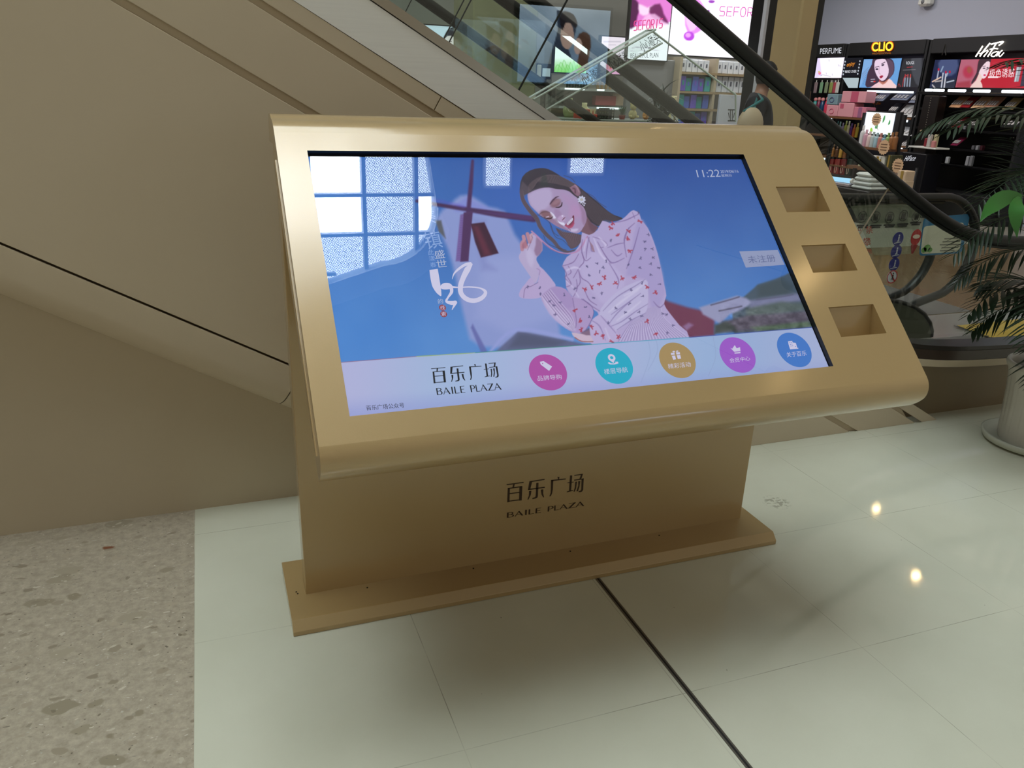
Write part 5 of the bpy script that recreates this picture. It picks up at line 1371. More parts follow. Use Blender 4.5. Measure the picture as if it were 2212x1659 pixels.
def art_woman(X, Y, a, b):
    p = Paint(X, Y, (206, 222, 240))
    cc = lambda P: [(780 + x / 4.809, y / 4.809) for x, y in P]
    p.poly(cc([(860, 380), (930, 290), (1020, 280), (1090, 330), (1110, 420), (1080, 540), (1090, 620), (960, 640), (860, 560)]), (34, 34, 44), 1.2, 1, 2)
    p.poly(cc([(870, 400), (930, 370), (980, 400), (1000, 470), (990, 560), (930, 600), (880, 560)]), (226, 214, 214), 1.2, 1, 2)
    p.stroke(cc([(900, 440), (940, 430)]), 1, (80, 60, 60), .6); p.stroke(cc([(970, 470), (1010, 480)]), 1.2, (180, 60, 70), .6)
    return p.im
poster('wall_poster', 'lit blue poster of a dark haired woman left of the marble column', 918, 54, 1021, 128, 8.7, art_woman, 1.0)

# lit poster of a couple: it stands across the hall and shows mirrored in the escalator glass
def art_couple(X, Y, a, b):
    p = Paint(a, b, (150, 176, 200))      # painted in the picture's own frame, a from the viewer's left
    t_ = b[..., None]; p.im = np.array([96, 128, 160.]) * (1 - t_) + np.array([170, 196, 214.]) * t_
    n = vnoise(a * 100, b * 100, 30, 4)[..., None]; p.im += (n - .5) * 50
    f = lambda P: [(1 - x, y) for x, y in P]
    p.poly(f([(.40, .95), (.50, .93), (.60, .82), (.62, .7), (.58, .55), (.54, .48), (.60, .30), (.52, .10), (.40, .0), (.30, .0), (.36, .4), (.42, .7)]), (44, 56, 76), .006, .9, 2)
    p.poly(f([(.48, .80), (.56, .80), (.60, .68), (.60, .56), (.55, .46), (.48, .5), (.45, .65)]), (206, 176, 160), .006, 1, 2)
    p.poly(f([(.43, .86), (.48, .95), (.58, .92), (.63, .82), (.62, .74), (.56, .80), (.50, .80), (.47, .70)]), (36, 32, 40), .006, 1, 2)
    p.poly(f([(.64, .62), (.70, .70), (.78, .66), (.80, .50), (.78, .30), (.80, .10), (.70, .05), (.66, .3), (.68, .48)]), (96, 66, 52), .006, .95, 2)
    p.poly(f([(.62, .58), (.66, .62), (.70, .55), (.68, .42), (.64, .40), (.61, .48)]), (214, 186, 172), .006, 1, 2)
    return p.im
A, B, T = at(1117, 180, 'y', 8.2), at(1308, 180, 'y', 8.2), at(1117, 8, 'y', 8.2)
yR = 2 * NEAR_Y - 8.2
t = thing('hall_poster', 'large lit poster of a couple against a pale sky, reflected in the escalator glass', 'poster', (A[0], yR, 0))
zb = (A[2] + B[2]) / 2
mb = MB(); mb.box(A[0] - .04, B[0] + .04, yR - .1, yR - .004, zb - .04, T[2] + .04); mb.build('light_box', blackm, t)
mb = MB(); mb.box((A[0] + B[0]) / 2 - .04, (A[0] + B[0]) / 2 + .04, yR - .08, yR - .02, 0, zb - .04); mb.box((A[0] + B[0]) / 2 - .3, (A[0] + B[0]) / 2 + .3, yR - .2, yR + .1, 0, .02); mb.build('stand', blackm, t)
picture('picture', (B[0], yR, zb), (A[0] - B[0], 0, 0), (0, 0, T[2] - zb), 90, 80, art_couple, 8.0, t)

# ---- gift shop furniture: partition, racks, counters
def ybox(name, mat, parent, u0, v0, u1, v1, y, depth, b=0.004):
    A, B, T = at(u0, v1, 'y', y), at(u1, v1, 'y', y), at((u0 + u1) / 2, v0, 'y', y)
    z0 = (A[2] + B[2]) / 2
    mb = MB(); mb.bbox(A[0], B[0], y, y + depth, z0, max(T[2], z0 + .01), min(b, (B[0] - A[0]) / 5)); return mb.build(name, mat, parent)
def zat(u, v, y): return at(u, v, 'y', y)[2]
def xat(u, v, y): return at(u, v, 'y', y)[0]

mb = MB(); x0, x1 = xat(1353, 200, 8.45), xat(1470, 200, 8.45); mb.bbox(x0, x1, 8.45, 8.6, 0, zat(1400, 127, 8.45), .01)
tag(mb.build('partition', M('partition_grey', (124, 122, 124), .5), None), 'plain grey partition under the narrow pink poster', 'partition')
# white display rack with four shelves and a side post
yr = 8.3
xr0, xr1 = xat(1468, 180, yr), xat(1622, 180, yr)
zs = [zat(1540, v, yr) for v in (275, 236, 199, 158)]
rack = thing('display_rack', 'white display rack with wooden shelves below the big purple bottle poster', 'rack', (xr0, yr, 0))
mb = MB(); mb.box(xr0, xr1, yr + .36, yr + .38, 0, zat(1540, 126, yr)); mb.build('back_panel', M('rack_white', (196, 196, 204), .5), rack)
for x in (xr0, xat(1545, 180, yr), xr1): mb = MB(); mb.box(x - .02, x + .02, yr + .002, yr + .36, 0, zat(1540, 126, yr)); mb.build('post', M('rack_post', (176, 160, 136), .5), rack)
for z in zs + [0.5, 0.1]: mb = MB(); mb.box(xr0 + .02, xr1 - .02, yr, yr + .36, z - .03, z); mb.build('shelf', M('rack_wood', (150, 128, 98), .5), rack)
holo = [M('holo_violet', (120, 96, 220), .2, .3, spec=.8), M('holo_teal', (60, 170, 170), .2, .3), M('holo_blue', (96, 120, 220), .2, .3), M('pack_white', (214, 214, 222), .4), M('pack_white2', (200, 202, 210), .45)]
lm = M('pack_logo', (90, 92, 104), .6)
def pack(label, group, mat, x, y, z, w, d, h, logo=True, lmat=None, logo_x=True):
    t = thing('gift_box', label, 'box', (x + w / 2, y + d / 2, z), group)
    mb = MB(); mb.bbox(x, x + w, y, y + d, z + .001, z + h, .005); mb.build('carton', mat, t)
    if logo: mb = MB(); mb.box(x + w * .35, x + w * .65, y - .002, y, z + h * .4, z + h * .7); mb.build('print', lmat or lm, t)
    return t
# the white packs: two tight rows, and colour-shifting boxes below
zrow = [zs[3], zs[2], zs[1], zs[0]]
step = (xat(1612, 150, yr) - xat(1476, 150, yr)) / 11
for k in range(10):
    pack('small white pack in the top row of the white rack', 'white packs in the top row of the rack', holo[3], xat(1474 if k < 5 else 1553, 150, yr) + step * (k % 5), yr + .05, zs[3], step * .9, .2, zat(1540, 131, yr) - zs[3])
for k in range(5):
    pack('white carton on the right half of the second shelf of the white rack', 'white cartons right on the second rack shelf', holo[4], xat(1552, 180, yr) + step * 1.05 * k, yr + .05, zs[2], step * .95, .2, zat(1580, 166, yr) - zs[2])
for i, (zi, v) in enumerate(((zs[2], 165), (zs[1], 205), (zs[0], 241))):
    for k in range(5):
        pack('shimmering violet and teal box left on the %s shelf of the white rack' % ('second', 'third', 'fourth')[i], 'shimmering boxes on the %s rack shelf' % ('second', 'third', 'fourth')[i],
             holo[(k + i) % 3], xat(1474, 180, yr) + step * 1.08 * k, yr + .06 + .02 * (k % 2), zi, step, .16, (zat(1510, v, yr) - zi) * (1 - .12 * (k % 2)), True, holo[(k + 1) % 3])
# standing board with one character, right of the shimmering boxes
ybd = 8.0; t = thing('white_board', 'white board with a big black character standing before the white rack', 'sign', (xat(1572, 260, ybd), ybd, 0))
mb = MB(); mb.bbox(xat(1552, 250, ybd), xat(1606, 250, ybd), ybd, ybd + .05, 0, zat(1580, 205, ybd), .004); mb.build('board', M('board_grey_white', (186, 188, 198), .5), t)
mb = MB(); quad_lettering(mb, '亚', 'y', ybd - .003, (1572, 262), (1588, 262), (1572, 236)); mb.build('lettering', M('board_ink', (28, 28, 32), .6), t)

# long glass counter with jewellery busts, red stand and small goods
yc_ = 6.6; xa, xb = xat(1180, 260, yc_), xat(1475, 260, yc_); zt = zat(1300, 258, yc_)
ct = thing('glass_counter', 'long glass topped counter in the gift shop seen through the acrylic guard', 'counter', ((xa + xb) / 2, yc_, 0))
mb = MB(); mb.bbox(xa, xb, yc_ + .05, yc_ + .55, 0, zt - .12, .01); mb.build('cabinet', M('counter_grey', (120, 118, 114), .5), ct)
mb = MB(); mb.box(xa, xb, yc_ + .05, yc_ + .55, zt - .012, zt); mb.build('top', M('counter_top_pale', (170, 172, 168), .2), ct)
mb = MB(); mb.box(xa + .02, xb - .02, yc_ + .052, yc_ + .06, zt - .12, zt - .012); mb.build('glass_front', M('counter_glass_edge', (96, 110, 104), .15), ct)
def bust(u, v, y, mat, label, s=1.0):
    c = at(u, v, 'y', y); z0 = zt
    t = thing('necklace_bust', label, 'display bust', (c[0], y, z0), None)
    h = (c[2] - z0)
    mb = MB(); rings = []
    for k, (w, d, f) in enumerate(((.07, .03, 0), (.085, .045, .12), (.10, .05, .35), (.09, .045, .55), (.045, .03, .68), (.03, .028, .8), (.032, .028, 1.0))):
        rings.append([(c[0] + s * w * math.cos(2 * PI * j / 14), y + s * d * math.sin(2 * PI * j / 14), z0 + h * f) for j in range(14)])
    mb.loft(rings, True); mb.build('torso', mat, t, 'all')
    mb = MB(); mb.tube([(c[0] + s * .05 * math.cos(a_), y - s * (.045 + .004 * abs(math.sin(a_))), z0 + h * (.5 - .22 * math.sin(a_) * (1 if a_ > 0 else 0))) for a_ in np.linspace(0, PI, 9)], .004, 5); mb.build('necklace', M('pearl', (220, 214, 190), .3), t)
    return t
cream = M('bust_cream', (222, 208, 160), .6)
bust(1263, 222, yc_ + .42, cream, 'cream necklace bust on the gift shop counter behind the red stand'); bust(1457, 207, yc_ + .2, cream, 'cream necklace bust at the right end of the gift shop counter'); bust(1232, 212, yc_ + .42, M('bust_olive', (150, 160, 110), .6), 'olive green necklace bust left of the cream one on the counter', .9)
t = thing('red_stand', 'orange red display stand with jewellery hands on the gift shop counter', 'display stand', at(1270, 255, 'y', yc_ + .15))
ybox('block', M('stand_red', (196, 62, 40), .5), t, 1252, 246, 1290, 257, yc_ + .1, .18); ybox('ledge', M('stand_red2', (180, 76, 50), .5), t, 1258, 236, 1283, 246, yc_ + .16, .12)
for u in (1277, 1284):
    c = at(u, 246, 'y', yc_ + .12); mb = MB(); mb.tube([(c[0], c[1], c[2]), (c[0], c[1], c[2] + .03)], .012, 6)
    for q in range(4): mb.tube([(c[0] - .012 + .008 * q, c[1], c[2] + .03), (c[0] - .016 + .0105 * q, c[1], c[2] + .055 + .004 * (q % 2))], .0035, 5)
    mb.build('hand', cream, t)
mb = MB(); quad_lettering(mb, '17', 'y', yc_ + .098, (1270, 255), (1280, 255), (1270, 249)); mb.build('price', M('price_ink', (60, 16, 14), .6), t)
for k, u in enumerate((1464, 1474)):
    t = thing('jewellery_hand', 'small white jewellery hand on the counter, %s of the cream bust' % ('right', 'far right')[k], 'display hand', (xat(u, 250, yc_), yc_ + .12, zt)); x_ = xat(u, 250, yc_)
    mb = MB(); mb.tube([(x_, yc_ + .12, zt), (x_, yc_ + .12, zt + .05)], [.02, .014], 8); mb.build('wrist', M('hand_white', (210, 206, 196), .5), t)
    for q in range(5): mb = MB(); mb.tube([(x_ - .014 + .007 * q, yc_ + .12, zt + .045), (x_ - .02 + .010 * q, yc_ + .115, zt + .08 + .008 * (2 - abs(q - 2)))], .004, 5); mb.build('finger', MC['hand_white'], t)
# dark rack of small goods, teddy bears, little pot plant
t = thing('goods_rack', 'dark wire rack of small goods right of the red stand on the counter', 'rack', at(1309, 262, 'y', yc_ + .2))
A, B, T = at(1293, 262, 'y', yc_ + .15), at(1325, 262, 'y', yc_ + .15), at(1309, 234, 'y', yc_ + .15)
mb = MB()
for k in range(7): x_ = A[0] + (B[0] - A[0]) * k / 6; mb.box(x_ - .003, x_ + .003, yc_ + .15, yc_ + .156, zt, T[2])
for k in range(5): z_ = zt + (T[2] - zt) * k / 4; mb.box(A[0], B[0], yc_ + .15, yc_ + .16, z_ - .003, z_ + .003)
mb.box(A[0], B[0], yc_ + .2, yc_ + .21, zt, T[2] - .01); mb.build('wire_frame', M('rack_dark', (36, 44, 40), .5), t)
mb = MB()
for k in range(4):
    for j in range(3): mb.box(A[0] + .012 + k * .035, A[0] + .034 + k * .035, yc_ + .165, yc_ + .19, zt + .01 + j * .045, zt + .035 + j * .045)
mb.build('small_goods', M('goods_grey', (110, 120, 104), .6), t)
def bear(u, v, col, label, s):
    c = at(u, v, 'y', yc_ + .25); t = thing('soft_toy', label, 'soft toy', (c[0], c[1], zt)); m = M('plush_%d' % col[0], col, .9)
    mb = MB(); mb.ellipsoid((c[0], c[1], zt + .05 * s), (.045 * s, .04 * s, .05 * s)); mb.build('body', m, t, 'all')
    mb = MB(); mb.ellipsoid((c[0], c[1] - .005, zt + .125 * s), (.036 * s, .033 * s, .034 * s)); mb.build('head', m, t, 'all')
    for k in (-1, 1): mb = MB(); mb.ellipsoid((c[0] + k * .028 * s, c[1], zt + .155 * s), (.012 * s, .008 * s, .013 * s), 8, 6); mb.build('ear', m, t, 'all')
    for k in (-1, 1): mb = MB(); mb.ellipsoid((c[0] + k * .04 * s, c[1] - .03 * s, zt + .03 * s), (.014 * s, .03 * s, .014 * s), 8, 6); mb.build('paw', m, t, 'all')
bear(1396, 245, (190, 124, 50), 'orange brown soft toy on the counter, left one of the two bears', 1.0); bear(1412, 250, (176, 108, 44), 'orange brown soft toy on the counter, right one of the two bears', .9); bear(1366, 254, (200, 180, 130), 'cream soft toy sitting in front of the two orange bears', 1.15)
t = thing('potted_plant', 'tiny green plant in a dark red pot on the gift shop counter', 'plant', at(1343, 262, 'y', yc_ + .2)); c = at(1343, 262, 'y', yc_ + .2)
mb = MB(); mb.lathe(c[0], c[1], [(.03, zt), (.042, zt + .05), (.036, zt + .05), (.03, zt + .04)], 14); mb.build('pot', M('pot_red', (130, 44, 34), .5), t)
mb = MB(); rr = random.Random(3)
for k in range(40):
    a_, l_ = rr.random() * 6.28, .03 + rr.random() * .05; h_ = .06 + rr.random() * .1
    p0 = Vector((c[0], c[1], zt + .05)); p1 = Vector((c[0] + l_ * math.cos(a_), c[1] + l_ * math.sin(a_), zt + h_)); d_ = (p1 - p0).cross(Vector((0, 0, 1))).normalized() * .009
    q = p0.lerp(p1, .6); mb.add([p0, q + d_, p1, q - d_], [(0, 1, 2, 3)])
mb.build('foliage', M('leaf_small', (44, 82, 40), .6), t)
# back shelf with perfume bottles and lamps, left of the counter
ysb = 8.2; t = thing('lit_shelf', 'lit wall shelf of small bottles behind the acrylic guard', 'shelf', at(1250, 192, 'y', ysb))
x0, x1 = xat(1210, 190, ysb), xat(1352, 190, ysb); zA, zB_ = zat(1280, 192, ysb), zat(1280, 231, ysb)
mb = MB(); mb.box(x0, x1, ysb + .3, ysb + .32, 0, zat(1280, 164, ysb)); mb.build('back_panel', M('shelf_back', (138, 132, 126), .5), t)
for z in (zA, zB_, zB_ - .4, .05): mb = MB(); mb.box(x0, x1, ysb, ysb + .3, z - .03, z); mb.build('board', M('shelf_grey', (170, 168, 166), .4), t)
for a_, b_, z in ((1220, 1262, zA), (1290, 1305, zA), (1335, 1350, zA), (1292, 1348, zB_)): mb = MB(); mb.box(xat(a_, 192, ysb), xat(b_, 192, ysb), ysb - .01, ysb, z - .02, z); mb.build('light_strip', em('strip_white', (240, 248, 255), 2.4), t)
bd = M('bottle_dark', (50, 56, 52), .3); bt = M('bottle_tan', (150, 120, 90), .3)
def bottle(x, y, z, h, r, mat, label, group, capmat=None, round_=True):
    t = thing('bottle', label, 'bottle', (x, y, z), group)
    mb = MB(); mb.lathe(x, y, [(r, z + .001), (r, z + h * .62), (r * .85, z + h * .7), (r * .42, z + h * .76), (r * .42, z + h * .8)], 10); mb.build('body', mat, t, True)
    mb = MB(); mb.lathe(x, y, [(r * .5, z + h * .8), (r * .5, z + h)], 10); mb.build('cap', capmat or paper, t)
    return t
for k in range(8): bottle(xat(1232 + k * 6, 190, ysb), ysb + .1, zA, .11, .018, bd, 'small dark bottle on the lit wall shelf behind the acrylic guard', 'dark bottles on the lit wall shelf')
for k in range(4): bottle(xat(1298 + k * 9, 190, ysb), ysb + .1, zA, .12, .02, bt, 'small tan bottle on the right part of the lit wall shelf', 'tan bottles on the lit wall shelf', bd)
t2 = thing('cosmetics_tray', 'pink and red carton display on the lower level of the lit wall shelf', 'display', at(1305, 226, 'y', ysb)); ybox('carton', M('tray_red', (170, 70, 74), .5), t2, 1286, 207, 1330, 228, ysb + .08, .12); ybox('lid', M('tray_cream', (186, 160, 140), .5), t2, 1322, 202, 1346, 228, ysb + .12, .1)
# framed till picture left of the shelf
yt = 7.6; t = thing('till_screen', 'small till screen and card reader beside the marble column', 'till', at(1175, 170, 'y', yt))
ybox('casing', blackm, t, 1160, 137, 1190, 171, yt, .05); mb = MB(); A, B, T = at(1171, 165, 'y', yt), at(1188, 165, 'y', yt), at(1171, 147, 'y', yt); mb.add([(A[0], yt - .004, A[2]), (B[0], yt - .004, A[2]), (B[0], yt - .004, T[2]), (A[0], yt - .004, T[2])], [(0, 1, 2, 3)]); mb.build('screen', em('till_glow', (176, 190, 200), .8), t)
ybox('reader', M('reader_white', (206, 206, 200), .5), t, 1161, 140, 1169, 166, yt - .03, .03); mb = MB(); mb.box(xat(1172, 180, yt), xat(1180, 180, yt), yt, yt + .05, 0, zat(1175, 171, yt)); mb.build('post', blackm, t)
# tall palm standing in the gift shop mouth
def palm_like(name, label, cx, cy, z0, z1, spread, nblade, seed, col, canes, blade_w=.018, blade_l=.3):
    rr = random.Random(seed); t = thing(name, label, 'plant', (cx, cy, 0))
    mb = MB(); mb.lathe(cx, cy, [(.13, 0), (.17, .32), (.18, .34), (.155, .34), (.15, .3)], 20); mb.build('pot', M('pot_dark', (50, 46, 42), .5), t, True)
    m = M(name + '_leaf', col, .5)
    for k in range(canes):
        a_ = 2 * PI * k / canes; x, y = cx + .05 * math.cos(a_), cy + .05 * math.sin(a_); h = z0 + (z1 - z0) * (.55 + .45 * rr.random()) - .2
        mb = MB(); mb.tube([(x, y, .3), (x + .02 * math.cos(a_), y + .02 * math.sin(a_), h)], .014, 6); mb.build('cane', M('cane_dark', (46, 40, 30), .6), t)
        mb = MB()
        for j in range(nblade):
            b_ = rr.random() * 2 * PI; el = rr.uniform(-.5, 1.2); L = blade_l * rr.uniform(.6, 1.1); zz = h - rr.random() * .35
            P = [Vector((x, y, zz))]; d = Vector((math.cos(b_) * math.cos(el), math.sin(b_) * math.cos(el), math.sin(el)))
            for q in range(4): P.append(P[-1] + d * L / 4); d = (d + Vector((0, 0, -.22))).normalized()
            s = d.cross(Vector((0, 0, 1))).normalized()
            ws = [.3, 1, .9, .5, .02]; vs = []
            for q, pnt in enumerate(P): vs += [pnt + s * blade_w * ws[q], pnt - s * blade_w * ws[q]]
            mb.add(vs, [(2 * q, 2 * q + 1, 2 * q + 3, 2 * q + 2) for q in range(4)])
        mb.build('leaf_crown', m, t)
    return t
c = at(1432, 180, 'y', 5.6)
palm_like('potted_dracaena', 'dark leaved potted plant at the gift shop mouth in front of the grey partition', c[0], 5.6, 1.1, 1.78, .3, 34, 5, (42, 54, 50), 3, .016, .27)

# ================================================================== THE COSMETICS SHOP (fixtures along the wall x = SX)
def xbox(name, mat, parent, y0, y1, z0, z1, x=SX, depth=.1, b=.004):
    """box whose face is at x and which goes back towards the wall"""
    mb = MB(); mb.bbox(x, x + depth, min(y0, y1), max(y0, y1), z0, z1, min(b, abs(y1 - y0) / 5, depth / 3, (z1 - z0) / 5)); return mb.build(name, mat, parent)
def xy_(u, v, x=SX): return float(W(u, v, x)[1])
def xz_(u, v, x=SX): return float(W(u, v, x)[2])
def xlet(mb, body, bl, br, tl, x=SX - .004, mi=0, off=0.0, sh=0.0): quad_lettering(mb, body, 'x', x, bl, br, tl, mi, off, sh)
def xpic(t, u0, v0, u1, v1, fn, emit, x=SX - .004, nx=90, ny=60, name='picture', z=None):
    y0, y1 = xy_(u0, (v0 + v1) / 2, x), xy_(u1, (v0 + v1) / 2, x); um = (u0 + u1) / 2
    z0, z1 = z or (xz_(um, v1, x), xz_(um, v0, x))
    return picture(name, (x, y0, z0), (0, y1 - y0, 0), (0, 0, z1 - z0), nx, ny, fn, emit, t)


HZ0, HZ1 = 2.155, 2.345
def fixture(label, u0, u1, accent, header=True, um=150):
    y0, y1 = xy_(u0, um), xy_(u1, um)
    t = thing('wall_fixture', label, 'shop fixture', (SX, (y0 + y1) / 2, 0))
    xbox('back_panel', accent, t, y1 + .01, y0 - .01, 0.02, HZ1 - .02, SX + .36, .04)
    for y in (y0 - .02, y1 + .02): xbox('side_panel', blackm, t, y - .02, y + .02, 0, HZ1 - .01, SX - .02, .40)
    xbox('header_board', blackm, t, y1 + .045, y0 - .045, HZ0, HZ1, SX - .03, .39, .008)
    xbox('base_cabinet', blackm, t, y1 + .045, y0 - .045, 0.01, .36, SX - .12, .46, .01)
    return t, y0, y1


def shelf(t, y0, y1, z, mat=wood, x=SX - .02, depth=.36, th=.03, nm='shelf'): return xbox(nm, mat, t, y1 + .045, y0 - .045, z - th, z, x, depth)
def shine(t, y0, y1, z, x=SX - .03, s=2.6, th=.03): return xbox('light_tube', em('tube_white_%g' % s, (226, 240, 255), s), t, y1, y0, z - th, z, x, .02, .002)

# --- perfume unit
pf, p0y, p1y = fixture('narrow perfume wall unit right of the black door frame', 1756, 1822, M('unit_back_grey', (120, 112, 104), .6), um=150)
mb = MB(); xlet(mb, 'PERFUME', (1771, 117), (1817, 115), (1772, 105), SX - .034, 0, .0); mb.build('header_lettering', em('letter_white', (220, 222, 230), .9), pf)
def art_perf(X, Y, a, b):
    p = Paint(X, Y, (244, 236, 252)); cc = lambda P: [(1700 + x / 8.507, 70 + y / 8.507) for x, y in P]
    p.poly(cc([(560, 450), (600, 450), (640, 800), (510, 840)]), (206, 190, 232), 1.5, .8)
    p.disc(*cc([(600, 750)])[0], 3, 3.4, (222, 120, 150), .8); p.disc(*cc([(588, 725)])[0], 2, 2, (200, 180, 110), .6)
    for q in ((770, 500), (720, 740), (830, 760), (970, 600), (940, 590)): p.stroke(cc([q, (q[0] + 6, q[1] + 30)]), .9, (150, 150, 160), .5)
    p.stroke(cc([(620, 800), (660, 780), (800, 810)]), .8, (130, 130, 140), .5)
    return p.im
xpic(pf, 1763, 125, 1821, 168, art_perf, 1.25, SX - .034)
# --- professional make-up unit
cl, c0y, c1y = fixture('wide black make-up wall unit with glowing yellow sign and face poster', 1824, 1997, M('unit_back_dark', (48, 46, 52), .5), um=150)
mb = MB()
def letters_bold(mb, body, bl, br, tl, x, off=.035): quad_lettering(mb, body, 'x', x, bl, br, tl, 0, off)
letters_bold(mb, 'CLIO', (1883, 111), (1928, 109.5), (1884.5, 92), SX - .05, .06); mb.build('sign_lettering', em('sign_yellow', (255, 196, 40), 3.0), cl)
mb = MB(); letters_bold(mb, 'CLIO', (1881, 112.5), (1930, 110.7), (1882.5, 90.5), SX - .046, .09); mb.build('sign_halo', em('sign_orange', (200, 84, 8), 1.2), cl)
mb = MB(); xlet(mb, 'PROFESSIONAL', (1884, 118), (1925, 116.5), (1884.5, 114), SX - .034); mb.build('small_lettering', em('sign_amber', (190, 110, 30), .8), cl)
def art_enjoy(X, Y, a, b):
    p = Paint(X, Y, (14, 16, 28)); cc = lambda P: [(1700 + x / 8.507, 70 + y / 8.507) for x, y in P]
    for q in ((1070, 538), (1060, 597), (1050, 655), (1042, 712), (1034, 770), (1341, 528), (1331, 588), (1321, 646), (1310, 704), (1300, 762)): p.disc(*cc([q])[0], 1.5, 2, (214, 224, 236), .5)
    return p.im
xpic(cl, 1820, 125, 1861, 166, art_enjoy, .8, SX - .034)
mb = MB(); xlet(mb, 'enjoy', (1827.5, 147), (1845, 144), (1828.5, 136), SX - .038, 0, .03, .12); mb.build('enjoy_lettering', em('letter_orange', (226, 140, 40), 1.0), cl)
mb = MB(); xlet(mb, 'MAKE OVER', (1825.5, 158), (1850, 157.5), (1826, 151.5), SX - .038, 0, .02); mb.build('slogan_lettering', MC['letter_white'], cl)
def tri(x): return [W(1820, 168, x), W(1855, 168, x), W(1852, 190, x), W(1833, 190, x)]
mb = MB(); mb.prism(tri(SX - .034), (.005, 0, 0)); mb.build('white_wedge', em('wedge_white', (196, 214, 220), .75), cl)
def art_face(X, Y, a, b):
    p = Paint(X, Y, (98, 150, 206)); cc = lambda P: [(1700 + x / 8.507, 70 + y / 8.507) for x, y in P]
    p.poly(cc([(1380, 500), (1590, 510), (1400, 900), (1330, 1030)]), (130, 170, 216), 2, .7)
    p.poly(cc([(1580, 480), (1700, 470), (1860, 470), (1950, 520), (1975, 640), (1955, 760), (1860, 870), (1800, 930), (1680, 960), (1600, 980), (1480, 1010), (1440, 960), (1460, 850), (1490, 720), (1560, 590)]), (62, 44, 62), .8, 1, 2)
    p.poly(cc([(1840, 490), (1940, 540), (1965, 650), (1940, 770), (1870, 840), (1850, 700)]), (96, 74, 96), 1.2, .8, 2)
    p.poly(cc([(1620, 520), (1700, 490), (1800, 490), (1840, 560), (1870, 680), (1855, 790), (1800, 870), (1740, 890), (1680, 840), (1630, 750), (1605, 640)]), (222, 198, 218), .8, 1, 2)
    p.poly(cc([(1600, 980), (1700, 900), (1780, 920), (1880, 850), (1960, 930), (2010, 1030), (1540, 1030)]), (230, 196, 196), 1, 1, 2)
    p.poly(cc([(1700, 900), (1800, 900), (1860, 840), (1840, 900), (1760, 960)]), (150, 70, 50), 1.5, .7, 2)
    p.poly(cc([(1550, 1010), (1620, 950), (1690, 930), (1700, 960), (1640, 1000), (1570, 1030)]), (226, 188, 196), .8, 1, 2)
    p.stroke(cc([(1625, 640), (1690, 625)]), 1.5, (70, 50, 70), .5); p.stroke(cc([(1740, 580), (1800, 545)]), 1.5, (70, 50, 70), .5)
    p.disc(*cc([(1652, 675)])[0], 3, 1.8, (50, 40, 60), .7); p.disc(*cc([(1762, 600)])[0], 3, 1.8, (50, 40, 60), .7, 1, -.4)
    p.stroke(cc([(1700, 640), (1690, 740), (1720, 770)]), 1, (180, 140, 160), .8, .8)
    p.poly(cc([(1700, 810), (1740, 790), (1770, 800), (1750, 830), (1720, 845)]), (150, 30, 56), .7, 1, 2)
    p.stroke(cc([(1705, 870), (1700, 910)]), 1.6, (196, 60, 60), .5)
    p.stroke(cc([(1545, 865), (1610, 860)]), 2, (180, 180, 196), .6, .8); p.stroke(cc([(1545, 905), (1590, 903)]), 2, (210, 210, 220), .6, .8); p.disc(*cc([(1608, 903)])[0], 2.4, 1.6, (200, 50, 50), .6)
    for k in range(8): p.stroke(cc([(1500 - k * 12, 640 + k * 45), (1380 + k * 2, 760 + k * 25)]), .5, (70, 60, 90), .4, .6)
    return p.im
xpic(cl, 1861, 127, 1942, 190, art_face, 1.15, SX - .034, 170, 130)
def art_rouge(X, Y, a, b):
    p = Paint(X, Y, (46, 46, 52)); cc = lambda P: [(1700 + x / 3.949, y / 3.949) for x, y in P]
    p.poly(cc([(960, 500), (1000, 500), (975, 560), (950, 740)]), (20, 20, 26), 2); p.poly(cc([(1060, 500), (1150, 495), (1130, 740), (1070, 640)]), (80, 82, 90), 2, .8, 2)
    for u, c in ((1008, (170, 60, 66)), (1030, (176, 80, 84)), (1052, (196, 66, 60))): p.stroke(cc([(u - 6, 735), (u, 660)]), 3, (150, 160, 180), .6); p.stroke(cc([(u, 658), (u + 2, 636)]), 2.6, c, .5)
    p.stroke(cc([(985, 740), (1000, 660), (1030, 640)]), 1.4, (196, 60, 70), .5); p.stroke(cc([(945, 735), (955, 715), (968, 740), (950, 742)]), 1, (190, 50, 60), .5)
    p.stroke(cc([(1025, 575), (1070, 570)]), 1.6, (190, 50, 60), .6)
    p.stroke(cc([(990, 598), (1095, 594)]), 1, (140, 140, 150), .5)
    return p.im
xpic(cl, 1945, 126, 1990, 188, art_rouge, .9, SX - .034, 90, 110)
mb = MB(); xlet(mb, 'ROUGE', (1958, 139.5), (1975, 138.5), (1958, 133), SX - .038, 0, .02); mb.build('slogan_lettering', MC['letter_white'], cl)
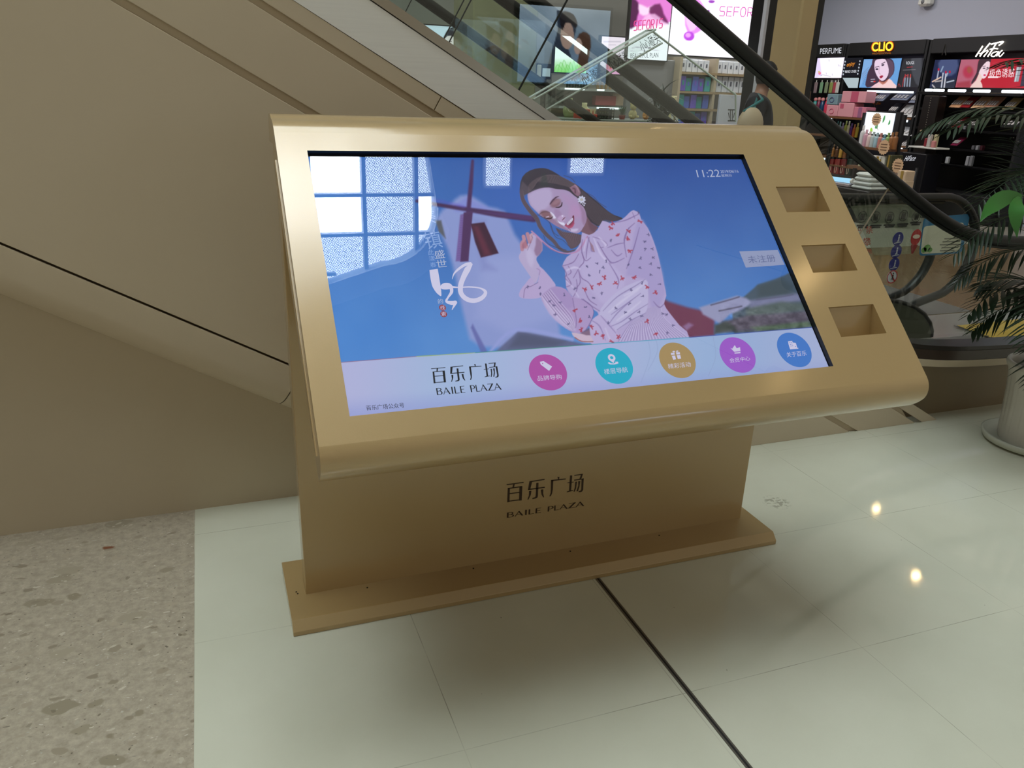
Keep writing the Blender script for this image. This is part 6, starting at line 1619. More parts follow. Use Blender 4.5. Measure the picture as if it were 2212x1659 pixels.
# --- red poster unit
hf, h0y, h1y = fixture('black wall unit with a white script sign and a long red poster', 2000, 2240, M('unit_back_black', (18, 18, 20), .5), um=150)
mb = MB()
cH = lambda P: [(1960 + x / 8.294, 80 + y / 8.294) for x, y in P]
for P, w in (([(1225, 350), (1300, 240), (1350, 160)], 32), ([(1290, 300), (1370, 270), (1440, 230)], 22), ([(1300, 345), (1390, 220), (1480, 110)], 32), ([(1370, 350), (1410, 300), (1450, 250)], 28), ([(1440, 350), (1520, 230), (1600, 100)], 30), ([(1500, 130), (1620, 100), (1720, 85), (1640, 150)], 32),
            ([(1480, 220), (1560, 205), (1620, 210)], 26), ([(1610, 260), (1540, 280), (1500, 330), (1560, 345), (1640, 260), (1600, 345)], 24), ([(1640, 310), (1690, 240), (1700, 250)], 22), ([(1700, 240), (1640, 300), (1660, 350), (1730, 280)], 22)):
    P = smooth_poly(cH(P), 4, False); mb.tube([W(q[0], q[1], SX - .05) for q in P], w / 8.294 * .0062 * .36, 6)
mb.build('sign_lettering', em('sign_white', (255, 244, 230), 3.2), hf)
mb = MB(); A = cH([(620, 325), (690, 325), (680, 130)]); mb.tube([W(*A[0], SX - .034), W(*A[2], SX - .034), W(*A[1], SX - .034)], .006, 4); mb.build('line_ornament', M('ornament_grey', (52, 48, 44), .5), hf)
def art_sticks(X, Y, a, b):
    p = Paint(X, Y, (24, 34, 72)); cc = lambda P: [(1960 + x / 8.294, 80 + y / 8.294) for x, y in P]
    p.poly(cc([(600, 400), (900, 400), (870, 640), (700, 700), (560, 560)]), (76, 88, 130), 3, .9, 2); p.poly(cc([(470, 760), (880, 740), (860, 940), (440, 940)]), (40, 44, 60), 4, .9)
    for P, c in (([(530, 760), (560, 600)], (170, 176, 196)), ([(610, 900), (640, 650)], (196, 200, 214)), ([(660, 900), (690, 660)], (206, 206, 216)), ([(700, 700), (720, 650)], (160, 170, 190)), ([(600, 620), (640, 530)], (140, 160, 190)), ([(450, 800), (600, 720)], (226, 190, 170)), ([(500, 800), (620, 780)], (180, 170, 170)), ([(710, 810), (830, 780)], (180, 190, 206)), ([(450, 860), (500, 920)], (190, 184, 186))): p.stroke(cc(P), 3, c, .7)
    for q in ((560, 580), (690, 630), (760, 625)): p.disc(*cc([q])[0], 2, 3, (190, 20, 60), .6)
    return p.im
xpic(hf, 2014, 129, 2068, 190, art_sticks, .95, SX - .034, 100, 110)
def art_red(X, Y, a, b):
    p = Paint(X, Y, (178, 30, 48)); cc = lambda P: [(1960 + x / 8.294, 80 + y / 8.294) for x, y in P]
    p.poly(cc([(900, 370), (1290, 370), (1220, 940), (840, 960)]), (172, 96, 116), 4, .95)
    p.poly(cc([(880, 820), (1120, 780), (1150, 960), (860, 960)]), (150, 46, 60), 4, .8)
    p.disc(*cc([(1090, 630)])[0], 11, 13, (170, 40, 66), 4, .8); p.disc(*cc([(1110, 590)])[0], 5, 7, (150, 80, 60), 2, .8)
    p.poly(cc([(1540, 470), (1830, 460), (1820, 560), (1520, 560)]), (196, 66, 86), 6, .6)
    p.poly(cc([(1310, 380), (1480, 370), (1490, 450), (1400, 540), (1290, 640), (1240, 740), (1160, 840), (1150, 800), (1240, 640), (1260, 500)]), (60, 40, 50), 1, 1, 2)
    p.poly(cc([(1420, 440), (1480, 450), (1470, 560), (1440, 660), (1400, 730), (1350, 745), (1300, 700), (1280, 640), (1330, 540)]), (232, 206, 216), .8, 1, 2)
    p.poly(cc([(1290, 640), (1340, 740), (1310, 790), (1340, 850), (1325, 950), (1120, 950), (1150, 860), (1230, 780)]), (228, 196, 190), 1, 1, 2)
    p.disc(*cc([(1375, 560)])[0], 2.8, 1.3, (60, 50, 70), .6); p.disc(*cc([(1437, 550)])[0], 2, 1.2, (60, 50, 70), .6); p.stroke(cc([(1350, 530), (1400, 520)]), .9, (70, 50, 60), .5)
    p.disc(*cc([(1385, 682)])[0], 2.6, 1.6, (200, 30, 80), .6); p.stroke(cc([(1420, 560), (1410, 640)]), .8, (200, 160, 176), .6)
    p.poly(cc([(1960, 530), (2050, 530), (1990, 800), (1910, 800)]), (150, 156, 164), .8); p.stroke(cc([(1985, 540), (1930, 795)]), 1.4, (226, 230, 234), .7); p.poly(cc([(1980, 460), (2050, 450), (2045, 530), (1965, 530)]), (90, 30, 44), 1, 1, 2)
    p.poly(cc([(2080, 560), (2200, 560), (2200, 880), (2020, 880)]), (60, 56, 72), 1)
    return p.im
xpic(hf, 2070, 127, 2236, 190, art_red, 1.1, SX - .034, 220, 110)
mb = MB(); xlet(mb, '极色诱惑', (2136, 168), (2190, 167), (2138, 149), SX - .038, 0, .02); A = W(2134, 168.6, SX - .038); B = W(2156, 168.6, SX - .038); mb.add([A, B, B + [0, 0, .022], A + [0, 0, .022]], [(0, 1, 2, 3)]); mb.build('slogan_lettering', em('slogan_pale', (244, 214, 220), 1.0), hf)
for a_, b_ in ((2008, 2024), (2025, 2049), (2058, 2096), (2113, 2149), (2175, 2236)): xbox('light_tube', em('tube_white_4', (232, 244, 255), 4.2), hf, xy_(b_, 197), xy_(a_, 197), 1.655, 1.69, SX - .10, .03, .008)
xbox('tube_ledge', blackp, hf, h1y + .05, h0y - .05, 1.615, 1.652, SX - .12, .5)

# --- shelves; each level gets its goods
zp = [xz_(1790, v, SX - .02) for v in (250, 292, 338, 380)]
for z in zp: shelf(pf, p0y, p1y, z)
shine(pf, p0y - .06, p1y + .06, zp[0] - .032); shine(pf, p0y - .06, p1y + .06, zp[2] - .032, s=1.6)
zc_ = [xz_(1920, v, SX - .02) for v in (252, 312, 372)]
for z in zc_: shelf(cl, c0y, c1y, z)
shine(cl, c0y - .08, c1y + .1, zc_[0] - .032); shine(cl, c0y - .08, c1y + .1, zc_[1] - .032); shine(cl, c0y - .6, c1y + .1, 1.655, s=2.2)
zh = [xz_(2080, v, SX - .02) for v in (236, 280, 322, 358)]
for z in zh: shelf(hf, h0y, h1y, z, blackp)
GX = SX - .0
def gbox(u0, v0, u1, v1, mat, label, group=None, x=SX - .01, d=.2, z=None, name='gift_box', cat='box', deco=None, lmat=None):
    um = (u0 + u1) / 2; y0, y1 = xy_(u0, v1, x), xy_(u1, v1, x); z0 = z if z is not None else xz_(um, v1, x); z1 = xz_(um, v0, x)
    t = thing(name, label, cat, (x + d / 2, (y0 + y1) / 2, z0), group)
    mb = MB(); mb.bbox(x, x + d, y1, y0, z0 + .001, z1, min(.008, (y0 - y1) / 6)); mb.build('carton', mat, t)
    w, h = y0 - y1, z1 - z0
    if deco == 'ring':
        mb = MB(); mb.tube([(x - .003, (y0 + y1) / 2 + w * .2 * math.cos(a_), z0 + h * .45 + h * .22 * math.sin(a_)) for a_ in np.linspace(0, 2 * PI, 13)], .006, 4); mb.build('print', lmat or lm, t)
    elif deco == 'tag':
        mb = MB(); mb.box(x - .003, x, y0 - w * .35, y0 - w * .12, z0 + h * .6, z0 + h * .92); mb.build('print', lmat or lm, t)
    elif deco == 'band':
        mb = MB(); mb.box(x - .003, x, y1 + w * .3, y1 + w * .6, z0 + .004, z1 - .004); mb.build('print', lmat or lm, t)
    return t
pink, pink2, bluegrey, rose = M('carton_pink', (214, 150, 160), .5), M('carton_rose', (200, 120, 140), .5), M('carton_bluegrey', (120, 146, 156), .5), M('carton_deep_pink', (186, 84, 110), .5)
z_ = zp[0]; XP = SX - .27
mb = MB(); mb.bbox(SX - .30, SX - .03, xy_(1871, 250, XP), xy_(1781, 250, XP), z_ - .03, z_, .003); mb.build('wide_shelf', wood, pf)
gbox(1783, 227, 1807, 249, pink, 'pink gift carton with a ring print at the left of the perfume shelf', None, x=XP, z=z_, deco='ring', lmat=rose)
gbox(1808, 222, 1841, 249, pink, 'pink gift carton printed with a big grey leaf between two others', None, x=XP, z=z_, deco='tag', lmat=rose)
gbox(1842, 231, 1868, 249, pink2, 'small rose carton at the right end of the pink gift boxes', None, x=XP, z=z_, deco='band', lmat=M('lilac_print', (150, 96, 130), .5))
z2_ = xz_(1800, 226.5, XP)
gbox(1784, 203, 1807, 226, bluegrey, 'blue grey gift carton lying on the ring printed pink one', None, x=XP, z=z2_, deco='ring', lmat=M('print_navy', (60, 60, 110), .5))
z2_ = xz_(1840, 221.5, XP)
gbox(1816, 197, 1868, 221, pink, 'wide pink gift carton with deep pink band on top of the stack', None, x=XP, z=z2_, deco='band', lmat=rose)
def pod(u, v0, mat, label, i):
    y = xy_(u, 248, SX); z0 = zp[0]; h = xz_(u, v0, SX) - z0
    t = thing('lotion_bottle', label, 'bottle', (SX + .02, y, z0))
    mb = MB(); mb.lathe(SX + .02, y, [(.032, z0 + .001), (.04, z0 + h * .2), (.044, z0 + h * .5), (.03, z0 + h * .75), (.018, z0 + h * .8)], 12); mb.build('body', mat, t, True)
    mb = MB(); mb.ellipsoid((SX + .02, y, z0 + h * .88), (.03, .034, h * .12), 10, 6); mb.build('cap', M('cap_peach', (216, 140, 140), .5), t, 'all')
pod(1755, 210, M('lotion_teal', (50, 140, 136), .35), 'teal lotion bottle leftmost on the top perfume shelf', 0); pod(1763, 209, M('lotion_maroon', (110, 24, 56), .35), 'maroon lotion bottle on the top perfume shelf', 1); pod(1771, 210, M('lotion_navy', (20, 62, 96), .35), 'navy lotion bottle between the maroon and coral ones', 2); pod(1781, 208, M('lotion_coral', (206, 60, 86), .35), 'coral lotion bottle beside the pink gift cartons', 3)
# hanging sachets under the perfume picture
hk = 0
for k, (u, c, nm) in enumerate(((1762, (136, 116, 120), 'mauve'), (1774, (120, 160, 126), 'mint green'), (1785, (126, 140, 110), 'moss green'), (1795, (140, 150, 84), 'olive green'), (1803, (170, 70, 80), 'red'), (1809, (196, 196, 190), 'white'))):
    y = xy_(u, 190, SX - .05); zt_, zb_ = xz_(u, 175, SX - .05), xz_(u, 201, SX - .05)
    t = thing('hanging_sachet', '%s sachet hanging from the rail under the lit perfume picture' % nm, 'sachet', (SX - .05, y, zb_), None)
    mb = MB(); mb.bbox(SX - .06, SX - .045, y - .036, y + .036, zb_, zt_ - .02, .005); mb.build('packet', M('sachet_%d' % k, c, .4), t)
    mb = MB(); mb.box(SX - .055, SX - .05, y - .008, y + .008, zt_ - .02, zt_ + .012); mb.build('loop', paper, t)
xbox('hanging_rail', blackp, pf, p1y + .05, p0y - .05, xz_(1785, 173, SX - .06), xz_(1785, 170, SX - .06), SX - .06, .02)
# bottle rows: (level z, first u, last u, count, colour, height px, name)
def row(z, us, cols, h, r, where, shop_x=SX + .02):
    for k, (u, c) in enumerate(zip(us, cols)):
        nm = c[0]; y = xy_(u, 285, shop_x)
        bottle(shop_x, y, z, h * c[2], r, M('bottle_%s' % nm.replace(' ', '_'), c[1], .3), '%s bottle %s' % (nm, where), None, M('cap_%s' % nm.replace(' ', '_'), tuple(min(255, int(q * .7 + 60)) for q in c[1]), .4))
CB = [('pale pink', (216, 170, 170), 1.0), ('clear rose', (200, 150, 156), 1.1), ('dark green', (26, 60, 44), .95), ('turquoise', (80, 170, 160), 1.05), ('mint', (150, 200, 186), 1.0), ('lilac', (180, 160, 200), .95), ('lime', (190, 200, 90), 1.1), ('cream', (226, 218, 180), 1.1), ('violet', (96, 50, 140), .95), ('orange', (206, 110, 50), .9), ('golden yellow', (206, 180, 70), 1.0)]
row(zp[1], [1787 + k * 6.4 for k in range(11)], CB, .22, .026, 'in the row on the second perfume shelf')
CB2 = [('amber', (150, 96, 40), 1), ('brown', (90, 54, 30), .9), ('honey', (186, 140, 60), 1), ('dark amber', (120, 70, 30), .9), ('black', (24, 24, 24), 1)]
row(zp[2], [1806 + k * 9 for k in range(5)], CB2, .2, .03, 'on the third perfume shelf beside the handrail')
for k, (u, c, nm) in enumerate(((1790, (120, 26, 26), 'dark red pouch'), (1803, (136, 34, 30), 'brick red pouch'), (1816, (110, 22, 24), 'wine red pouch'), (1829, (26, 44, 36), 'dark green pouch'))):
    t = gbox(u - 5, 343, u + 5, 378, M('pouch_%d' % k, c, .5), '%s with a white ring print on the lowest perfume shelf' % nm, None, z=zp[3], d=.08, name='pouch', cat='pouch', deco='ring', lmat=M('print_cream', (196, 170, 150), .5))
# make-up unit: slanted tester panels
def tester(u0, v0, u1, v1, mat, label, x=SX - .02, strip=True, name='makeup_tester'):
    um = (u0 + u1) / 2; y0, y1 = xy_(u0, v1, x), xy_(u1, v1, x); z0, z1 = xz_(um, v1, x), xz_(um, v0, x)
    t = thing(name, label, 'display', (x, (y0 + y1) / 2, z0))
    mb = MB(); mb.prism([(x, y0, z0), (x, y1, z0), (x + .16, y1, z1), (x + .16, y0, z1)], (.02, 0, 0)); mb.build('panel', mat, t)
    if strip:
        mb = MB()
        for k in range(4):
            yy = y1 + (y0 - y1) * (.14 + .22 * k); a_ = .25
            mb.prism([(x - .006 + .16 * a_, yy, z0 + (z1 - z0) * a_), (x - .006 + .16 * a_, yy + (y0 - y1) * .12, z0 + (z1 - z0) * a_), (x - .006 + .16 * .6, yy + (y0 - y1) * .12, z0 + (z1 - z0) * .6), (x - .006 + .16 * .6, yy, z0 + (z1 - z0) * .6)], (-.012, 0, .006))
        mb.build('tester_row', M('tester_light', (196, 190, 190), .35), t)
    return t
tg = M('panel_slate', (112, 116, 134), .3); tw = M('panel_white', (206, 206, 206), .4)
tester(1884, 198, 1906, 218, tg, 'slate grey tester panel in the upper left of the make-up unit'); tester(1922, 198, 1958, 216, tg, 'slate grey tester panel in the upper middle of the make-up unit'); tester(1962, 198, 1980, 222, tg, 'narrow slate tester panel at the right end of the make-up unit')
tester(1936, 226, 1975, 252, tw, 'white tester panel with dark swatches beneath the slate ones'); tester(1914, 222, 1931, 245, M('panel_dark', (44, 46, 54), .3), 'dark tester panel left of the white one in the make-up unit')
tester(1930, 274, 1970, 292, tw, 'white tester panel on the middle shelf of the make-up unit'); tester(1940, 300, 1962, 318, tw, 'small white tester panel low in the make-up unit')
# red poster unit palettes
for (u0, v0, u1, v1, c, lab) in ((2049, 207, 2072, 232, (214, 160, 120), 'peach palette leftmost on the top shelf under the red poster'), (2073, 208, 2092, 232, (150, 30, 36), 'deep red palette on the top shelf under the red poster'),
        (2096, 208, 2122, 234, (222, 180, 140), 'wide cream palette on the top shelf under the red poster'), (2124, 208, 2148, 234, (206, 150, 124), 'rosy palette with brushes on the top shelf under the red poster'), (2164, 210, 2186, 236, (206, 180, 130), 'sand coloured palette far right on the top shelf'),
        (2036, 252, 2050, 274, (30, 24, 28), 'black palette leftmost on the second shelf under the red poster'), (2055, 252, 2072, 275, (130, 30, 44), 'wine red palette on the second black shelf'), (2084, 254, 2104, 276, (34, 32, 30), 'black palette with silver compacts on the second black shelf'),
        (2052, 296, 2066, 314, (130, 34, 70), 'small magenta palette on the third black shelf'), (2160, 252, 2196, 276, (28, 30, 30), 'dark palette far right on the second black shelf')):
    tester(u0, v0, u1, v1, M('palette_%d_%d' % (u0, v0), c, .35), lab, SX - .04, True, 'palette')
for k, u in enumerate((2042, 2086, 2094)): gbox(u - 3, 338 - k, u + 3, 356, M('stick_%d' % k, ((196, 196, 200), (150, 150, 156), (120, 120, 124))[k], .4), '%s upright carton on the lowest black shelf' % ('slim white', 'light grey', 'mid grey')[k], None, z=zh[3], d=.05)
# black column with a row of light dots and a bow, between the two units
t = thing('dotted_pillar', 'black pillar with a dotted line and a small bow between make-up units', 'pillar', (SX - .35, xy_(2008, 240, SX - .3), 0))
ya, yb = xy_(1985, 260, SX - .3), xy_(2018, 260, SX - .3)
mb = MB(); mb.bbox(SX - .3, SX - .14, yb, ya, .37, 1.60, .01); mb.build('shaft', M('pillar_brown_black', (22, 17, 15), .35), t)
mb = MB(); mb.bbox(SX - .3, SX - .14, yb - .02, ya + .02, 0, .37, .01); mb.build('plinth', blackm, t)
mb = MB()
for k in range(15): c = W(2011 - k * 1.0, 212 + k * 5.2, SX - .302); mb.ellipsoid((c[0], c[1], c[2]), (.003, .006, .007), 8, 6)
mb.build('dotted_line', M('dot_grey', (120, 116, 104), .5), t)
c = W(1996, 283, SX - .302); mb = MB(); mb.ellipsoid((c[0], c[1] + .04, c[2]), (.004, .035, .016), 10, 6); mb.ellipsoid((c[0], c[1] - .04, c[2]), (.004, .035, .016), 10, 6); mb.build('bow', M('bow_cream', (150, 136, 106), .5), t)
# black tester stand with the script name, white tray with small goods
xs_ = 8.9
t = thing('tester_stand', 'black tester stand with white script lettering below the bow pillar', 'display stand', (xs_, xy_(1965, 345, xs_), 0))
mb = MB(); mb.bbox(xs_, xs_ + .3, xy_(2000, 345, xs_), xy_(1945, 345, xs_), 0, xz_(1970, 330, xs_), .01); mb.build('cabinet', M('stand_black', (18, 18, 24), .35), t)
mb = MB(); xlet(mb, 'HiFace', (1952, 348), (1975, 347), (1955, 337), xs_ - .004, 0, 0, .15); mb.build('script_lettering', MC['letter_white'], t)
mb = MB(); mb.box(xs_ - .03, xs_ - .001, xy_(1981, 380, xs_), xy_(1978, 380, xs_), 0.02, xz_(1980, 362, xs_)); mb.build('chrome_strip', M('chrome', (190, 192, 196), .2, .9), t)
xt = 8.9; y0, y1 = xy_(1962, 316, xt), xy_(2022, 318, xt); zt2 = xz_(1990, 317, xt)
t = thing('white_tray', 'white tray with small cartons beside the dotted pillar', 'tray', (xt, y0, zt2))
mb = MB(); mb.bbox(xt, xt + .25, y1, y0, zt2 - .02, zt2, .003); mb.build('board', paper, t)
mb = MB(); mb.box(xt + .1, xt + .14, (y0 + y1) / 2 - .02, (y0 + y1) / 2 + .02, xz_(1970, 330, xs_), zt2 - .021); mb.build('foot', blackm, t)
for k, (u, v, c, nm) in enumerate(((2003, 290, (196, 190, 186), 'white'), (1997, 298, (130, 40, 50), 'red striped'), (2013, 304, (200, 130, 130), 'pink'), (2016, 290, (190, 180, 140), 'cream'))):
    gbox(u - 3.5, v, u + 3.5, 316, M('tray_carton_%d' % k, c, .5), '%s small carton standing on the white tray' % nm, None, x=xt + .03 + .05 * (k % 2), d=.05, z=zt2)
# freestanding rack with the white leaf light box
xr = 8.3
for k in range(9):
    u = 2046 + k * 9; v = 278 if k < 6 else 320
    if v == 278: gbox(u - 2.6, 272, u + 2.6, 279, M('compact_%d' % (k % 3), ((90, 90, 96), (140, 140, 146), (60, 24, 34))[k % 3], .3), 'small square compact in the row at the front of the second black shelf', 'compacts on the second black shelf', z=zh[1], d=.06, x=SX - .016, name='compact', cat='compact')
    else: gbox(u - 2.6, 314, u + 2.6, 321, M('compact_%d' % (k % 3), (90, 90, 96), .3), 'small square compact standing at the front of the third black shelf', 'compacts on the third black shelf', z=zh[2], d=.06, x=SX - .016, name='compact', cat='compact')
pl0, pl1 = xy_(1957, 404, 7.95), xy_(1931, 404, 7.95)
mb = MB(); mb.bbox(xr - .37, xr - .2, pl0, pl1, 0, xz_(1890, 405, xr) - .001, .008); tag(mb.build('plinth', blackm, None), 'low black plinth under the twin beige and gold cartons', 'plinth')
t = thing('promo_rack', 'black promotion rack with white lit leaf picture before the make-up unit', 'display rack', (xr, xy_(1895, 300, xr), 0))
ya, yb = xy_(1850, 320, xr), xy_(1936, 320, xr); zb_ = xz_(1890, 318, xr)
for y in (ya, yb): mb = MB(); mb.box(xr + .02, xr + .06, y - .02, y + .02, 0, xz_(1858, 243, xr)); mb.build('post', blackm, t)
for z in (zb_, xz_(1890, 362, xr), xz_(1890, 405, xr)): mb = MB(); mb.box(xr - .12, xr + .2, yb, ya, z - .03, z); mb.build('shelf', wood, t)
mb = MB(); mb.box(xr + .05, xr + .1, xy_(1935, 270, xr), xy_(1862, 270, xr), zb_ + .01, xz_(1898, 240, xr)); mb.build('light_box', blackm, t)
def art_leaf(X, Y, a, b):
    p = Paint(X, Y, (246, 250, 252))
    p.im = p.im - (np.clip(np.abs(a - .5) * 2 - .8, 0, 1) * 120)[..., None] * np.array([1, .9, .3])
    cc = lambda P: [(1700 + x / 3.949, y / 3.949) for x, y in P]
    for P in ([(815, 1050), (820, 1010), (838, 980), (835, 1020)], [(862, 1065), (868, 1040), (880, 1020), (880, 1055)], [(750, 1095), (755, 1070), (775, 1065), (772, 1095)], [(712, 1135), (710, 1100), (725, 1090), (730, 1120)]): p.poly(cc(P), (60, 130, 70), .7, .95, 2)
    p.poly(cc([(712, 1135), (710, 1100), (725, 1090), (730, 1120)]), (150, 196, 60), .7, .9, 2)
    return p.im
xpic(t, 1867, 243, 1931, 290, art_leaf, 1.3, xr + .046, 90, 70)
CB3 = [('white tall', (206, 206, 206), 1.35), ('rose capped', (196, 150, 166), 1.1), ('pale pink round', (214, 190, 186), 1.0), ('pale grey', (176, 186, 186), 1.0), ('ice blue', (150, 180, 190), .95), ('red capped', (186, 120, 110), .95), ('cool blue', (110, 150, 170), .9), ('leaf green', (130, 160, 90), 1.0), ('tan', (150, 100, 60), 1.05), ('copper', (140, 90, 50), 1.1)]
for k, c in enumerate(CB3):
    u = 1859 + k * 8.1; y = xy_(u, 315, xr - .06)
    bottle(xr - .06, y, zb_, .2 * c[2], .033, M('promo_%d' % k, c[1], .35), '%s bottle in the row below the lit leaf picture' % c[0], None, M('promo_cap_%d' % k, tuple(min(255, q + 20) for q in c[1]), .4))
zl1, zl2 = xz_(1890, 362, xr), xz_(1890, 405, xr)
for (u0, v0, u1, v1, z, c, lab) in ((1852, 339, 1869, 361, zl1, (196, 190, 150), 'cream carton on the lower level of the promotion rack'), (1873, 336, 1908, 361, zl1, (220, 218, 206), 'open white carton with golden bottles on the promotion rack'), (1911, 334, 1922, 361, zl1, (70, 70, 40), 'olive box beside the open white carton'),
        (1893, 362, 1910, 404, zl2, (196, 170, 150), 'beige carton at the foot of the promotion rack'), (1912, 380, 1934, 404, zl2, (24, 44, 34), 'dark green carton at the foot of the promotion rack'), (1936, 368, 1955, 388, xz_(1945, 388, xr), (206, 180, 150), 'beige and gold carton on top of its twin'), (1934, 389, 1953, 404, zl2, (200, 176, 146), 'beige and gold carton under its twin')):
    gbox(u0, v0, u1, v1, M('low_%d' % u0, c, .5), lab, None, x=xr - (.12 if u0 < 1930 else .36), d=.2 if u0 < 1930 else .15, z=z, deco='band', lmat=M('gold_print', (160, 130, 60), .4))
for k in range(3):
    y = xy_(1880 + 9 * k, 360, xr - .13); bottle(xr - .135, y, zl1, .16, .022, M('golden_bottle', (176, 146, 60), .3, .3), 'small golden bottle before the open white carton', 'golden bottles before the white carton', paper)
# white towels / bags under the handrail
xw = 7.75; t = thing('folded_bags', 'stack of folded white bags with green leaves print under the handrail', 'bag', at(1855, 408, 'x', xw)); zz = xz_(1860, 410, xw)
mb = MB()
for k in range(4): rr_ = .012 * k; mb.bbox(xw, xw + .3, xy_(1880 - 2 * k, 405, xw), xy_(1836 + 2 * k, 405, xw), zz + .055 * k, zz + .055 * k + .05, .02)
mb.build('folds', M('bag_white', (206, 210, 206), .6), t)
mb = MB(); mb.bbox(xw - .05, xw + .4, xy_(1886, 405, xw), xy_(1790, 405, xw), 0, zz - .001, .01); tb = mb.build('low_table', M('low_table_dark', (40, 36, 34), .5), None); tag(tb, 'dark low table under the folded white bags', 'table')
t = gbox(1797, 395, 1832, 408, M('low_case_pink', (170, 156, 158), .5), 'pale pink carton left of the folded white bags', None, x=xw, d=.2, z=zz)
t2 = thing('lamp_tube', 'pale blue glowing tube lamp above the pink carton by the kiosk', 'lamp', at(1815, 388, 'x', xw)); mb = MB(); c0_, c1__ = W(1797, 386, xw + .05), W(1840, 391, xw + .05); mb.tube([c0_, c1__], .03, 10); mb.build('tube', em('tube_blue', (150, 200, 232), 1.3), t2, 'all'); mb = MB(); mb.tube([c1__, c1__ + [0, -.03, 0]], .034, 10); mb.tube([c0_, c0_ + [0, .03, 0]], .034, 10); mb.build('end_cap', paper, t2)
# star-shaped price cards
def star_card(u, v, r, x, label, tilt):
    c = W(u, v, x); t = thing('price_card', label, 'price card', c)
    P = []
    for k in range(32):
        a_ = 2 * PI * k / 32; q = r * (1 if k % 2 else .86); P.append((c[0], c[1] + q * math.cos(a_), c[2] + q * math.sin(a_)))
    mb = MB(); mb.prism(P, (.004, 0, 0)); mb.build('card', M('card_peach', (206, 168, 130), .6), t)
    mb = MB()
    for k in range(3): mb.box(c[0] - .002, c[0], c[1] - r * .55, c[1] + r * .55, c[2] + r * (.3 - .35 * k), c[2] + r * (.3 - .35 * k) + r * .1)
    mb.build('writing', M('card_ink', (96, 66, 44), .6), t)
    mb = MB(); mb.tube([c + [.004, 0, -r * .6], c + [.10, 0, -r * 2.2]], .004, 5); mb.build('stem', paper, t)
star_card(1893, 258, .085, xr - .02, 'scalloped beige price card over the lit leaf picture', 0); star_card(1909, 318, .10, xr - .16, 'large scalloped peach price card below the leaf picture', 0); star_card(1939, 358, .095, xr - .16, 'scalloped peach price card left of the black tester stand', 0); star_card(1908, 380, .09, xr - .16, 'lowest scalloped peach price card near the handrail', 0)
# flower in a vase, small dark goods before the make-up shelf
t = thing('dried_flowers', 'dried brown flowers in a dark vase right of the pink cartons', 'flowers', W(1882, 250, 8.9)); c = W(1884, 250, 8.9); mb = MB(); zf = zc_[0]
cx_, cy_, cz_ = 9.60, float(W(1887, 240, 9.60)[1]), zf
mb.lathe(cx_, cy_, [(.02, cz_ + .001), (.03, cz_ + .05), (.018, cz_ + .14), (.022, cz_ + .17)], 12); mb.build('vase', M('vase_dark', (44, 40, 44), .3), t, True)
mb = MB()
for k in range(9):
    a_ = k * .7; e_ = (cx_ + .05 * math.cos(a_), cy_ + .13 * math.cos(a_ * 1.7), cz_ + .24 + .06 * math.sin(a_ * 2.3)); mb.tube([(cx_, cy_, cz_ + .15), e_], .004, 5); mb.ellipsoid(e_, (.024, .026, .022), 8, 6)
mb.build('blossoms', M('dried_orange', (150, 96, 50), .8), t, 'all')
# security camera box high on the white wall
c = at(2002, 6, 'x', 9.9); t = thing('wall_detector', 'small white rounded box fixed high on the shop wall', 'detector', c); mb = MB(); mb.bbox(9.82, 9.949, c[1] - .11, c[1] + .11, c[2] - .05, c[2] + .08, .03); mb.build('casing', paper, t); mb = MB(); mb.ellipsoid((9.82, c[1], c[2] + .01), (.02, .03, .03)); mb.build('lens', M('lens_grey', (120, 120, 124), .3), t, 'all')
# small framed notice on the column
c = W(1744, 212, 9.3); t = thing('framed_notice', 'small framed notice on a short post beside the beige column', 'sign', c); mb = MB(); mb.bbox(9.3, 9.32, c[1] - .05, c[1] + .05, c[2] - .09, c[2] + .11, .004); mb.build('board', M('notice_brown', (120, 96, 76), .5), t); mb = MB(); mb.box(9.296, 9.3, c[1] - .03, c[1] + .03, c[2] - .06, c[2] + .08); mb.build('print', M('notice_dark', (60, 44, 40), .6), t); mb = MB(); mb.box(9.3, 9.33, c[1] - .015, c[1] + .015, 0, c[2] - .09); mb.build('post', blackm, t)

# ================================================================== THE POTTED PALM IN FRONT
PX, PY = 3.31, 0.235
t = thing('potted_palm', 'green palm in a white ribbed pot on a saucer at the right edge', 'plant', (PX, PY, 0))
saucer_m = M('saucer_glaze', (190, 192, 176), .25, noise=.05, nscale=8)
mb = MB(); mb.lathe(PX, PY, [(.185, 0.001), (.215, .012), (.225, .040), (.214, .043), (.200, .018), (.05, .016)], 56, caps=False); mb.lathe(PX, PY, [(.185, 0.001), (.0, .001)], 56, caps=False)
mb.build('saucer', saucer_m, t, 'all')
rr = random.Random(9); rings = []; nn = 120
prof = [(.150, .017), (.153, .03), (.157, .08), (.160, .16), (.164, .24), (.170, .31), (.178, .35), (.190, .37), (.194, .383), (.190, .395), (.180, .397), (.170, .385), (.165, .35), (.160, .32)]
wob = [rr.uniform(-1, 1) for _ in range(nn)]
for i, (r, z) in enumerate(prof):
    k = .0022 if 1 <= i <= 6 else 0
    rings.append([(PX + (r + k * wob[j]) * math.cos(2 * PI * j / nn), PY + (r + k * wob[j]) * math.sin(2 * PI * j / nn), z) for j in range(nn)])
mb = MB(); mb.loft(rings, False); mb.build('pot', M('pot_white_glaze', (206, 202, 192), .32, noise=.06, nscale=5, bump=.3), t, 'all')
mb = MB(); mb.lathe(PX, PY, [(.162, .33), (.10, .338), (.0, .342)], 40, caps=False)
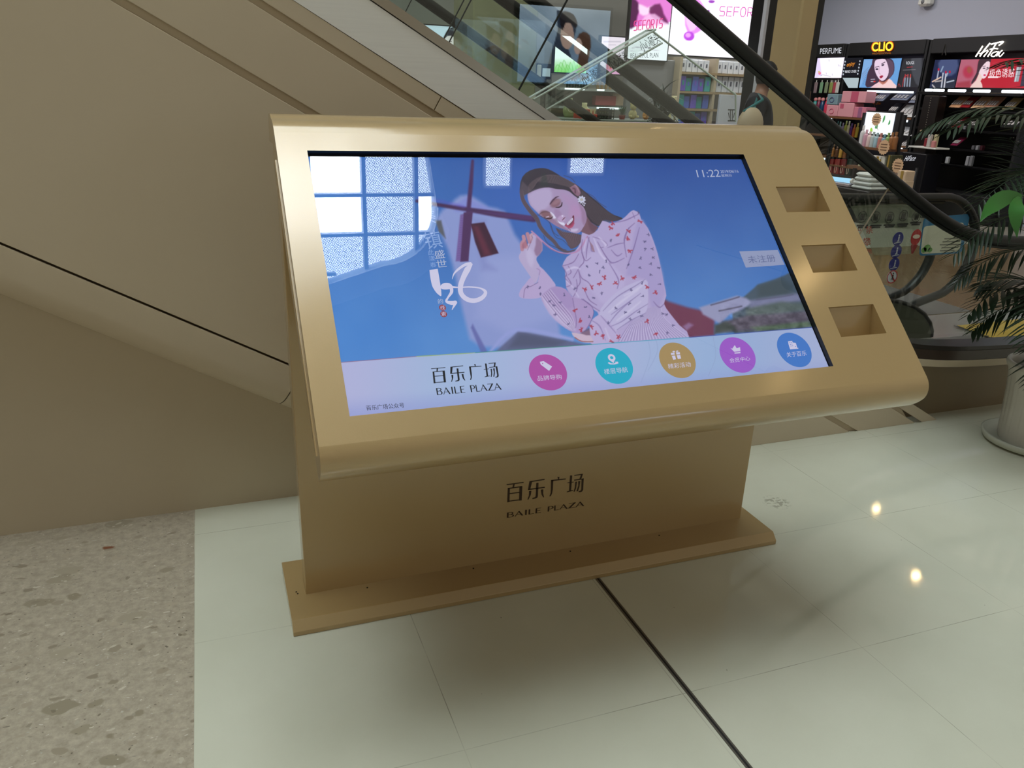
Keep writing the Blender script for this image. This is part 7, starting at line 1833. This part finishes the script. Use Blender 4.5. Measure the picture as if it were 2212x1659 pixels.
for k in range(150): a_, q = rr.random() * 6.28, .15 * math.sqrt(rr.random()); s_ = rr.uniform(.006, .014); mb.ellipsoid((PX + q * math.cos(a_), PY + q * math.sin(a_), .34), (s_, s_ * .8, s_ * .7), 6, 4)
mb.build('soil', M('soil_bark', (52, 38, 26), .9, noise=.3, nscale=60), t)
leafm = M('palm_leaf', (30, 50, 28), .42, noise=.15, nscale=6, spec=.4); leafb = M('palm_leaf_bright', (50, 110, 40), .4); canem = M('palm_cane', (40, 36, 26), .6, noise=.2, nscale=30); drym = M('dry_tip', (110, 52, 36), .7)


def frond(start, az, el, L, nleaf, leafL, droop, mat, wleaf=.011, name='frond'):
    P = [Vector(start)]; d = Vector((math.cos(az) * math.cos(el), math.sin(az) * math.cos(el), math.sin(el))); n = 18
    for k in range(n): P.append(P[-1] + d * (L / n)); d = (d + Vector((0, 0, -droop * (.4 + 1.2 * k / n)))).normalized()
    mb = MB(); mb.tube(P, [.0045 * (1 - .75 * k / n) for k in range(n + 1)], 5)
    for k in range(nleaf):
        s = .22 + .78 * k / (nleaf - 1); q = s * n; i = min(int(q), n - 1); p = P[i].lerp(P[i + 1], q - i); tdir = (P[i + 1] - P[i]).normalized()
        side = tdir.cross(Vector((0, 0, 1))).normalized()
        for sg in (-1, 1):
            ll = leafL * math.sin(PI * (.18 + .72 * s)) * rr.uniform(.85, 1.1)
            dd = (tdir * rr.uniform(.55, .75) + side * sg * .75 + Vector((0, 0, rr.uniform(-.25, .05)))).normalized()
            Q = [p]
            for m_ in range(4): Q.append(Q[-1] + dd * ll / 4); dd = (dd + Vector((0, 0, -.13))).normalized()
            wd = dd.cross(Vector((0, 0, 1)));  wd = wd.normalized() if wd.length > .01 else side
            ws = [.15, .8, 1, .65, .03]; vs = []
            for m_, z in enumerate(Q): vs += [z + wd * wleaf * ws[m_], z + Vector((0, 0, -.003 * ws[m_])), z - wd * wleaf * ws[m_]]
            f = []
            for m_ in range(4): f += [(3 * m_, 3 * m_ + 1, 3 * m_ + 4, 3 * m_ + 3), (3 * m_ + 1, 3 * m_ + 2, 3 * m_ + 5, 3 * m_ + 4)]
            mb.add(vs, f)
    return mb.build(name, mat, t, 'all')


canes = [(3.30, .22, 1.18), (3.37, .28, 1.42), (3.27, .30, .95), (3.40, .20, .80), (3.33, .16, 1.30)]
for x, y, h in canes:
    tx, ty = x + rr.uniform(-.03, .03), y + rr.uniform(-.03, .03)
    mb = MB(); mb.tube([(x, y, .33), ((x + tx) / 2 + .006, (y + ty) / 2, .33 + (h - .33) * .5), (tx, ty, h)], [.011, .009, .007], 7)
    for k in range(8): z = .40 + (h - .42) * k / 8; s = (z - .33) / (h - .33); mb.lathe(x + (tx - x) * s + .006 * math.sin(PI * s), y + (ty - y) * s, [(.0105, z), (.013, z + .006), (.0105, z + .012)], 8)
    mb.build('cane', canem, t, 'all')
FR = []
for k in range(26):
    x, y, h = canes[k % 5]; az = 2 * PI * ((k * .381966) % 1) ; up = rr.uniform(.35, 1.2)
    FR.append(((x, y, h - .30 * rr.random()), az, up, rr.uniform(.62, .86) * (.42 if math.sin(az) > .25 else 1), 22, rr.uniform(.22, .28), rr.uniform(.06, .10)))
for az, up, z, L in ((2.9, .75, 1.18, .86), (3.2, .55, 1.10, .84), (2.6, .6, 1.30, .84), (3.45, .7, 1.22, .80), (3.0, .35, 1.02, .74), (2.8, .30, .88, .60), (3.3, .15, .82, .40), (3.6, .4, .98, .64), (3.05, .95, 1.25, .84), (2.7, .1, .70, .46)):
    FR.append(((3.31, .23, z), az, up, L, 24, .25 if z > .9 else .20, .085))
for f in FR: frond(*f, leafm, .0062)
frond((3.27, .30, .62), 3.0, .75, .5, 14, .19, .13, leafm); frond((3.29, .24, .55), 3.6, .2, .40, 12, .17, .16, leafm)
# a broad pale new leaf and small low leaves
for (c0_, c1__, c2_, w, mt) in ((at(2208, 424, 'y', .0), at(2150, 418, 'y', -.02), at(2118, 478, 'y', -.04), .030, leafb), (at(2206, 426, 'y', .0), at(2190, 440, 'y', -.05), at(2197, 512, 'y', -.05), .026, leafb), ((3.27, .26, .52), (3.16, .2, .55), (3.10, .18, .45), .012, leafb)):
    P = [Vector(c0_).lerp(Vector(c1__), s).lerp(Vector(c1__).lerp(Vector(c2_), s), s) for s in [k / 8 for k in range(9)]]; vs = []
    for k, p_ in enumerate(P):
        tt = (P[min(k + 1, 8)] - P[max(k - 1, 0)]).normalized(); sd_ = tt.cross(Vector((-.6, -.8, .1))).normalized(); ww = w * math.sin(PI * min(.98, .06 + k / 8 * .94)); vs += [p_ + sd_ * ww, p_ + Vector((0, 0, -.004)), p_ - sd_ * ww]
    f = []
    for k in range(8): f += [(3 * k, 3 * k + 1, 3 * k + 4, 3 * k + 3), (3 * k + 1, 3 * k + 2, 3 * k + 5, 3 * k + 4)]
    mb = MB(); mb.add(vs, f); mb.build('new_leaf', mt, t, 'all')

# ================================================================== THE PASSER-BY
HX, HY = 4.36, 4.0
pt = at(1652, 135, 'y', HY); HX = float(pt[0]); HT = float(pt[2])
skin_m = M('skin_tan', (150, 106, 84), .55); hair_m = M('hair_black', (14, 12, 12), .6); top_m = M('jacket_navy', (20, 24, 34), .8, noise=.1, nscale=30); trouser_m = M('trousers_dark', (28, 28, 32), .8)
fw = Vector((.78, -.62, 0)).normalized(); sd_ = Vector((.62, .78, 0)).normalized()       # faces the camera side, slightly right
def bp_(f, s, z): q = Vector((HX, HY, 0)) + fw * f + sd_ * s; return (q.x, q.y, z)
person = thing('person', 'black haired person in dark jacket with a pale shoulder bag walking behind the handrail', 'person', (HX, HY, 0))


def skin_body(name, verts, edges, radii, mat, parent, root=0, sub=2):
    me = bpy.data.meshes.new(name); me.from_pydata([tuple(v) for v in verts], edges, []); me.materials.append(mat)
    o = bpy.data.objects.new(name, me); C.objects.link(o)
    md = o.modifiers.new('skin', 'SKIN'); md.use_smooth_shade = True
    sv = me.skin_vertices[0].data if me.skin_vertices else None
    if sv is None:
        bpy.context.view_layer.objects.active = o; o.select_set(True)
        bpy.ops.mesh.customdata_skin_add(); sv = me.skin_vertices[0].data; o.select_set(False)
    for i, r in enumerate(radii): sv[i].radius = r if isinstance(r, tuple) else (r, r); sv[i].use_root = (i == root)
    sb = o.modifiers.new('sub', 'SUBSURF'); sb.levels = sub; sb.render_levels = sub
    dg = bpy.context.evaluated_depsgraph_get(); m2 = bpy.data.meshes.new_from_object(o.evaluated_get(dg)); o.modifiers.clear(); o.data = m2; m2.name = name
    if not m2.materials: m2.materials.append(mat)
    for p_ in m2.polygons: p_.use_smooth = True
    if parent is not None:
        o.parent = parent
        if parent.type == 'EMPTY': o.matrix_parent_inverse = Matrix.Translation(-Vector(parent.location))
    return o


hs = HT / 1.75
V = [bp_(0, 0, .95 * hs), bp_(.01, 0, 1.10 * hs), bp_(.0, 0, 1.28 * hs), bp_(-.01, 0, 1.44 * hs), bp_(.0, 0, 1.51 * hs), bp_(.02, 0, 1.57 * hs), bp_(.03, 0, 1.64 * hs),
     bp_(-.01, .17, 1.43 * hs), bp_(-.03, .22, 1.14 * hs), bp_(.09, .20, .95 * hs), bp_(.13, .19, .90 * hs), bp_(-.01, -.17, 1.43 * hs), bp_(-.03, -.22, 1.14 * hs), bp_(.08, -.21, .95 * hs), bp_(.12, -.20, .90 * hs),
     bp_(0, .09, .88 * hs), bp_(.10, .09, .50 * hs), bp_(.02, .09, .09), bp_(.15, .09, .035), bp_(0, -.09, .88 * hs), bp_(.02, -.09, .50 * hs), bp_(-.20, -.09, .13), bp_(-.09, -.09, .04)]
E_ = [(0, 1), (1, 2), (2, 3), (3, 4), (4, 5), (5, 6), (3, 7), (7, 8), (8, 9), (9, 10), (3, 11), (11, 12), (12, 13), (13, 14), (0, 15), (15, 16), (16, 17), (17, 18), (0, 19), (19, 20), (20, 21), (21, 22)]
Rr = [(.15, .12), (.135, .11), (.15, .115), (.14, .10), .055, .062, .088, .06, .044, .032, .034, .06, .044, .032, .034, .088, .06, .042, .035, .088, .06, .042, .035]
body = skin_body('body', V, E_, Rr, skin_m, person)
# clothes follow the body: slightly larger copies of its torso, arms and legs
iT = [0, 1, 2, 3, 4, 7, 8, 9, 11, 12, 13]; remap = {k: i for i, k in enumerate(iT)}
Ej = [(remap[a], remap[b]) for a, b in E_ if a in remap and b in remap]
skin_body('jacket', [V[i] for i in iT], Ej, [tuple(q * 1.18 + .018 for q in (Rr[i] if isinstance(Rr[i], tuple) else (Rr[i], Rr[i]))) for i in iT], top_m, person)
iL = [0, 15, 16, 17, 19, 20, 21]; remap = {k: i for i, k in enumerate(iL)}
Ej = [(remap[a], remap[b]) for a, b in E_ if a in remap and b in remap]
skin_body('trousers', [V[i] for i in iL], Ej, [tuple(q * 1.1 + .008 for q in (Rr[i] if isinstance(Rr[i], tuple) else (Rr[i], Rr[i]))) for i in iL], trouser_m, person)
for k, (a, b) in enumerate(((17, 18), (21, 22))):
    p0_, p1_ = Vector(V[a]), Vector(V[b]); mb = MB(); mb.tube([p0_ + Vector((0, 0, -.01)), p0_.lerp(p1_, .5) + Vector((0, 0, -.004)), p1_ + fw * .05], [.052, .05, .03], 10); mb.build('shoe', M('shoe_grey', (60, 60, 64), .6), person, 'all')
# head details
hc_ = Vector(V[6]); face = bp_
mb = MB(); mb.ellipsoid(hc_ + Vector((0, 0, .005)), (.080, .090, .112), 20, 14); hd = mb.build('head', skin_m, person, 'all')
mb = MB(); rings = []
for i in range(9):
    th = .02 + (PI * .70) * i / 8
    ring = []
    for j in range(22):
        a_ = 2 * PI * j / 22; d_ = Vector((math.cos(a_), math.sin(a_), 0)); fr_ = max(0, d_.dot(fw)); th2 = min(th, 1.10 + (1 - fr_) * 1.1)
        ring.append(hc_ + Vector((.090 * math.sin(th2) * d_.x, .099 * math.sin(th2) * d_.y, .01 + .118 * math.cos(th2))))
    rings.append(ring)
mb.loft(rings, False); mb.build('hair', hair_m, person, 'all')
for s_ in (-1, 1):
    mb = MB(); q = hc_ + fw * .078 + sd_ * .03 * s_ + Vector((0, 0, .005)); mb.ellipsoid(q, (.012, .012, .007), 10, 6); mb.build('eye', M('eye_white', (200, 190, 180), .3), hd, 'all')
    mb = MB(); mb.ellipsoid(q + fw * .009, (.005, .005, .005), 8, 6); mb.build('iris', hair_m, hd, 'all')
    mb = MB(); mb.tube([q + Vector((0, 0, .018)) - sd_ * .014 + fw * .006, q + Vector((0, 0, .021)) + fw * .009, q + Vector((0, 0, .017)) + sd_ * .014 + fw * .004], .003, 5); mb.build('eyebrow', hair_m, hd)
    mb = MB(); mb.ellipsoid(hc_ + sd_ * .084 * s_ + Vector((0, 0, -.005)), (.012, .018, .028), 10, 6); mb.build('ear', skin_m, hd, 'all')
mb = MB(); mb.tube([hc_ + fw * .086 + Vector((0, 0, .01)), hc_ + fw * .106 + Vector((0, 0, -.02)), hc_ + fw * .090 + Vector((0, 0, -.028))], [.007, .012, .009], 8); mb.build('nose', skin_m, hd, 'all')
mb = MB(); mb.tube([hc_ + fw * .082 + sd_ * -.022 + Vector((0, 0, -.052)), hc_ + fw * .090 + Vector((0, 0, -.051)), hc_ + fw * .082 + sd_ * .022 + Vector((0, 0, -.052))], .005, 6); mb.build('mouth', M('lip_red', (130, 66, 60), .5), hd, 'all')
mb = MB(); rings = []
for i in range(5):
    z = -.028 - .018 * i; ring = []
    for j in range(9): a_ = -1.15 + 2.3 * j / 8; ring.append(hc_ + fw * ((.098 - .004 * i + (.008 if i == 1 else 0)) * math.cos(a_)) + sd_ * ((.088 - .006 * i) * math.sin(a_)) + Vector((0, 0, z)))
    rings.append(ring)
mb.loft(rings, False, closed=False); mb.build('face_mask', M('mask_white', (216, 220, 226), .7), person, 'all')
# hands with five fingers
for k, (w_, s_) in enumerate(((10, 1), (14, -1))):
    q = Vector(V[w_]); dn = Vector((0, 0, -1)); vs = [q, q + dn * .05 + fw * .01]; ed = [(0, 1)]; rd = [.022, (.028, .018)]
    for f_ in range(4):
        b_ = q + dn * .075 + fw * (.03 - .02 * f_); vs += [b_, b_ + dn * .03, b_ + dn * (.055 - .006 * abs(f_ - 1)) - sd_ * .01 * s_]; n_ = len(vs); ed += [(1, n_ - 3), (n_ - 3, n_ - 2), (n_ - 2, n_ - 1)]; rd += [.009, .008, .0065]
    vs += [q + dn * .035 + fw * .035, q + dn * .06 + fw * .05]; n_ = len(vs); ed += [(0, n_ - 2), (n_ - 2, n_ - 1)]; rd += [.010, .008]
    skin_body('hand', vs, ed, rd, skin_m, person, 0, 1)
# shoulder bag carried on the left hip
bq = at(1622, 256, 'y', HY - .42)
bag = thing('shoulder_bag', 'pale beige round shoulder bag carried by the person in the dark jacket', 'bag', bq)
mb = MB(); mb.ellipsoid((bq[0], bq[1], bq[2] - .06), (.12, .07, .15), 18, 12); mb.build('pouch', M('bag_beige', (186, 164, 134), .6), bag, 'all')
sh = Vector(V[11]) + Vector((0, 0, .07)); mb = MB(); mb.tube([(bq[0] - .08, bq[1], bq[2] + .05), ((bq[0] + sh.x) / 2 - .04, bq[1], (bq[2] + sh.z) / 2 + .05), sh, (bq[0] + .10, bq[1] + .12, bq[2] + .05)], .012, 6); mb.build('strap', M('strap_teal', (30, 110, 110), .6), bag, 'all')
